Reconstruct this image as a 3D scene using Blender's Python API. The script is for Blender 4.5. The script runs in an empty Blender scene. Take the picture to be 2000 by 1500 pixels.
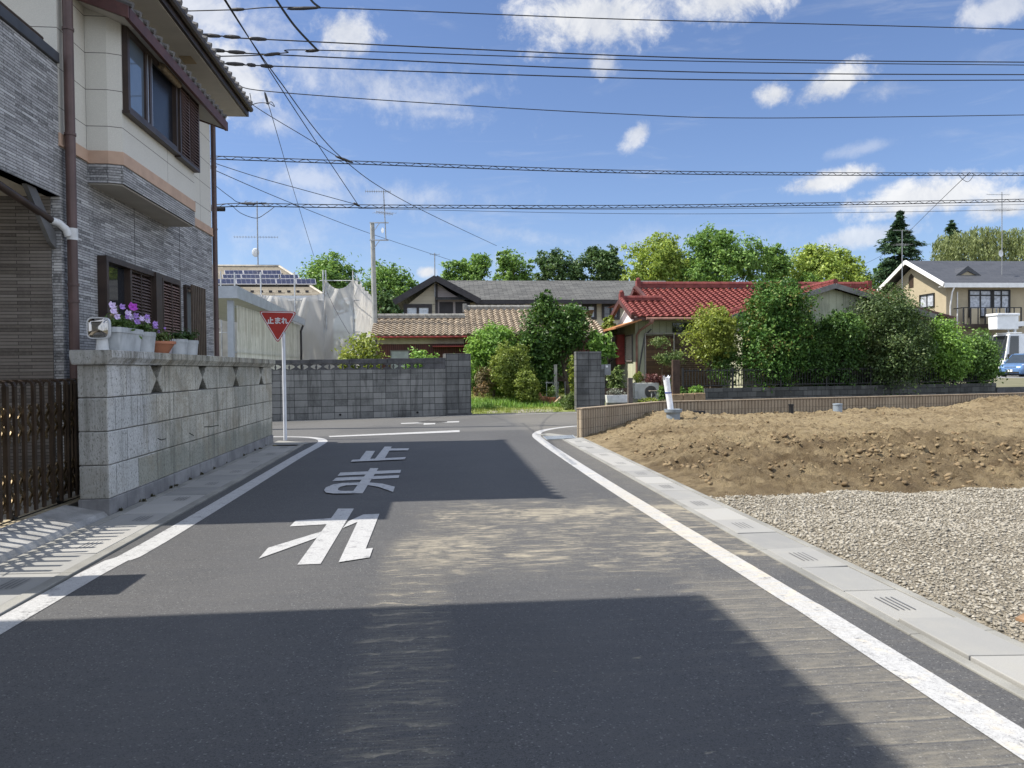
import bpy, math, random
import numpy as np
from mathutils import Vector, Matrix
R = math.radians
sc = bpy.context.scene
COL = sc.collection

# ------------------------------------------------------------------ camera
CAMZ, FPX = 1.5, 1500.0
cam_d = bpy.data.cameras.new('camera'); cam = bpy.data.objects.new('camera', cam_d); COL.objects.link(cam)
cam_d.sensor_width = 36.0; cam_d.lens = 27.0; cam_d.clip_start = 0.05; cam_d.clip_end = 6000
CM = Matrix.Rotation(R(-5.51), 3, 'Z') @ Matrix.Rotation(R(90 - 1.122), 3, 'X') @ Matrix.Rotation(R(-0.55), 3, 'Z')
cam.matrix_world = Matrix.Translation((0, 0, CAMZ)) @ CM.to_4x4()
sc.camera = cam

# ------------------------------------------------------------------ light
SUN_TO = Vector((-0.736, 0.035, 1.0)).normalized()
sun_d = bpy.data.lights.new('sun', 'SUN'); sun = bpy.data.objects.new('sun', sun_d); COL.objects.link(sun)
sun_d.energy = 4.3; sun_d.angle = R(0.5); sun_d.color = (1.0, 0.94, 0.84)
sun.rotation_mode = 'QUATERNION'; sun.rotation_quaternion = SUN_TO.to_track_quat('Z', 'Y')
sun.location = (-30, 0, 40)
sc.view_settings.view_transform = 'Standard'
sc.view_settings.look = 'None'
sc.view_settings.exposure = 0.95
sc.view_settings.gamma = 1.0
SKY_STRENGTH = 0.068


# ------------------------------------------------------------------ pixel (2000x1500) -> world
def ray(px, py):
    return CM @ Vector(((px - 1000) / FPX, -(py - 750) / FPX, -1.0))


def pG(px, py, z=0.0):
    d = ray(px, py); t = (z - CAMZ) / d.z
    return Vector((d.x * t, d.y * t, z))


def pY(px, py, y):
    d = ray(px, py); t = y / d.y
    return Vector((d.x * t, y, CAMZ + d.z * t))


def pX(px, py, x):
    d = ray(px, py); t = x / d.x
    return Vector((x, d.y * t, CAMZ + d.z * t))


# ------------------------------------------------------------------ node helper
class NT:
    def __init__(s, tree):
        s.t = tree; s.n = tree.nodes; s.l = tree.links

    def new(s, typ, ins=None, **props):
        nd = s.n.new(typ)
        for k, v in props.items(): setattr(nd, k, v)
        for k, v in (ins or {}).items(): s.set(nd.inputs[k], v)
        return nd

    def set(s, sock, v):
        if hasattr(v, 'links') and hasattr(v, 'is_output'): s.l.new(v, sock)
        else:
            if sock.type == 'RGBA' and hasattr(v, '__len__') and len(v) == 3: v = (*v, 1)
            sock.default_value = v

    def m(s, op, a, b=None, c=None, clamp=False):
        nd = s.n.new('ShaderNodeMath'); nd.operation = op; nd.use_clamp = clamp
        s.set(nd.inputs[0], a)
        if b is not None: s.set(nd.inputs[1], b)
        if c is not None: s.set(nd.inputs[2], c)
        return nd.outputs[0]

    def vm(s, op, a, b=None, out=0):
        nd = s.n.new('ShaderNodeVectorMath'); nd.operation = op
        s.set(nd.inputs[0], a)
        if b is not None: s.set(nd.inputs[1], b)
        return nd.outputs[out]

    def mix(s, f, a, b, blend='MIX'):
        nd = s.n.new('ShaderNodeMix'); nd.data_type = 'RGBA'; nd.blend_type = blend
        s.set(nd.inputs[0], f); s.set(nd.inputs[6], a); s.set(nd.inputs[7], b)
        return nd.outputs[2]

    def noise(s, vec, scale=5, detail=3, rough=.55, out='Fac', dist=0.0):
        nd = s.new('ShaderNodeTexNoise', {'Scale': scale, 'Detail': detail, 'Roughness': rough, 'Distortion': dist})
        if vec is not None: s.l.new(vec, nd.inputs['Vector'])
        return nd.outputs[out]

    def mr(s, v, a, b, c=0.0, d=1.0, smooth=True):
        nd = s.n.new('ShaderNodeMapRange'); nd.interpolation_type = 'SMOOTHSTEP' if smooth else 'LINEAR'
        for i, x in enumerate((v, a, b, c, d)): s.set(nd.inputs[i], x)
        return nd.outputs[0]

    def ramp(s, f, stops):
        nd = s.n.new('ShaderNodeValToRGB'); s.set(nd.inputs[0], f)
        el = nd.color_ramp.elements
        while len(el) < len(stops): el.new(0.5)
        for e, (p, c) in zip(el, stops): e.position = p; e.color = (*c, 1)
        return nd.outputs[0]

    def mapv(s, vec, scale=(1, 1, 1), loc=(0, 0, 0), rot=(0, 0, 0)):
        nd = s.new('ShaderNodeMapping', {'Scale': scale, 'Location': loc, 'Rotation': rot})
        s.l.new(vec, nd.inputs['Vector']); return nd.outputs[0]

    def obj(s): return s.new('ShaderNodeTexCoord').outputs['Object']

    def pos(s): return s.new('ShaderNodeNewGeometry').outputs['Position']

    def xyz(s, v):
        nd = s.new('ShaderNodeSeparateXYZ'); s.l.new(v, nd.inputs[0]); return nd.outputs

    def comb(s, x, y, z=0.0):
        nd = s.new('ShaderNodeCombineXYZ', {'X': x, 'Y': y, 'Z': z}); return nd.outputs[0]

    def walluv(s):
        """distance along the surface horizontally / up the surface, for any plane"""
        g = s.new('ShaderNodeNewGeometry'); N = g.outputs['True Normal']; P = g.outputs['Position']
        t = s.vm('NORMALIZE', s.vm('CROSS_PRODUCT', (0, 0, 1), N))
        b = s.vm('CROSS_PRODUCT', N, t)
        u = s.vm('DOT_PRODUCT', P, t, 'Value'); v = s.vm('DOT_PRODUCT', P, b, 'Value')
        return s.comb(u, v), u, v

    def bump(s, h, strength=.3, dist=.02):
        return s.new('ShaderNodeBump', {'Height': h, 'Strength': strength, 'Distance': dist}).outputs[0]


def newmat(name):
    m = bpy.data.materials.new(name); m.use_nodes = True
    t = NT(m.node_tree); p = t.n['Principled BSDF']
    return m, t, p


MATS = {}


def mat(name, col, rough=.7, var=.18, scale=3., bump=0., bscale=60., spec=.35, metal=0., col2=None, detail=4, fine=.0, streak=0., dist=.01, fscale=None):
    """plain procedural surface: large soft variation, optional fine grain, streaks, bump"""
    if name in MATS: return MATS[name]
    m, t, p = newmat(name)
    v = t.obj()
    n = t.noise(v, scale, detail, .6)
    c2 = col2 if col2 is not None else tuple(min(1, c * (1 + var)) for c in col)
    c1 = col if col2 is not None else tuple(c * (1 - var) for c in col)
    c = t.mix(t.mr(n, .3, .7), c1, c2)
    if fine > 0:
        f = t.noise(v, fscale or bscale * 2.2, 2, .7)
        c = t.mix(t.mr(f, .35, .7), c, t.mix(fine, c, (.02, .02, .02)))
    if streak > 0:
        sv = t.mapv(v, (7, 7, .55)); f = t.noise(sv, 1.3, 4, .65)
        c = t.mix(t.m('MULTIPLY', t.mr(f, .5, .72), streak), c, tuple(x * .35 for x in col))
    t.l.new(c, p.inputs['Base Color'])
    p.inputs['Roughness'].default_value = rough; p.inputs['Metallic'].default_value = metal
    p.inputs['Specular IOR Level'].default_value = spec
    if bump > 0:
        t.l.new(t.bump(t.noise(v, bscale, 4, .6), bump, dist), p.inputs['Normal'])
    MATS[name] = m; return m


def brickmat(name, cols, mortar, bw, bh, ms=.004, offset=.5, rough=.75, bump=.4, var=.3, dirt=.0, bscale=40., spec=.3, wrap=None, dirtcol=(.03, .03, .028), msmooth=.1, speck=0.):
    m, t, p = newmat(name)
    uv, u, v = t.walluv()
    bt = t.new('ShaderNodeTexBrick', {'Color1': (0, 0, 0), 'Color2': (1, 1, 1), 'Mortar': (.5, .5, .5), 'Scale': 1.0, 'Mortar Size': ms,
                                      'Mortar Smooth': msmooth, 'Brick Width': bw, 'Row Height': bh, 'Bias': 0.0})
    bt.offset = offset; bt.squash = 1.0
    t.l.new(uv, bt.inputs['Vector'])
    rnd = bt.outputs['Color']; fac = bt.outputs['Fac']
    n = len(cols)
    c = t.ramp(rnd, [((i + .0) / max(1, n - 1) * .9 + .05, k) for i, k in enumerate(cols)])
    P = t.pos()
    ns = t.noise(P, 2.2, 5, .6)
    c = t.mix(t.m('MULTIPLY', t.mr(ns, .35, .75), var), c, t.mix(.5, c, tuple(x * .5 for x in cols[0])))
    fn = t.noise(P, bscale, 3, .7)
    c = t.mix(t.m('MULTIPLY', t.mr(fn, .42, .68), .28), c, tuple(min(1, x * 1.6) for x in cols[-1]))
    if speck > 0:
        sp = t.noise(P, 75, 2, .8)
        c = t.mix(t.m('MULTIPLY', t.mr(sp, .56, .66), speck), c, (.03, .032, .03))
    if dirt > 0:
        sv = t.mapv(P, (5, 5, .6)); dn = t.noise(sv, 1.2, 5, .65)
        c = t.mix(t.m('MULTIPLY', t.mr(dn, .47, .7), dirt), c, dirtcol)
        dn2 = t.noise(P, 1.1, 5, .6)
        c = t.mix(t.m('MULTIPLY', t.mr(dn2, .5, .75), dirt * .8), c, dirtcol)
    c = t.mix(fac, c, mortar)
    t.l.new(c, p.inputs['Base Color'])
    p.inputs['Roughness'].default_value = rough; p.inputs['Specular IOR Level'].default_value = spec
    h = t.m('ADD', t.m('MULTIPLY', t.m('SUBTRACT', 1.0, fac), 1.0), t.m('MULTIPLY', fn, .25))
    h = t.m('ADD', h, t.m('MULTIPLY', rnd, .35))
    t.l.new(t.bump(h, bump, .012), p.inputs['Normal'])
    MATS[name] = m; return m


def glassmat(name, col=(.02, .025, .03), rough=.04, spec=.9):
    if name in MATS: return MATS[name]
    m, t, p = newmat(name)
    n = t.noise(t.obj(), 1.5, 2)
    t.l.new(t.mix(n, tuple(c * .7 for c in col), tuple(c * 1.3 for c in col)), p.inputs['Base Color'])
    p.inputs['Roughness'].default_value = rough; p.inputs['Specular IOR Level'].default_value = spec
    MATS[name] = m; return m


def leafmat(name, cols, trans=.3, rough=.5, spec=.35):
    m, t, p = newmat(name)
    g = t.new('ShaderNodeNewGeometry')
    r = g.outputs['Random Per Island']
    n = t.noise(t.obj(), .9, 3, .6)
    f = t.m('ADD', t.m('MULTIPLY', r, .6), t.m('MULTIPLY', t.mr(n, .3, .7), .4))
    k = len(cols)
    c = t.ramp(f, [(i / (k - 1), x) for i, x in enumerate(cols)])
    t.l.new(c, p.inputs['Base Color']); p.inputs['Roughness'].default_value = rough
    p.inputs['Specular IOR Level'].default_value = spec
    tr = t.new('ShaderNodeBsdfTranslucent'); t.l.new(t.mix(.5, c, t.mix(1.0, c, (1.0, .95, .35), 'MULTIPLY')), tr.inputs['Color'])
    mx = t.new('ShaderNodeMixShader', {'Fac': trans})
    t.l.new(p.outputs[0], mx.inputs[1]); t.l.new(tr.outputs[0], mx.inputs[2])
    t.l.new(mx.outputs[0], t.n['Material Output'].inputs['Surface'])
    MATS[name] = m; return m


# ------------------------------------------------------------------ world: sky + clouds
w = bpy.data.worlds.new('World'); sc.world = w; w.use_nodes = True
t = NT(w.node_tree); bg = t.n['Background']
sky = t.new('ShaderNodeTexSky', sky_type='NISHITA', sun_disc=False)
sky.sun_elevation = math.asin(SUN_TO.z); sky.sun_rotation = math.atan2(SUN_TO.x, SUN_TO.y)
sky.air_density = 1.0; sky.dust_density = 0.6; sky.ozone_density = 1.6
D = t.new('ShaderNodeTexCoord').outputs['Generated']
skyc = t.mix(1.0, sky.outputs[0], (.92, .975, 1.17), 'MULTIPLY')
n1 = t.noise(D, 17, 8, .64, dist=.35); n2 = t.noise(D, 60, 6, .7)
nz = t.m('ADD', t.m('MULTIPLY', t.m('SUBTRACT', n1, .5), 3.0), t.m('MULTIPLY', t.m('SUBTRACT', n2, .5), 1.5))
cl = None
# (px, py, half width px, half height px, strength, slope)
CLOUDS = [(1170, 35, 175, 80, 1.0, 0), (1420, 0, 150, 45, 1.0, 0), (1180, 128, 42, 34, .8, 0), (1512, 183, 42, 28, 1., 0),
          (1630, 165, 85, 34, 1., -.35), (1735, 175, 60, 24, .4, 0), (680, 65, 75, 50, .9, 0), (500, 70, 90, 70, .55, 0), (430, 150, 150, 100, .9, 0), (540, 240, 90, 42, .55, 0),
          (400, 25, 90, 60, .8, 0), (1245, 262, 24, 48, .8, .9), (1625, 352, 100, 24, 1., -.12), (1800, 388, 150, 40, 1., -.05),
          (1965, 402, 75, 36, 1., -.1), (1690, 462, 110, 26, .7, -.1), (835, 532, 28, 16, 1., 0), (850, 222, 110, 18, .5, .02), (920, 182, 60, 16, .5, -.45),
          (1960, 15, 80, 30, .7, 0), (1000, 520, 60, 40, .6, 0), (760, 385, 330, 40, .42, -.03), (600, 350, 250, 34, .5, .05), (950, 445, 260, 26, .35, .2), (560, 455, 220, 60, .3, 0), (1690, 290, 80, 14, .3, -.1), (720, 165, 300, 75, .55, .1), (1330, 470, 300, 40, .22, 0)]
for (px, py, hw, hh, st, sl) in CLOUDS:
    c = ray(px, py).normalized(); rt = c.cross(Vector((0, 0, 1))).normalized(); up = rt.cross(c).normalized()
    ax = (rt - up * sl).normalized(); ay = (up + rt * sl).normalized()
    a = t.vm('DOT_PRODUCT', D, tuple(ax * (FPX / hw)), 'Value'); b = t.vm('DOT_PRODUCT', D, tuple(ay * (FPX / hh)), 'Value')
    a0 = c.dot(ax) * FPX / hw; b0 = c.dot(ay) * FPX / hh
    a = t.m('SUBTRACT', a, a0); b = t.m('SUBTRACT', b, b0)
    f = t.m('SUBTRACT', 1.0, t.m('SQRT', t.m('ADD', t.m('MULTIPLY', a, a), t.m('MULTIPLY', b, b))))
    f = t.m('ADD', f, t.m('MULTIPLY', nz, .55 if st > .6 else .8))
    fr = t.vm('DOT_PRODUCT', D, tuple(c), 'Value')
    f = t.m('MULTIPLY', t.mr(f, .05, .75 if st > .6 else 1.3), t.m('MULTIPLY', t.m('GREATER_THAN', fr, .2), st))
    cl = f if cl is None else t.m('MAXIMUM', cl, f)
wis = t.noise(t.mapv(D, (3, 3, 16)), 2.2, 6, .62, dist=.6)
cl = t.m('MAXIMUM', cl, t.m('MULTIPLY', t.mr(wis, .52, .8), .22))
# unseen bright cloud added overhead and behind the camera to lift the shade
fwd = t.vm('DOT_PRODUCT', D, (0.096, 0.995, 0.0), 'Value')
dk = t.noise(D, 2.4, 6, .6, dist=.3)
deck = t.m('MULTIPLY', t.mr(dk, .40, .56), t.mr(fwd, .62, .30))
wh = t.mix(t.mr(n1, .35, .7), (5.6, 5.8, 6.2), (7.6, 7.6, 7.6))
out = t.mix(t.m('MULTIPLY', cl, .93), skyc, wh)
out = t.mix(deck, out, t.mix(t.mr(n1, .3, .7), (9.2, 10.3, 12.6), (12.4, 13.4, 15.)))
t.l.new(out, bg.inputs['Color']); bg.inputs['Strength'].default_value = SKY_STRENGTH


# ------------------------------------------------------------------ mesh builder
class MB:
    def __init__(s): s.v = []; s.f = []

    def add(s, vs, fs):
        o = len(s.v); s.v += [tuple(p) for p in vs]; s.f += [tuple(i + o for i in f) for f in fs]; return s

    BOXF = [(0, 3, 2, 1), (4, 5, 6, 7), (0, 1, 5, 4), (1, 2, 6, 5), (2, 3, 7, 6), (3, 0, 4, 7)]

    def box(s, x0, x1, y0, y1, z0, z1):
        return s.add([(x0, y0, z0), (x1, y0, z0), (x1, y1, z0), (x0, y1, z0), (x0, y0, z1), (x1, y0, z1), (x1, y1, z1), (x0, y1, z1)], MB.BOXF)

    def fbox(s, fr, u0, u1, n0, n1, z0, z1):
        """box in a facade frame: u along the wall, n out of it, z up"""
        o, eu, en = fr
        P = lambda u, n, z: (o[0] + eu[0] * u + en[0] * n, o[1] + eu[1] * u + en[1] * n, z + o[2])
        return s.add([P(u0, n0, z0), P(u1, n0, z0), P(u1, n1, z0), P(u0, n1, z0), P(u0, n0, z1), P(u1, n0, z1), P(u1, n1, z1), P(u0, n1, z1)], MB.BOXF)

    def obox(s, c, ax, ay, az):
        c, ax, ay, az = map(Vector, (c, ax, ay, az))
        return s.add([c - ax - ay - az, c + ax - ay - az, c + ax + ay - az, c - ax + ay - az, c - ax - ay + az, c + ax - ay + az, c + ax + ay + az, c - ax + ay + az], MB.BOXF)

    def bar(s, a, b, w, h):
        a, b = Vector(a), Vector(b); d = (b - a)
        x = d.normalized(); y = (Vector((0, 0, 1)).cross(x))
        y = y.normalized() if y.length > 1e-4 else Vector((0, 1, 0)); z = x.cross(y)
        return s.obox((a + b) / 2, d / 2, y * w / 2, z * h / 2)

    def prism(s, pts, vec):
        n = len(pts); vec = Vector(vec); A = [Vector(p) for p in pts]
        return s.add(A + [p + vec for p in A], [tuple(range(n))[::-1], tuple(range(n, 2 * n))] + [(i, (i + 1) % n, n + (i + 1) % n, n + i) for i in range(n)])

    def poly(s, pts): return s.add(pts, [tuple(range(len(pts)))])

    def tube(s, pts, r, n=8, caps=True):
        pts = [Vector(p) for p in pts]; k = len(pts); rs = r if hasattr(r, '__len__') else [r] * k
        vs = []; fs = []; up = None
        for i, p in enumerate(pts):
            d = (pts[min(i + 1, k - 1)] - pts[max(i - 1, 0)]).normalized()
            if up is None:
                up = d.cross(Vector((0, 0, 1)))
                if up.length < .05: up = d.cross(Vector((1, 0, 0)))
                up.normalize()
            up = (up - d * up.dot(d)).normalized(); sd = d.cross(up)
            vs += [p + (up * math.cos(2 * math.pi * j / n) + sd * math.sin(2 * math.pi * j / n)) * rs[i] for j in range(n)]
        for i in range(k - 1):
            fs += [(i * n + j, i * n + (j + 1) % n, (i + 1) * n + (j + 1) % n, (i + 1) * n + j) for j in range(n)]
        if caps: fs += [tuple(range(n))[::-1], tuple(range((k - 1) * n, k * n))]
        return s.add(vs, fs)

    def lathe(s, c, prof, n=16, sx=1., sy=1.):
        c = Vector(c); k = len(prof)
        vs = [c + Vector((r * sx * math.cos(2 * math.pi * j / n), r * sy * math.sin(2 * math.pi * j / n), z)) for r, z in prof for j in range(n)]
        fs = [(i * n + j, i * n + (j + 1) % n, (i + 1) * n + (j + 1) % n, (i + 1) * n + j) for i in range(k - 1) for j in range(n)]
        fs += [tuple(range(n))[::-1], tuple(range((k - 1) * n, k * n))]
        return s.add(vs, fs)

    def grid(s, P):
        P = np.asarray(P); n, m = P.shape[:2]; o = len(s.v)
        s.v += [tuple(x) for x in P.reshape(-1, 3).tolist()]
        s.f += [(o + i * m + j, o + i * m + j + 1, o + (i + 1) * m + j + 1, o + (i + 1) * m + j) for i in range(n - 1) for j in range(m - 1)]
        return s

    def split(s, name, material, parent=None, smooth=False, bevel=0.):
        """one object per separate piece of the mesh"""
        par = list(range(len(s.v)))
        def find(i):
            while par[i] != i: par[i] = par[par[i]]; i = par[i]
            return i
        for f in s.f:
            r = find(f[0])
            for i in f[1:]: par[find(i)] = r
        groups = {}
        for f in s.f: groups.setdefault(find(f[0]), []).append(f)
        out = []
        for fs in groups.values():
            ids = sorted({i for f in fs for i in f}); mp = {k: n for n, k in enumerate(ids)}
            mb = MB(); mb.v = [s.v[i] for i in ids]; mb.f = [tuple(mp[i] for i in f) for f in fs]
            out.append(mb.build(name, material, parent, smooth, bevel))
        return out

    def build(s, name, material, parent=None, smooth=False, bevel=0., base=None):
        root = parent
        while root is not None and root.parent is not None: root = root.parent
        b = Vector(root.location) if root is not None else (Vector(base) if base is not None else Vector((0, 0, 0)))
        me = bpy.data.meshes.new(name)
        me.from_pydata([(x - b.x, y - b.y, z - b.z) for x, y, z in s.v], [], s.f); me.update()
        me.materials.append(material)
        if smooth:
            for p in me.polygons: p.use_smooth = True
        o = bpy.data.objects.new(name, me); COL.objects.link(o)
        if parent is not None: o.parent = parent
        else: o.location = b
        if bevel > 0:
            md = o.modifiers.new('bevel', 'BEVEL'); md.width = bevel; md.segments = 2; md.limit_method = 'ANGLE'; md.angle_limit = R(40)
        if smooth:
            me.set_sharp_from_angle(angle=R(38))
        return o


def thing(name, label, cat, loc=(0, 0, 0), group=None):
    o = bpy.data.objects.new(name, None); COL.objects.link(o); o.location = loc; o.empty_display_size = .2
    o['label'] = label; o['category'] = cat
    if group: o['group'] = group
    return o


def tag(o, label, cat, group=None):
    o['label'] = label; o['category'] = cat
    if group: o['group'] = group
    return o


def struct(o, kind='structure', label=None, cat=None):
    o['kind'] = kind
    if label: o['label'] = label
    if cat: o['category'] = cat
    return o


def quads(name, V, material, parent=None, base=None, k=4):
    """fast mesh of separate k-gons from an array (n*k,3)"""
    root = parent
    while root is not None and root.parent is not None: root = root.parent
    b = np.array(root.location if root is not None else (base if base is not None else (0, 0, 0)))
    V = (np.asarray(V) - b).astype(np.float32); n = len(V) // k
    me = bpy.data.meshes.new(name)
    me.vertices.add(n * k); me.loops.add(n * k); me.polygons.add(n)
    me.vertices.foreach_set('co', V.ravel()); me.loops.foreach_set('vertex_index', np.arange(n * k, dtype=np.int32))
    me.polygons.foreach_set('loop_start', np.arange(0, n * k, k, dtype=np.int32))
    me.update(calc_edges=True); me.materials.append(material)
    o = bpy.data.objects.new(name, me); COL.objects.link(o)
    if parent is not None: o.parent = parent
    else: o.location = tuple(b)
    return o


def rnd_dirs(rng, n):
    d = rng.normal(size=(n, 3)); return d / np.linalg.norm(d, axis=1)[:, None]


def leaf_array(blobs, n, size, seed=0, clump=.28, per=36, shell=.5, up=.4, aspect=.5, droop=0., fill=.15):
    """leaf quads gathered in clumps through the outer part of each blob (x,y,z,rx,ry,rz)"""
    rng = np.random.default_rng(seed)
    B = np.array(blobs, float); wt = (B[:, 3] * B[:, 4] + B[:, 4] * B[:, 5] + B[:, 3] * B[:, 5]); wt /= wt.sum()
    nc = max(1, n // per); bi = rng.choice(len(B), nc, p=wt)
    d = rnd_dirs(rng, nc); rad = shell + (1 - shell) * rng.random(nc) ** .6
    rad *= .86 + .28 * rng.random(nc)
    inner = rng.random(nc) < fill; rad[inner] *= rng.random(inner.sum()) * .8
    cc = B[bi, :3] + d * B[bi, 3:] * rad[:, None]
    rm = B[bi, 3:].mean(axis=1) * clump * (.6 + .8 * rng.random(nc))
    N = nc * per; ci = np.repeat(np.arange(nc), per)
    off = rng.normal(size=(N, 3)) * rm[ci][:, None] * np.array([.62, .62, .45])
    c = cc[ci] + off
    nrm = rnd_dirs(rng, N) * .9 + d[ci] * .55 + np.array([0, 0, up])
    nrm /= np.linalg.norm(nrm, axis=1)[:, None]
    tv = rnd_dirs(rng, N); tv[:, 2] -= droop; a = np.cross(nrm, tv); a = np.cross(a, nrm); a /= (np.linalg.norm(a, axis=1)[:, None] + 1e-9)
    b = np.cross(nrm, a)
    L = size * (.6 + .8 * rng.random(N))[:, None]; W = L * aspect
    fold = nrm * L * .12
    V = np.stack([c - a * L * .5, c + b * W * .5 - a * L * .05 + fold, c + a * L * .5, c - b * W * .5 - a * L * .05 + fold], 1)
    return V.reshape(-1, 3)


def lumps(cx, cy, cz, rx, ry, rz, nb, seed, k=.5, top=True, main=.84, q0=.58, q1=.24):
    """main ellipsoid plus random lumps for an uneven outline"""
    rng = np.random.default_rng(seed); out = [(cx, cy, cz, rx * main, ry * main, rz * main)]
    d = rnd_dirs(rng, nb)
    if top: d[:, 2] = np.abs(d[:, 2]) * 1.1 - .35
    for i in range(nb):
        q = q0 + q1 * rng.random(); kk = k * (.6 + .6 * rng.random())
        out.append((cx + d[i, 0] * rx * q, cy + d[i, 1] * ry * q, cz + d[i, 2] * rz * q, rx * kk, ry * kk, rz * kk))
    return out


def trunk_mb(base, top, r0, r1, limbs, seed, spread=1.):
    rng = random.Random(seed); mb = MB(); b, tp = Vector(base), Vector(top)
    pts = []
    for i in range(6):
        f = i / 5; p = b.lerp(tp, f) + Vector((rng.uniform(-1, 1), rng.uniform(-1, 1), 0)) * r0 * .6 * (1 if 0 < i < 5 else 0)
        pts.append(p)
    mb.tube(pts, [r0 * (1.25 if i == 0 else 1) + (r1 - r0) * i / 5 for i in range(6)], 8)
    for i in range(limbs):
        f = .4 + .55 * i / max(1, limbs); p = b.lerp(tp, f); a = rng.uniform(0, 6.28)
        e = p + Vector((math.cos(a), math.sin(a), rng.uniform(.4, .9))) * spread * rng.uniform(.6, 1.)
        mdl = p.lerp(e, .5) + Vector((0, 0, spread * .1)); rr = r0 + (r1 - r0) * f
        mb.tube([p, mdl, e], [rr * .6, rr * .4, rr * .15], 6)
    return mb


BARK = mat('bark', (.09, .07, .05), .9, .35, 6, .6, 30)


def plant(name, label, cat, blobs, n, size, lm, base, seed, trunk=None, limbs=4, group=None, spread=1., part='crown', tname='trunk', r0=.08, **kw):
    th = thing(name, label, cat, base, group)
    if trunk is not None:
        trunk_mb(base, trunk, r0, r0 * .45, limbs, seed, spread).build(tname, BARK, th, True)
    quads(part, leaf_array(blobs, n, size, seed, **kw), lm, th)
    return th
# ================================================================== GROUND, ROADS
def sm(a, b, x):
    f = np.clip((np.asarray(x, float) - a) / (b - a), 0, 1); return f * f * (3 - 2 * f)


def gz(x, y): return .60 * sm(25.3, 33, y)


def vnoise(x, y, seed=0):
    """smooth value noise, numpy"""
    xi = np.floor(x).astype(np.int64); yi = np.floor(y).astype(np.int64); fx = x - xi; fy = y - yi
    fx = fx * fx * (3 - 2 * fx); fy = fy * fy * (3 - 2 * fy)
    def h(a, b):
        n = (a * 374761393 + b * 668265263 + seed * 974634777) & 0xffffffff
        n = ((n ^ (n >> 13)) * 1274126177) & 0xffffffff
        return ((n ^ (n >> 16)) & 0xffff) / 65535.0
    return (h(xi, yi) * (1 - fx) + h(xi + 1, yi) * fx) * (1 - fy) + (h(xi, yi + 1) * (1 - fx) + h(xi + 1, yi + 1) * fx) * fy


def fbm(x, y, o=4, seed=0, g=.5):
    a = 1.; s = 0.; n = 0.
    for i in range(o):
        s = s + a * (vnoise(x * 2 ** i, y * 2 ** i, seed + i) - .5); n += a; a *= g
    return s / n * 2


GROUND = mat('soil_grass', (.10, .10, .055), .95, .3, .6, .5, 20, col2=(.14, .13, .08))
xs = np.array([-3000, -800, -200, -90] + list(range(-60, 90, 3)) + [130, 300, 900, 3000], float)
ys = np.array([-60, -20, 0, 15, 22, 25] + list(np.arange(25.5, 50, .75)) + [55, 65, 80, 100, 140, 250, 600, 3000], float)
GX, GY = np.meshgrid(xs, ys, indexing='ij')
struct(MB().grid(np.stack([GX, GY, gz(GX, GY) - .05], -1)).build('ground', GROUND, smooth=True))

# ---- asphalt
def smooth_band(v, a, b, s): return t.m('MULTIPLY', t.mr(v, a - s, a + s), t.mr(v, b + s, b - s))


m, t, p = newmat('asphalt')
P = t.pos(); X, Y, Z = t.xyz(P)
big = t.noise(P, .7, 5, .6); med = t.noise(P, 9, 4, .6); fine = t.noise(P, 170, 2, .75)
vor = t.new('ShaderNodeTexVoronoi', {'Scale': 130.0}); t.l.new(P, vor.inputs['Vector'])
vr = t.xyz(vor.outputs['Color'])[0]
c = t.mix(t.mr(big, .3, .7), (.042, .043, .046), (.057, .057, .059))
c = t.mix(t.m('MULTIPLY', t.mr(fine, .35, .7), .75), c, (.098, .098, .099))
c = t.mix(t.m('MULTIPLY', t.m('GREATER_THAN', vr, .972), .5), c, (.20, .20, .195))
c = t.mix(t.m('MULTIPLY', t.mr(vr, .35, .0), .55), c, (.018, .018, .02))
# the crossing street is an older, paler asphalt
old = t.mr(t.m('SUBTRACT', Y, t.m('MULTIPLY', X, .2)), 18.2, 18.6)
c = t.mix(t.m('MULTIPLY', old, .55), c, (.115, .113, .108))
c = t.mix(t.m('MULTIPLY', t.mr(med, .55, .8), .22), c, (.1, .098, .09))
pol = t.m('ADD', smooth_band(t.m('ADD', X, t.m('MULTIPLY', big, .5)), -1.35, -.75, .35), smooth_band(t.m('ADD', X, t.m('MULTIPLY', big, .5)), .75, 1.35, .35))
c = t.mix(t.m('MULTIPLY', pol, .28), c, (.074, .074, .076))
ptc = t.noise(P, .35, 3, .5); c = t.mix(t.m('MULTIPLY', t.mr(ptc, .5, .62), .25), c, (.033, .034, .037))
DUST = (.275, .245, .185)



streak = t.noise(t.mapv(P, (1.1, 7, 1), rot=(0, 0, R(6))), 2.0, 6, .72, dist=.7)
fstreak = t.noise(t.mapv(P, (2.6, 34, 1), rot=(0, 0, R(3))), 1.6, 4, .7, dist=.25)
swirl = t.noise(t.mapv(P, (1.4, 9, 1), rot=(0, 0, R(-24))), 1.8, 6, .72, dist=1.6)
wob = t.m('MULTIPLY', t.m('SUBTRACT', t.noise(P, 3.2, 3), .5), .5)
dt = None
def dust(f, k):
    global dt
    f = t.m('MULTIPLY', f, k); dt = f if dt is None else t.m('ADD', dt, f)
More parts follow.
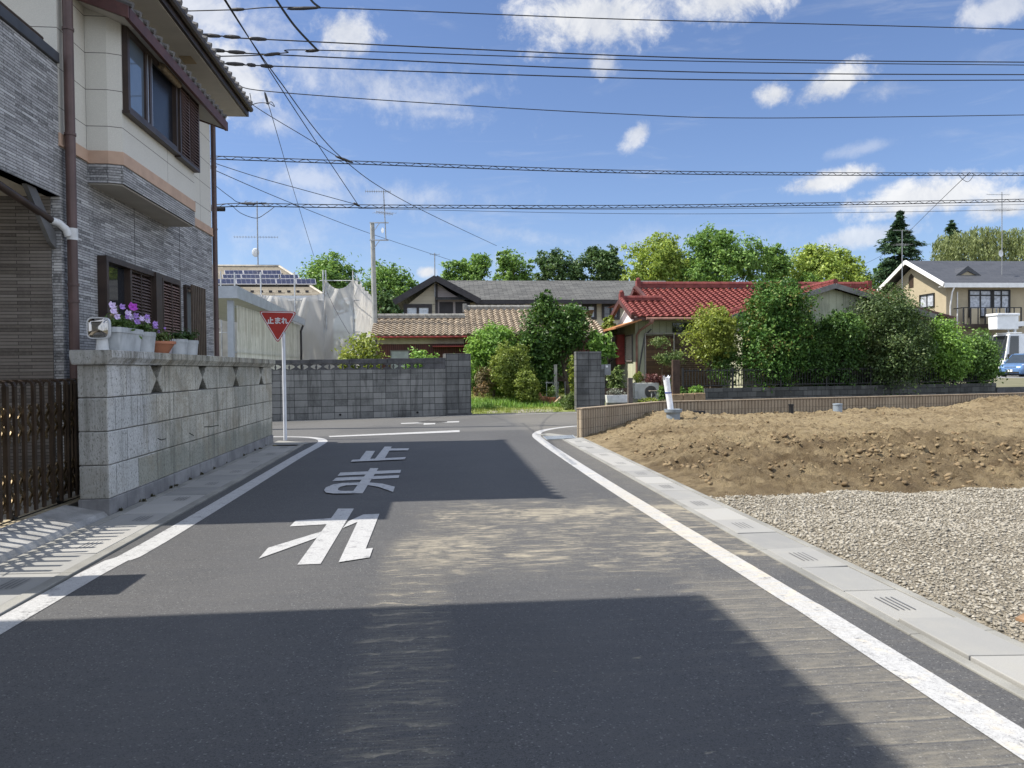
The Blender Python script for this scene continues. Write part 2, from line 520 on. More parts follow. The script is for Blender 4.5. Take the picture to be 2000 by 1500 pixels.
# mud dragged in from the lot
ent = t.m('MULTIPLY', smooth_band(t.m('ADD', Y, wob), 5.7, 8.5, .5), t.mr(t.m('ADD', X, wob), -.45, .25))
blot = t.mr(t.noise(P, 2.3, 4, .65, dist=.8), .42, .62)
dust(t.m('MULTIPLY', t.m('MULTIPLY', ent, blot), t.mr(streak, .44, .70)), .85)
dust(t.m('MULTIPLY', ent, t.mr(swirl, .50, .68)), .7)
arc = t.m('FRACT', t.m('MULTIPLY', t.vm('LENGTH', t.vm('SUBTRACT', P, (3.4, 9.6, 0.)), None, 'Value'), 1.55))
dust(t.m('MULTIPLY', t.m('MULTIPLY', ent, t.mr(t.m('ADD', arc, t.m('MULTIPLY', wob, .35)), .55, .95)), t.m('MULTIPLY', blot, t.mr(streak, .35, .6))), .5)
dust(t.m('MULTIPLY', ent, t.mr(fstreak, .45, .75)), .25)
core = t.m('MULTIPLY', smooth_band(t.m('ADD', Y, t.m('MULTIPLY', wob, .5)), 7.65, 8.12, .14), t.mr(X, .05, .9))
dust(t.m('MULTIPLY', core, t.m('MULTIPLY', t.mr(fstreak, .33, .62), t.mr(t.noise(P, 3.1, 4, .7), .36, .56))), .85)
core2 = t.m('MULTIPLY', smooth_band(t.m('ADD', Y, t.m('MULTIPLY', wob, .6)), 6.0, 6.9, .2), smooth_band(X, -.35, .25, .15))
dust(t.m('MULTIPLY', core2, t.m('MULTIPLY', t.mr(fstreak, .36, .64), t.mr(t.noise(P, 4.1, 4, .7), .36, .6))), .8)
# tyre track printed along the right hand line: wide cross bars
fr = t.m('FRACT', t.m('DIVIDE', t.m('ADD', t.m('ADD', Y, 20.), t.m('MULTIPLY', wob, .06)), .192))
trk = t.m('MULTIPLY', smooth_band(t.m('ADD', X, t.m('ADD', t.m('MULTIPLY', wob, .35), t.m('MULTIPLY', fr, -.13))), 1.60, 2.18, .05), t.mr(Y, 5.5, 5.0))
lip = t.m('MULTIPLY', t.mr(fr, .17, .06), .30); gapd = t.m('MULTIPLY', t.mr(fr, .0, .05), t.mr(fr, 1., .93))
mot = t.m('ADD', .25, t.m('MULTIPLY', t.mr(t.noise(t.mapv(P, (6, 22, 1)), 1.2, 5, .7), .32, .68), .75))
dust(t.m('MULTIPLY', trk, t.m('MULTIPLY', t.m('MULTIPLY', t.m('ADD', t.m('ADD', .36, t.m('MULTIPLY', t.mr(fr, .9, .1), .16)), lip), gapd), mot)), .62)
# fainter track up the middle
spl0 = t.noise(t.mapv(P, (4, 9, 1)), 1.1, 4, .65)
fr2 = t.m('FRACT', t.m('DIVIDE', t.m('ADD', t.m('ADD', Y, 20.), t.m('MULTIPLY', wob, .55)), .215)); bars2 = t.mr(fr2, .28, .02)
trk2 = t.m('MULTIPLY', smooth_band(t.m('ADD', X, t.m('MULTIPLY', wob, .35)), -.42, .02, .1), t.mr(Y, 7.0, 6.0))
dust(t.m('MULTIPLY', trk2, t.m('ADD', t.m('MULTIPLY', t.mr(fstreak, .40, .7), .30), t.m('MULTIPLY', t.m('MULTIPLY', bars2, t.mr(t.noise(t.mapv(P, (9, 30, 1)), 1.2, 4, .7), .34, .62)), t.m('MULTIPLY', t.mr(spl0, .38, .58), .85)))), .9)
# loose dust on the right half and small splashes
rgt = t.m('MULTIPLY', t.mr(X, .2, 2.4), t.mr(Y, 19, 9))
dust(t.m('MULTIPLY', rgt, t.mr(streak, .55, .8)), .3)
dust(t.m('MULTIPLY', t.m('MULTIPLY', t.mr(X, 1.9, 2.5), t.mr(Y, 6., 11.)), t.mr(fstreak, .3, .7)), .25)
spl = t.noise(t.mapv(P, (5, 13, 1)), 1.3, 3, .6)
dust(t.m('MULTIPLY', t.mr(spl, .68, .74), t.m('MULTIPLY', t.mr(X, -1.6, .4), t.mr(Y, 17, 3))), .4)
dust(t.mr(streak, .35, .9), .06)
c = t.mix(t.m('MINIMUM', dt, .88), c, DUST)
t.l.new(c, p.inputs['Base Color']); p.inputs['Roughness'].default_value = .82; p.inputs['Specular IOR Level'].default_value = .35
t.l.new(t.bump(t.m('ADD', t.m('MULTIPLY', fine, .5), t.m('MULTIPLY', vr, .6)), .5, .006), p.inputs['Normal'])
ASPH = m
road = MB().poly([(-2.70, -14, 0), (2.60, -14, 0), (2.60, 16.3, 0), (3.02, 16.42, 0), (5.45, 19.12, 0), (16.2, 21.3, 0), (70, 32, 0), (70, 42, 0), (6.2, 26.35, 0), (4.64, 25.95, 0), (1.05, 25.3, 0),
                   (-4.87, 23.72, 0), (-9.5, 22.5, 0), (-50, 22, 0), (-50, 16.55, 0), (-3.40, 16.55, 0), (-2.70, 16.0, 0)])
struct(road.build('road', ASPH))

# ---- paint
m, t, p = newmat('road_paint')
P = t.pos(); X, Y, Z = t.xyz(P)
n = t.noise(P, 40, 4, .7); n2 = t.noise(P, 2.2, 4, .6)
c = t.mix(t.mr(n, .3, .7), (.31, .31, .308), (.40, .40, .398))
c = t.mix(t.m('MULTIPLY', t.mr(t.noise(P, 110, 3, .8), .54, .66), .75), c, (.10, .10, .10))
wear = t.m('MULTIPLY', t.mr(t.noise(P, 8, 6, .75), .52, .64), t.mr(t.noise(P, 60, 4, .75), .42, .56))
c = t.mix(t.m('MULTIPLY', wear, .8), c, (.09, .09, .092))
scuff = t.noise(t.mapv(P, (14, .9, 1), rot=(0, 0, R(8))), 1.5, 5, .7)
c = t.mix(t.m('MULTIPLY', t.mr(scuff, .55, .75), .35), c, (.19, .19, .19))
fs = t.noise(t.mapv(P, (2.6, 26, 1), rot=(0, 0, R(14))), 1.6, 4, .7, dist=.3)
rt = t.m('GREATER_THAN', X, 1.6)
mud = t.m('MULTIPLY', rt, t.m('MULTIPLY', t.mr(Y, 3.5, 6.2), t.mr(Y, 11, 8.2)))
c = t.mix(t.m('MULTIPLY', mud, t.mr(fs, .42, .66)), c, (.40, .35, .26))
c = t.mix(t.m('MULTIPLY', rt, t.m('MULTIPLY', t.mr(t.noise(P, 5, 4, .65, dist=.5), .54, .7), .6)), c, (.50, .44, .33))
c = t.mix(t.m('MULTIPLY', t.mr(n2, .5, .8), .25), c, (.45, .45, .44))
t.l.new(c, p.inputs['Base Color']); p.inputs['Roughness'].default_value = .6
t.l.new(t.bump(n, .25, .003), p.inputs['Normal'])
PAINT = m


def line(name, pts, w, z=.004):
    pts = [Vector((a, b, 0)) for a, b in pts]; L = []; Rr = []
    for i, q in enumerate(pts):
        d = (pts[min(i + 1, len(pts) - 1)] - pts[max(i - 1, 0)]).normalized(); nn = Vector((d.y, -d.x, 0))
        L.append((q - nn * w / 2)); Rr.append((q + nn * w / 2))
    mb = MB(); mb.grid([[(a.x, a.y, z), (b.x, b.y, z)] for a, b in zip(L, Rr)])
    return struct(mb.build(name, PAINT))


def smoothpts(P, k=5):
    P = [Vector((*q, 0)) for q in P]; out = []
    for i in range(len(P) - 1):
        p0, p1, p2, p3 = P[max(i - 1, 0)], P[i], P[i + 1], P[min(i + 2, len(P) - 1)]
        for j in range(k):
            s = j / k
            out.append(.5 * ((2 * p1) + (-p0 + p2) * s + (2 * p0 - 5 * p1 + 4 * p2 - p3) * s * s + (-p0 + 3 * p1 - 3 * p2 + p3) * s ** 3))
    out.append(P[-1]); return [(q.x, q.y) for q in out]


line('edge_line', smoothpts([(-2.66, -9), (-2.61, 4.9), (-2.50, 7), (-2.46, 13.6), (-2.42, 15.6), (-2.46, 16.7), (-2.75, 17.45), (-3.3, 17.85), (-4.4, 18.0), (-8, 17.9)]), .19)
line('edge_line', smoothpts([(2.30, -9), (2.28, 3.2), (2.26, 4.95), (2.17, 9), (2.13, 12.8), (2.13, 15.7), (2.2, 17.2), (2.5, 18.35), (3.1, 19.25), (3.9, 19.8), (6, 20.45), (12, 21.7)]), .19)
line('edge_line', [(-9.5, 22.0), (-4.87, 23.45), (1.05, 24.95), (4.64, 25.7), (14, 28)], .15, .0045)


def painted(name, polys, ox=0., oy=0., s=1., z=.005):
    mb = MB()
    for k, pl in enumerate(polys):
        q = [pG(ox + a * s, oy + b * s) for a, b in pl]
        mb.prism([(v.x, v.y, z + .0006 * k) for v in q], (0, 0, .0005))
    return struct(mb.build(name, PAINT))


painted('stop_line', [[(462, 206), (1193, 173), (1193, 184), (470, 212)]], 480, 780, .35, .006)
painted('crossing_mark', [[(865, 133), (1192, 122), (1190, 129), (868, 138)], [(995, 134), (1060, 131), (1055, 140), (991, 143)]], 480, 780, .35)
painted('road_lettering', [
    [(515, 612), (603, 612), (418, 921), (288, 926)], [(278, 680), (487, 665), (452, 700), (246, 712)], [(125, 832), (442, 735), (392, 778), (72, 893)],
    [(575, 683), (656, 646), (690, 650), (660, 672), (540, 723)], [(636, 662), (656, 646), (746, 643), (648, 893), (518, 914)], [(518, 914), (692, 887), (710, 834), (668, 839), (652, 868), (600, 885)],
    [(695, 387), (740, 387), (652, 528), (590, 528)], [(528, 412), (866, 397), (862, 413), (512, 430)], [(505, 441), (857, 427), (853, 442), (483, 460)],
    [(690, 468), (760, 474), (832, 492), (822, 521), (740, 492), (672, 481)],
    [(690, 466), (615, 469), (608, 483), (678, 482)], [(615, 469), (550, 471), (560, 485), (608, 483)], [(550, 471), (490, 479), (528, 493), (560, 485)], [(490, 479), (447, 497), (514, 504), (528, 493)],
    [(447, 497), (437, 513), (514, 511), (514, 504)], [(437, 513), (448, 526), (530, 517), (514, 511)], [(448, 526), (490, 532), (560, 518), (530, 517)], [(490, 532), (600, 531), (620, 517), (560, 518)],
    [(775, 268), (815, 268), (770, 343), (715, 345)], [(795, 279), (912, 278), (905, 289), (788, 291)], [(672, 293), (722, 293), (690, 345), (630, 348)], [(595, 343), (893, 328), (888, 340), (586, 354)]],
    480, 780, .35)
IRON = mat('cast_iron', (.06, .058, .055), .6, .3, 20, .5, 60, metal=.3)
q = pG(845, 824.5)
mb = MB(); mb.lathe((q.x, q.y, .002), [(.42, 0), (.42, .006), (.38, .008), (.36, .005), (0.02, .006)], 28)
tag(mb.build('manhole_cover', IRON, base=(q.x, q.y, 0)), 'dark round manhole cover in the crossing street beside the white crossing mark', 'manhole cover')

# ---- concrete gutters with lids
CONC = mat('gutter_concrete', (.215, .212, .195), .85, .2, 1.6, .35, 70, fine=.2, streak=0.)
m, t, p = newmat('gutter_lids')
P = t.pos(); X, Y, Z = t.xyz(P)
idx = t.m('FLOOR', t.m('DIVIDE', Y, .602)); rv = t.noise(t.comb(t.m('MULTIPLY', idx, 3.77), t.m('SIGN', X), 0.), 1.0, 1)
n = t.noise(P, 3.5, 5, .65); f = t.noise(P, 150, 2, .7)
c = t.mix(t.mr(rv, .35, .65), (.175, .176, .172), (.285, .28, .265)); c = t.mix(t.m('MULTIPLY', t.mr(n, .4, .75), .45), c, (.27, .262, .235))
c = t.mix(t.m('MULTIPLY', t.mr(f, .45, .7), .2), c, (.16, .16, .15))
t.l.new(c, p.inputs['Base Color']); p.inputs['Roughness'].default_value = .85
t.l.new(t.bump(f, .2, .004), p.inputs['Normal'])
LIDS = m
SLOT = mat('slot_dark', (.012, .012, .012), .9, .2)
SLOT2 = mat('slot_grey', (.095, .097, .105), .9, .3)


def gutter(x0, x1, y0, y1, edge, slots, name, seed):
    rng = random.Random(seed); g = MB(); l = MB(); sl = MB()
    lo, hi = (x0 + edge, x1 - edge)
    # the channel walls, in lengths
    y = y0
    while y < y1:
        e = min(y + 2.0, y1)
        g.box(x0, lo - .004, y, e - .006, -.04, .012); g.box(hi + .004, x1, y, e - .006, -.04, .014); y = e
    g.box(lo - .004, hi + .004, y0, y1, -.05, -.03)
    k = int(y0 / .602)
    y = k * .602
    i = 0
    while y < y1 - .3:
        dz = rng.uniform(-.002, .004); tl = rng.uniform(-.003, .003)
        if x0 > 0 and (3.5 < y < 4.2 or 2.9 < y < 3.3): dz += .013; tl = .006
        a, b = y + .005, y + .597
        l.add([(lo, a, -.03), (hi, a, -.03), (hi, b, -.03), (lo, b, -.03), (lo, a, .010 + dz + tl), (hi, a, .010 + dz - tl), (hi, b, .010 + dz - tl), (lo, b, .010 + dz + tl)], MB.BOXF)
        if i % 2 == 0:
            cx = lo + (hi - lo) * slots
            for q in range(4):
                xx = cx - .055 + q * .036
                sl.add([(xx, a + .17, .0155), (xx + .009, a + .17, .0155), (xx + .009, a + .43, .0155), (xx, a + .43, .0155)], [(0, 1, 2, 3)])
        y += .602; i += 1
    o = struct(g.build(name, CONC, bevel=.006)); struct(l.build('gutter_lid', LIDS, bevel=.005)); struct(sl.build('drain_slots', SLOT2))


gutter(2.585, 3.09, -6, 16.35, .07, .45, 'gutter', 3)
gutter(-3.43, -2.72, -6, 15.9, .10, .62, 'gutter', 5)
# kerb-side end pieces at the corners
cap = MB().poly([(-3.43, 15.9, .008), (-2.72, 15.9, .008), (-2.62, 16.3, .008), (-3.43, 16.9, .008)])
struct(cap.build('gutter_corner', CONC))
# steel grate at the right corner
th = thing('drain_grate', 'slatted blue-grey steel drain grate in the gutter at the corner by the low brown wall', 'drain grate', (2.5, 16.65, 0))
GAL = mat('galvanised', (.42, .46, .50), .45, .2, 12, .2, 90, metal=.7)
q = [pG(1058, 853.5), pG(1121, 850.5), pG(1127, 857.5), pG(1068, 861)]
mb = MB(); mb.prism([(v.x, v.y, .004) for v in q], (0, 0, .004)); mb.build('frame', CONC, th)
mb = MB(); mb2 = MB()
mb2.prism([(a.x, a.y, .0085) for a in (q[0].lerp(q[2], .07), q[1].lerp(q[3], .07), q[2].lerp(q[0], .07), q[3].lerp(q[1], .07))], (0, 0, .002)); mb2.build('pit', SLOT, th)
for i in range(13):
    f = (i + .7) / 13.6
    a = q[0].lerp(q[1], f); b = q[3].lerp(q[2], f); a, b = a.lerp(b, .1), a.lerp(b, .9)
    mb.bar((a.x, a.y, .018), (b.x, b.y, .018), .034, .012)
mb.build('bars', GAL, th)
struct(MB().poly([(2.60, 16.3, .006), (2.2, 17.3, .006), (2.55, 17.6, .006), (3.05, 16.6, .006), (3.09, 16.35, .006)]).build('gutter_corner', CONC))

# ---- building plot on the right: dirt and gravel
def wall_y(x): return np.where(x < 5.5, 16.36 + (x - 2.98) * (19.05 - 16.36) / (5.5 - 2.98), 19.05 + (x - 5.5) * .2)


def dirtz(x, y):
    w = fbm(x * .6, y * .6, 3, 11)
    side = sm(3.05, 5.0 + .4 * w, x)
    z = .015 + .215 * side * sm(9.9, 12.7, y + 1.1 * w)
    z = z + .14 * np.exp(-((x - 5.6) ** 2 / .5 + (y - 18.3) ** 2 / .6)) + .30 * np.exp(-((x - 15.9) ** 2 / 1.2 + (y - 20.3) ** 2 / 1.0))
    z = z + .10 * np.exp(-((x - 7.2) ** 2 / 2.5 + (y - 11.6) ** 2 / .35)) + .06 * np.exp(-((x - 10.5) ** 2 / 3 + (y - 10.9) ** 2 / .25))
    amp = .35 + .65 * sm(3.1, 3.9, x)
    lum = np.abs(fbm(x * 2.3, y * 2.6, 5, 5, .6)); low = sm(13.6, 11.0, y)
    rg = np.abs(fbm(x * 6.5, y * 7.5, 4, 17, .65))
    z = z + amp * (.08 * fbm(x * 1.3, y * 1.5, 4, 21) * side + (.06 + .07 * low) * lum + (.09 + .10 * low) * rg + .085 * fbm(x * 10, y * 10, 3, 9, .75))
    # packed, smoother tracks on the top
    return (np.maximum(z, .006) * sm(3.05, 3.3, x) + .012 * sm(3.07, 3.12, x)) * sm(8.3, 9.1, y) - .14 * (1 - sm(8.3, 8.75, y))


m, t, p = newmat('dirt')
P = t.pos(); X, Y, Z = t.xyz(P)
a = t.noise(P, .8, 5, .6); b = t.noise(P, 7, 5, .65); f = t.noise(P, 60, 4, .7)
c = t.mix(t.mr(a, .35, .65), (.225, .170, .098), (.36, .285, .172))
c = t.mix(t.m('MULTIPLY', t.mr(b, .42, .7), .6), c, (.44, .345, .205)); c = t.mix(t.m('MULTIPLY', t.mr(b, .5, .28), .75), c, (.09, .060, .034))
c = t.mix(t.m('MULTIPLY', t.mr(f, .45, .72), .45), c, (.085, .055, .034))
damp = t.m('MULTIPLY', t.mr(t.m('ADD', Y, t.m('MULTIPLY', a, 2.)), 13.8, 12.6), t.mr(t.noise(P, 1.7, 4, .6), .3, .6))
c = t.mix(t.m('MULTIPLY', damp, .55), c, (.095, .066, .040))
t.l.new(c, p.inputs['Base Color']); p.inputs['Roughness'].default_value = .95; p.inputs['Specular IOR Level'].default_value = .15
t.l.new(t.bump(t.m('ADD', f, t.m('MULTIPLY', b, .6)), 1., .08), p.inputs['Normal'])
DIRT = m
xs = np.concatenate([np.arange(3.06, 9, .055), np.arange(9, 17, .08), np.arange(17, 60, 1.5)]); ys = np.concatenate([np.arange(8.3, 13.6, .05), np.arange(13.6, 22.4, .075), np.arange(22.4, 30, .4)])
DX, DY = np.meshgrid(xs, ys, indexing='ij'); DZ = dirtz(DX, DY)
n_, m_ = DX.shape; ok = (DY < wall_y(DX) + .05)
V = np.stack([DX, DY, DZ], -1).reshape(-1, 3); F = []
okf = ok[:-1, :-1]
ii, jj = np.nonzero(okf)
mb = MB(); mb.v = [tuple(v) for v in V.tolist()]; mb.f = [(int(i * m_ + j), int((i + 1) * m_ + j), int((i + 1) * m_ + j + 1), int(i * m_ + j + 1)) for i, j in zip(ii, jj)]
dirt = struct(mb.build('dirt_lot', DIRT, smooth=False))
for pl in dirt.data.polygons: pl.use_smooth = True

phi = (1 + 5 ** .5) / 2
ICO = np.array([(-1, phi, 0), (1, phi, 0), (-1, -phi, 0), (1, -phi, 0), (0, -1, phi), (0, 1, phi), (0, -1, -phi), (0, 1, -phi), (phi, 0, -1), (phi, 0, 1), (-phi, 0, -1), (-phi, 0, 1)]) / 1.9
ICF = np.array([(0, 11, 5), (0, 5, 1), (0, 1, 7), (0, 7, 10), (0, 10, 11), (1, 5, 9), (5, 11, 4), (11, 10, 2), (10, 7, 6), (7, 1, 8), (3, 9, 4), (3, 4, 2), (3, 2, 6), (3, 6, 8), (3, 8, 9), (4, 9, 5), (2, 4, 11), (6, 2, 10), (8, 6, 7), (9, 8, 1)])


def rocks(name, pos, size, material, seed, flat=.7):
    rng = np.random.default_rng(seed); n = len(pos)
    V = ICO[None] * (1 + rng.uniform(-.38, .38, (n, 12, 1))) * (size[:, None, None] * rng.uniform(.65, 1.25, (n, 1, 3)))
    V[:, :, 2] *= flat
    a = rng.uniform(0, 6.28, n); ca, sa = np.cos(a)[:, None], np.sin(a)[:, None]
    x = V[..., 0] * ca - V[..., 1] * sa; y = V[..., 0] * sa + V[..., 1] * ca
    tl = rng.uniform(-.5, .5, n)[:, None]; z = V[..., 2] * np.cos(tl) + x * np.sin(tl)
    V = np.stack([x, y, z], -1) + pos[:, None, :]
    me = bpy.data.meshes.new(name); Fs = (ICF[None] + (np.arange(n) * 12)[:, None, None]).reshape(-1)
    me.vertices.add(n * 12); me.loops.add(len(Fs)); me.polygons.add(n * 20)
    me.vertices.foreach_set('co', V.reshape(-1).astype(np.float32)); me.loops.foreach_set('vertex_index', Fs.astype(np.int32))
    me.polygons.foreach_set('loop_start', np.arange(0, n * 60, 3, dtype=np.int32)); me.update(calc_edges=True); me.materials.append(material)
    o = bpy.data.objects.new(name, me); COL.objects.link(o); return o


def stonemat(name, cols, rough=.9):
    m, t, p = newmat(name)
    r = t.new('ShaderNodeNewGeometry').outputs['Random Per Island']; n = t.noise(t.pos(), 60, 3, .7)
    c = t.ramp(r, [(i / (len(cols) - 1), k) for i, k in enumerate(cols)])
    c = t.mix(t.m('MULTIPLY', t.mr(n, .4, .7), .4), c, tuple(x * .6 for x in cols[0]))
    t.l.new(c, p.inputs['Base Color']); p.inputs['Roughness'].default_value = rough; p.inputs['Specular IOR Level'].default_value = .2
    return m


rng = np.random.default_rng(4)
n = 16000
cx = 3.3 + rng.random(n) ** 1.1 * 13.5; cy = np.where(rng.random(n) < .7, 8.7 + 4.2 * rng.random(n), 12.6 + rng.random(n) * 7.5)
k = (cy < wall_y(cx) - .15) & (fbm(cx * .9, cy * .9, 3, 33) > .02); cx, cy = cx[k], cy[k]
size = .005 + .042 * rng.random(len(cx)) ** 5; size = np.where(cy > 12.8, size * .85, size)
n2 = 2600; c2x = 3.5 + rng.random(n2) * 12; c2y = 9.6 + 3.2 * rng.random(n2); k = fbm(c2x * .8, c2y * 1.2, 3, 35) > .05; c2x, c2y = c2x[k], c2y[k]
cx = np.concatenate([cx, c2x]); cy = np.concatenate([cy, c2y]); size = np.concatenate([size, .018 + .036 * rng.random(len(c2x)) ** 2.5])
CLOD = stonemat('clods', [(.13, .092, .052), (.19, .14, .082), (.245, .188, .113), (.16, .115, .066)])
o = rocks('dirt_clods', np.stack([cx, cy, dirtz(cx, cy) + size * .25], -1), size, CLOD, 8); struct(o, 'stuff', 'loose brown clods of soil scattered over the dirt plot', 'soil')

# gravel
m, t, p = newmat('gravel_bed')
P = t.pos(); vo = t.new('ShaderNodeTexVoronoi', {'Scale': 44.0}); t.l.new(P, vo.inputs['Vector'])
r = t.xyz(vo.outputs['Color'])[0]; f = t.noise(P, 90, 3, .7); b = t.noise(P, .9, 4, .6)
c = t.ramp(r, [(0, (.14, .12, .09)), (.5, (.235, .208, .16)), (1, (.31, .28, .225))]); c = t.mix(t.m('MULTIPLY', t.mr(f, .4, .7), .5), c, (.13, .115, .09))
c = t.mix(t.m('MULTIPLY', t.mr(b, .45, .7), .45), c, (.22, .195, .155))
t.l.new(c, p.inputs['Base Color']); p.inputs['Roughness'].default_value = .92; p.inputs['Specular IOR Level'].default_value = .2
t.l.new(t.bump(t.m('ADD', t.m('MULTIPLY', vo.outputs['Distance'], -1.2), t.m('MULTIPLY', f, .4)), 1., .03), p.inputs['Normal'])
xs = np.concatenate([np.arange(3.06, 9, .07), np.arange(9, 40, 1.)]); ys = np.concatenate([np.arange(-8, 2, 1.), np.arange(2, 9.01, .07)])
GX, GY = np.meshgrid(xs, ys, indexing='ij')
def gravz(x, y): return .03 * sm(3.05, 3.13, x) - .002 + .05 * sm(3.1, 4.2, x) * (.6 + fbm(x * 1.1, y * 1.1, 4, 3)) - .10 * sm(8.15, 8.75, y + .35 * fbm(x * 1.7, y * 0 + 2, 3, 8))
struct(MB().grid(np.stack([GX, GY, gravz(GX, GY)], -1)).build('gravel_bed', m, smooth=True))
n = 90000
gx = 3.085 + rng.random(n) * 8.2; gy = 2.6 + rng.random(n) * 6.3
k = (gx < .95 * gy + 2.2) & (gy < 8.52 + .28 * fbm(gx * 1.7, gx * 0 + 2, 3, 8) + .06 * rng.normal(size=n)); gx, gy = gx[k], gy[k]
size = .005 + .0125 * rng.random(len(gx)) ** 2.4 + .002 * (gy > 6); size *= np.where(rng.random(len(gx)) < .02, 1.5, 1.)
thin = (fbm(gx * 1.3, gy * 2.2, 3, 41) > -.45 + .5 * rng.random(len(gx)) - .25); gx, gy, size = gx[thin], gy[thin], size[thin]
GRAV = stonemat('gravel_stones', [(.17, .155, .128), (.30, .277, .232), (.22, .20, .163), (.38, .355, .305), (.26, .24, .198)])
o = rocks('gravel', np.stack([gx, gy, np.maximum(gravz(gx, gy), .0) + size * .35], -1), size, GRAV, 12, .62); struct(o, 'stuff', 'pale grey crushed gravel spread over the front of the plot', 'gravel')

# left hand yard of the house
YARD = brickmat('yard_paving', [(.20, .19, .17), (.26, .25, .22), (.23, .21, .185)], (.10, .095, .085), .3, .3, .008, .5, .9, .3, .3, .3)
struct(MB().box(-16, -3.92, -9, 16.4, -.2, .10).build('yard', mat('yard_concrete', (.25, .235, .20), .9, .25, 2, .3, 50, fine=.2, streak=0)))
m = mat('sill_concrete', (.27, .27, .265), .85, .25, 4, .5, 60, fine=.3)
mb = MB(); mb.add([(-3.92, -6, -.02), (-3.44, -6, -.02), (-3.44, 8.45, -.02), (-3.92, 8.45, -.02), (-3.92, -6, .125), (-3.50, -6, .05), (-3.50, 8.45, .05), (-3.92, 8.45, .125)], MB.BOXF)
struct(mb.build('entrance_ramp', m, bevel=.02))
struct(MB().box(-4.12, -3.93, 4.5, 9.2, .07, .104).build('gate_rail_bed', mat('rail_bed', (.33, .28, .19), .9, .3, 5, .4, 50, fine=.3)))
# ================================================================== LEFT HOUSE
XW = -4.45
LEDGER = brickmat('ledge_siding', [(.15, .15, .152), (.29, .29, .29), (.38, .38, .385), (.22, .22, .22), (.47, .47, .47)], (.05, .05, .052), .34, .034, .003, .37, .75, .9, .35, .12, 30)
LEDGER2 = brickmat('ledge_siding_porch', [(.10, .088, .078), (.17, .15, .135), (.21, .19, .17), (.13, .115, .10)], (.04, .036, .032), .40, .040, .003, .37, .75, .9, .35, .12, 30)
CREAM = brickmat('cream_boards', [(.53, .515, .465), (.56, .545, .49), (.545, .53, .48)], (.12, .11, .10), 3.03, .467, .005, .0, .8, .15, .12, .0, 120)
BAND = mat('salmon_band', (.46, .32, .235), .7, .10, 3, .1, 80)
BROWN = mat('brown_aluminium', (.042, .028, .022), .45, .25, 4, .0, 60, spec=.4)
MAROON = mat('maroon_fascia', (.085, .035, .03), .55, .25, 3, .1, 60, fine=.2, fscale=20)
PIPEB = mat('pipe_brown', (.095, .058, .052), .4, .2, 2.5, .0, 60, streak=.3)
SOFFIT = mat('soffit_board', (.40, .375, .33), .85, .08, 2, .1, 60)
DARKTILE = mat('dark_roof_tile', (.10, .095, .09), .6, .35, 6, .3, 50, col2=(.17, .16, .15))
GLASS = glassmat('window_glass', (.015, .018, .024), .03)
WHITE = mat('white_plastic', (.62, .63, .63), .5, .12, 5, .1, 60, fine=.1)
STEEL = mat('bright_steel', (.55, .55, .55), .35, .15, 8, 0, 60, metal=.8)
CURT = mat('curtain_cloth', (.55, .55, .52), .9, .15, 9, .1, 40)
BLACK = mat('black_iron', (.016, .016, .017), .5, .3, 9, 0, 60)

FR = ((XW, 0, 0), (0, 1, 0), (1, 0, 0))      # facade to the road: u = Y, n = X - XW
H = thing('house', 'two-storey house with grey ledge-stone siding below and cream boards above', 'house', (XW, 9.7, 0))
w1 = MB(); w1.box(-11.6, XW, 9.66, 15.86, -.1, 4.20)
w1.build('stone_siding', LEDGER, H)
w2 = MB(); w2.box(-11.6, XW - .004, 9.665, 15.855, 4.37, 6.95); w2.build('upper_wall', CREAM, H)
bnd = MB(); bnd.box(-11.62, XW + .02, 9.64, 15.88, 4.21, 4.36); bnd.box(-11.61, XW + .028, 9.635, 15.885, 4.20, 4.225); bnd.build('band', BAND, H, bevel=.006)
jt = MB()
for u in (11.9, 13.9): jt.fbox(FR, u, u + .012, -.01, .003, .1, 4.2)
jt.box(-5.62, -5.60, 9.652, 9.67, .1, 3.5); jt.split('panel_joint', mat('joint_sealant', (.06, .06, .06), .7), H)
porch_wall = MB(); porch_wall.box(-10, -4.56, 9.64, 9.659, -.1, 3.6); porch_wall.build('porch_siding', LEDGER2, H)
# balcony in front of the near end
bal = MB()
bal.box(-10, -4.45, 8.02, 9.655, 3.60, 3.62 + .12)
bal.build('balcony_slab', SOFFIT, H)
bs = MB(); bs.box(-4.60, XW + .001, 8.0, 9.655, 3.60, 5.16); bs.box(-10, -4.602, 8.0, 8.15, 3.60, 5.16); bs.build('balcony_parapet', LEDGER, H)
bc = MB(); bc.box(-4.64, XW + .035, 7.96, 9.64, 5.165, 5.29); bc.box(-10, -4.645, 7.96, 8.18, 5.165, 5.29); bc.build('parapet_cap', mat('dark_cap', (.05, .052, .058), .45, .2, 4), H, bevel=.008)
rl = MB(); rl.tube([(-4.55, 8.0, 5.40), (-4.55, 9.5, 5.40)], .028, 8)
for y in (8.1, 8.8, 9.42): rl.tube([(-4.55, y, 5.28), (-4.55, y, 5.40)], .016, 6)
rl.build('balcony_rail', BROWN, H)
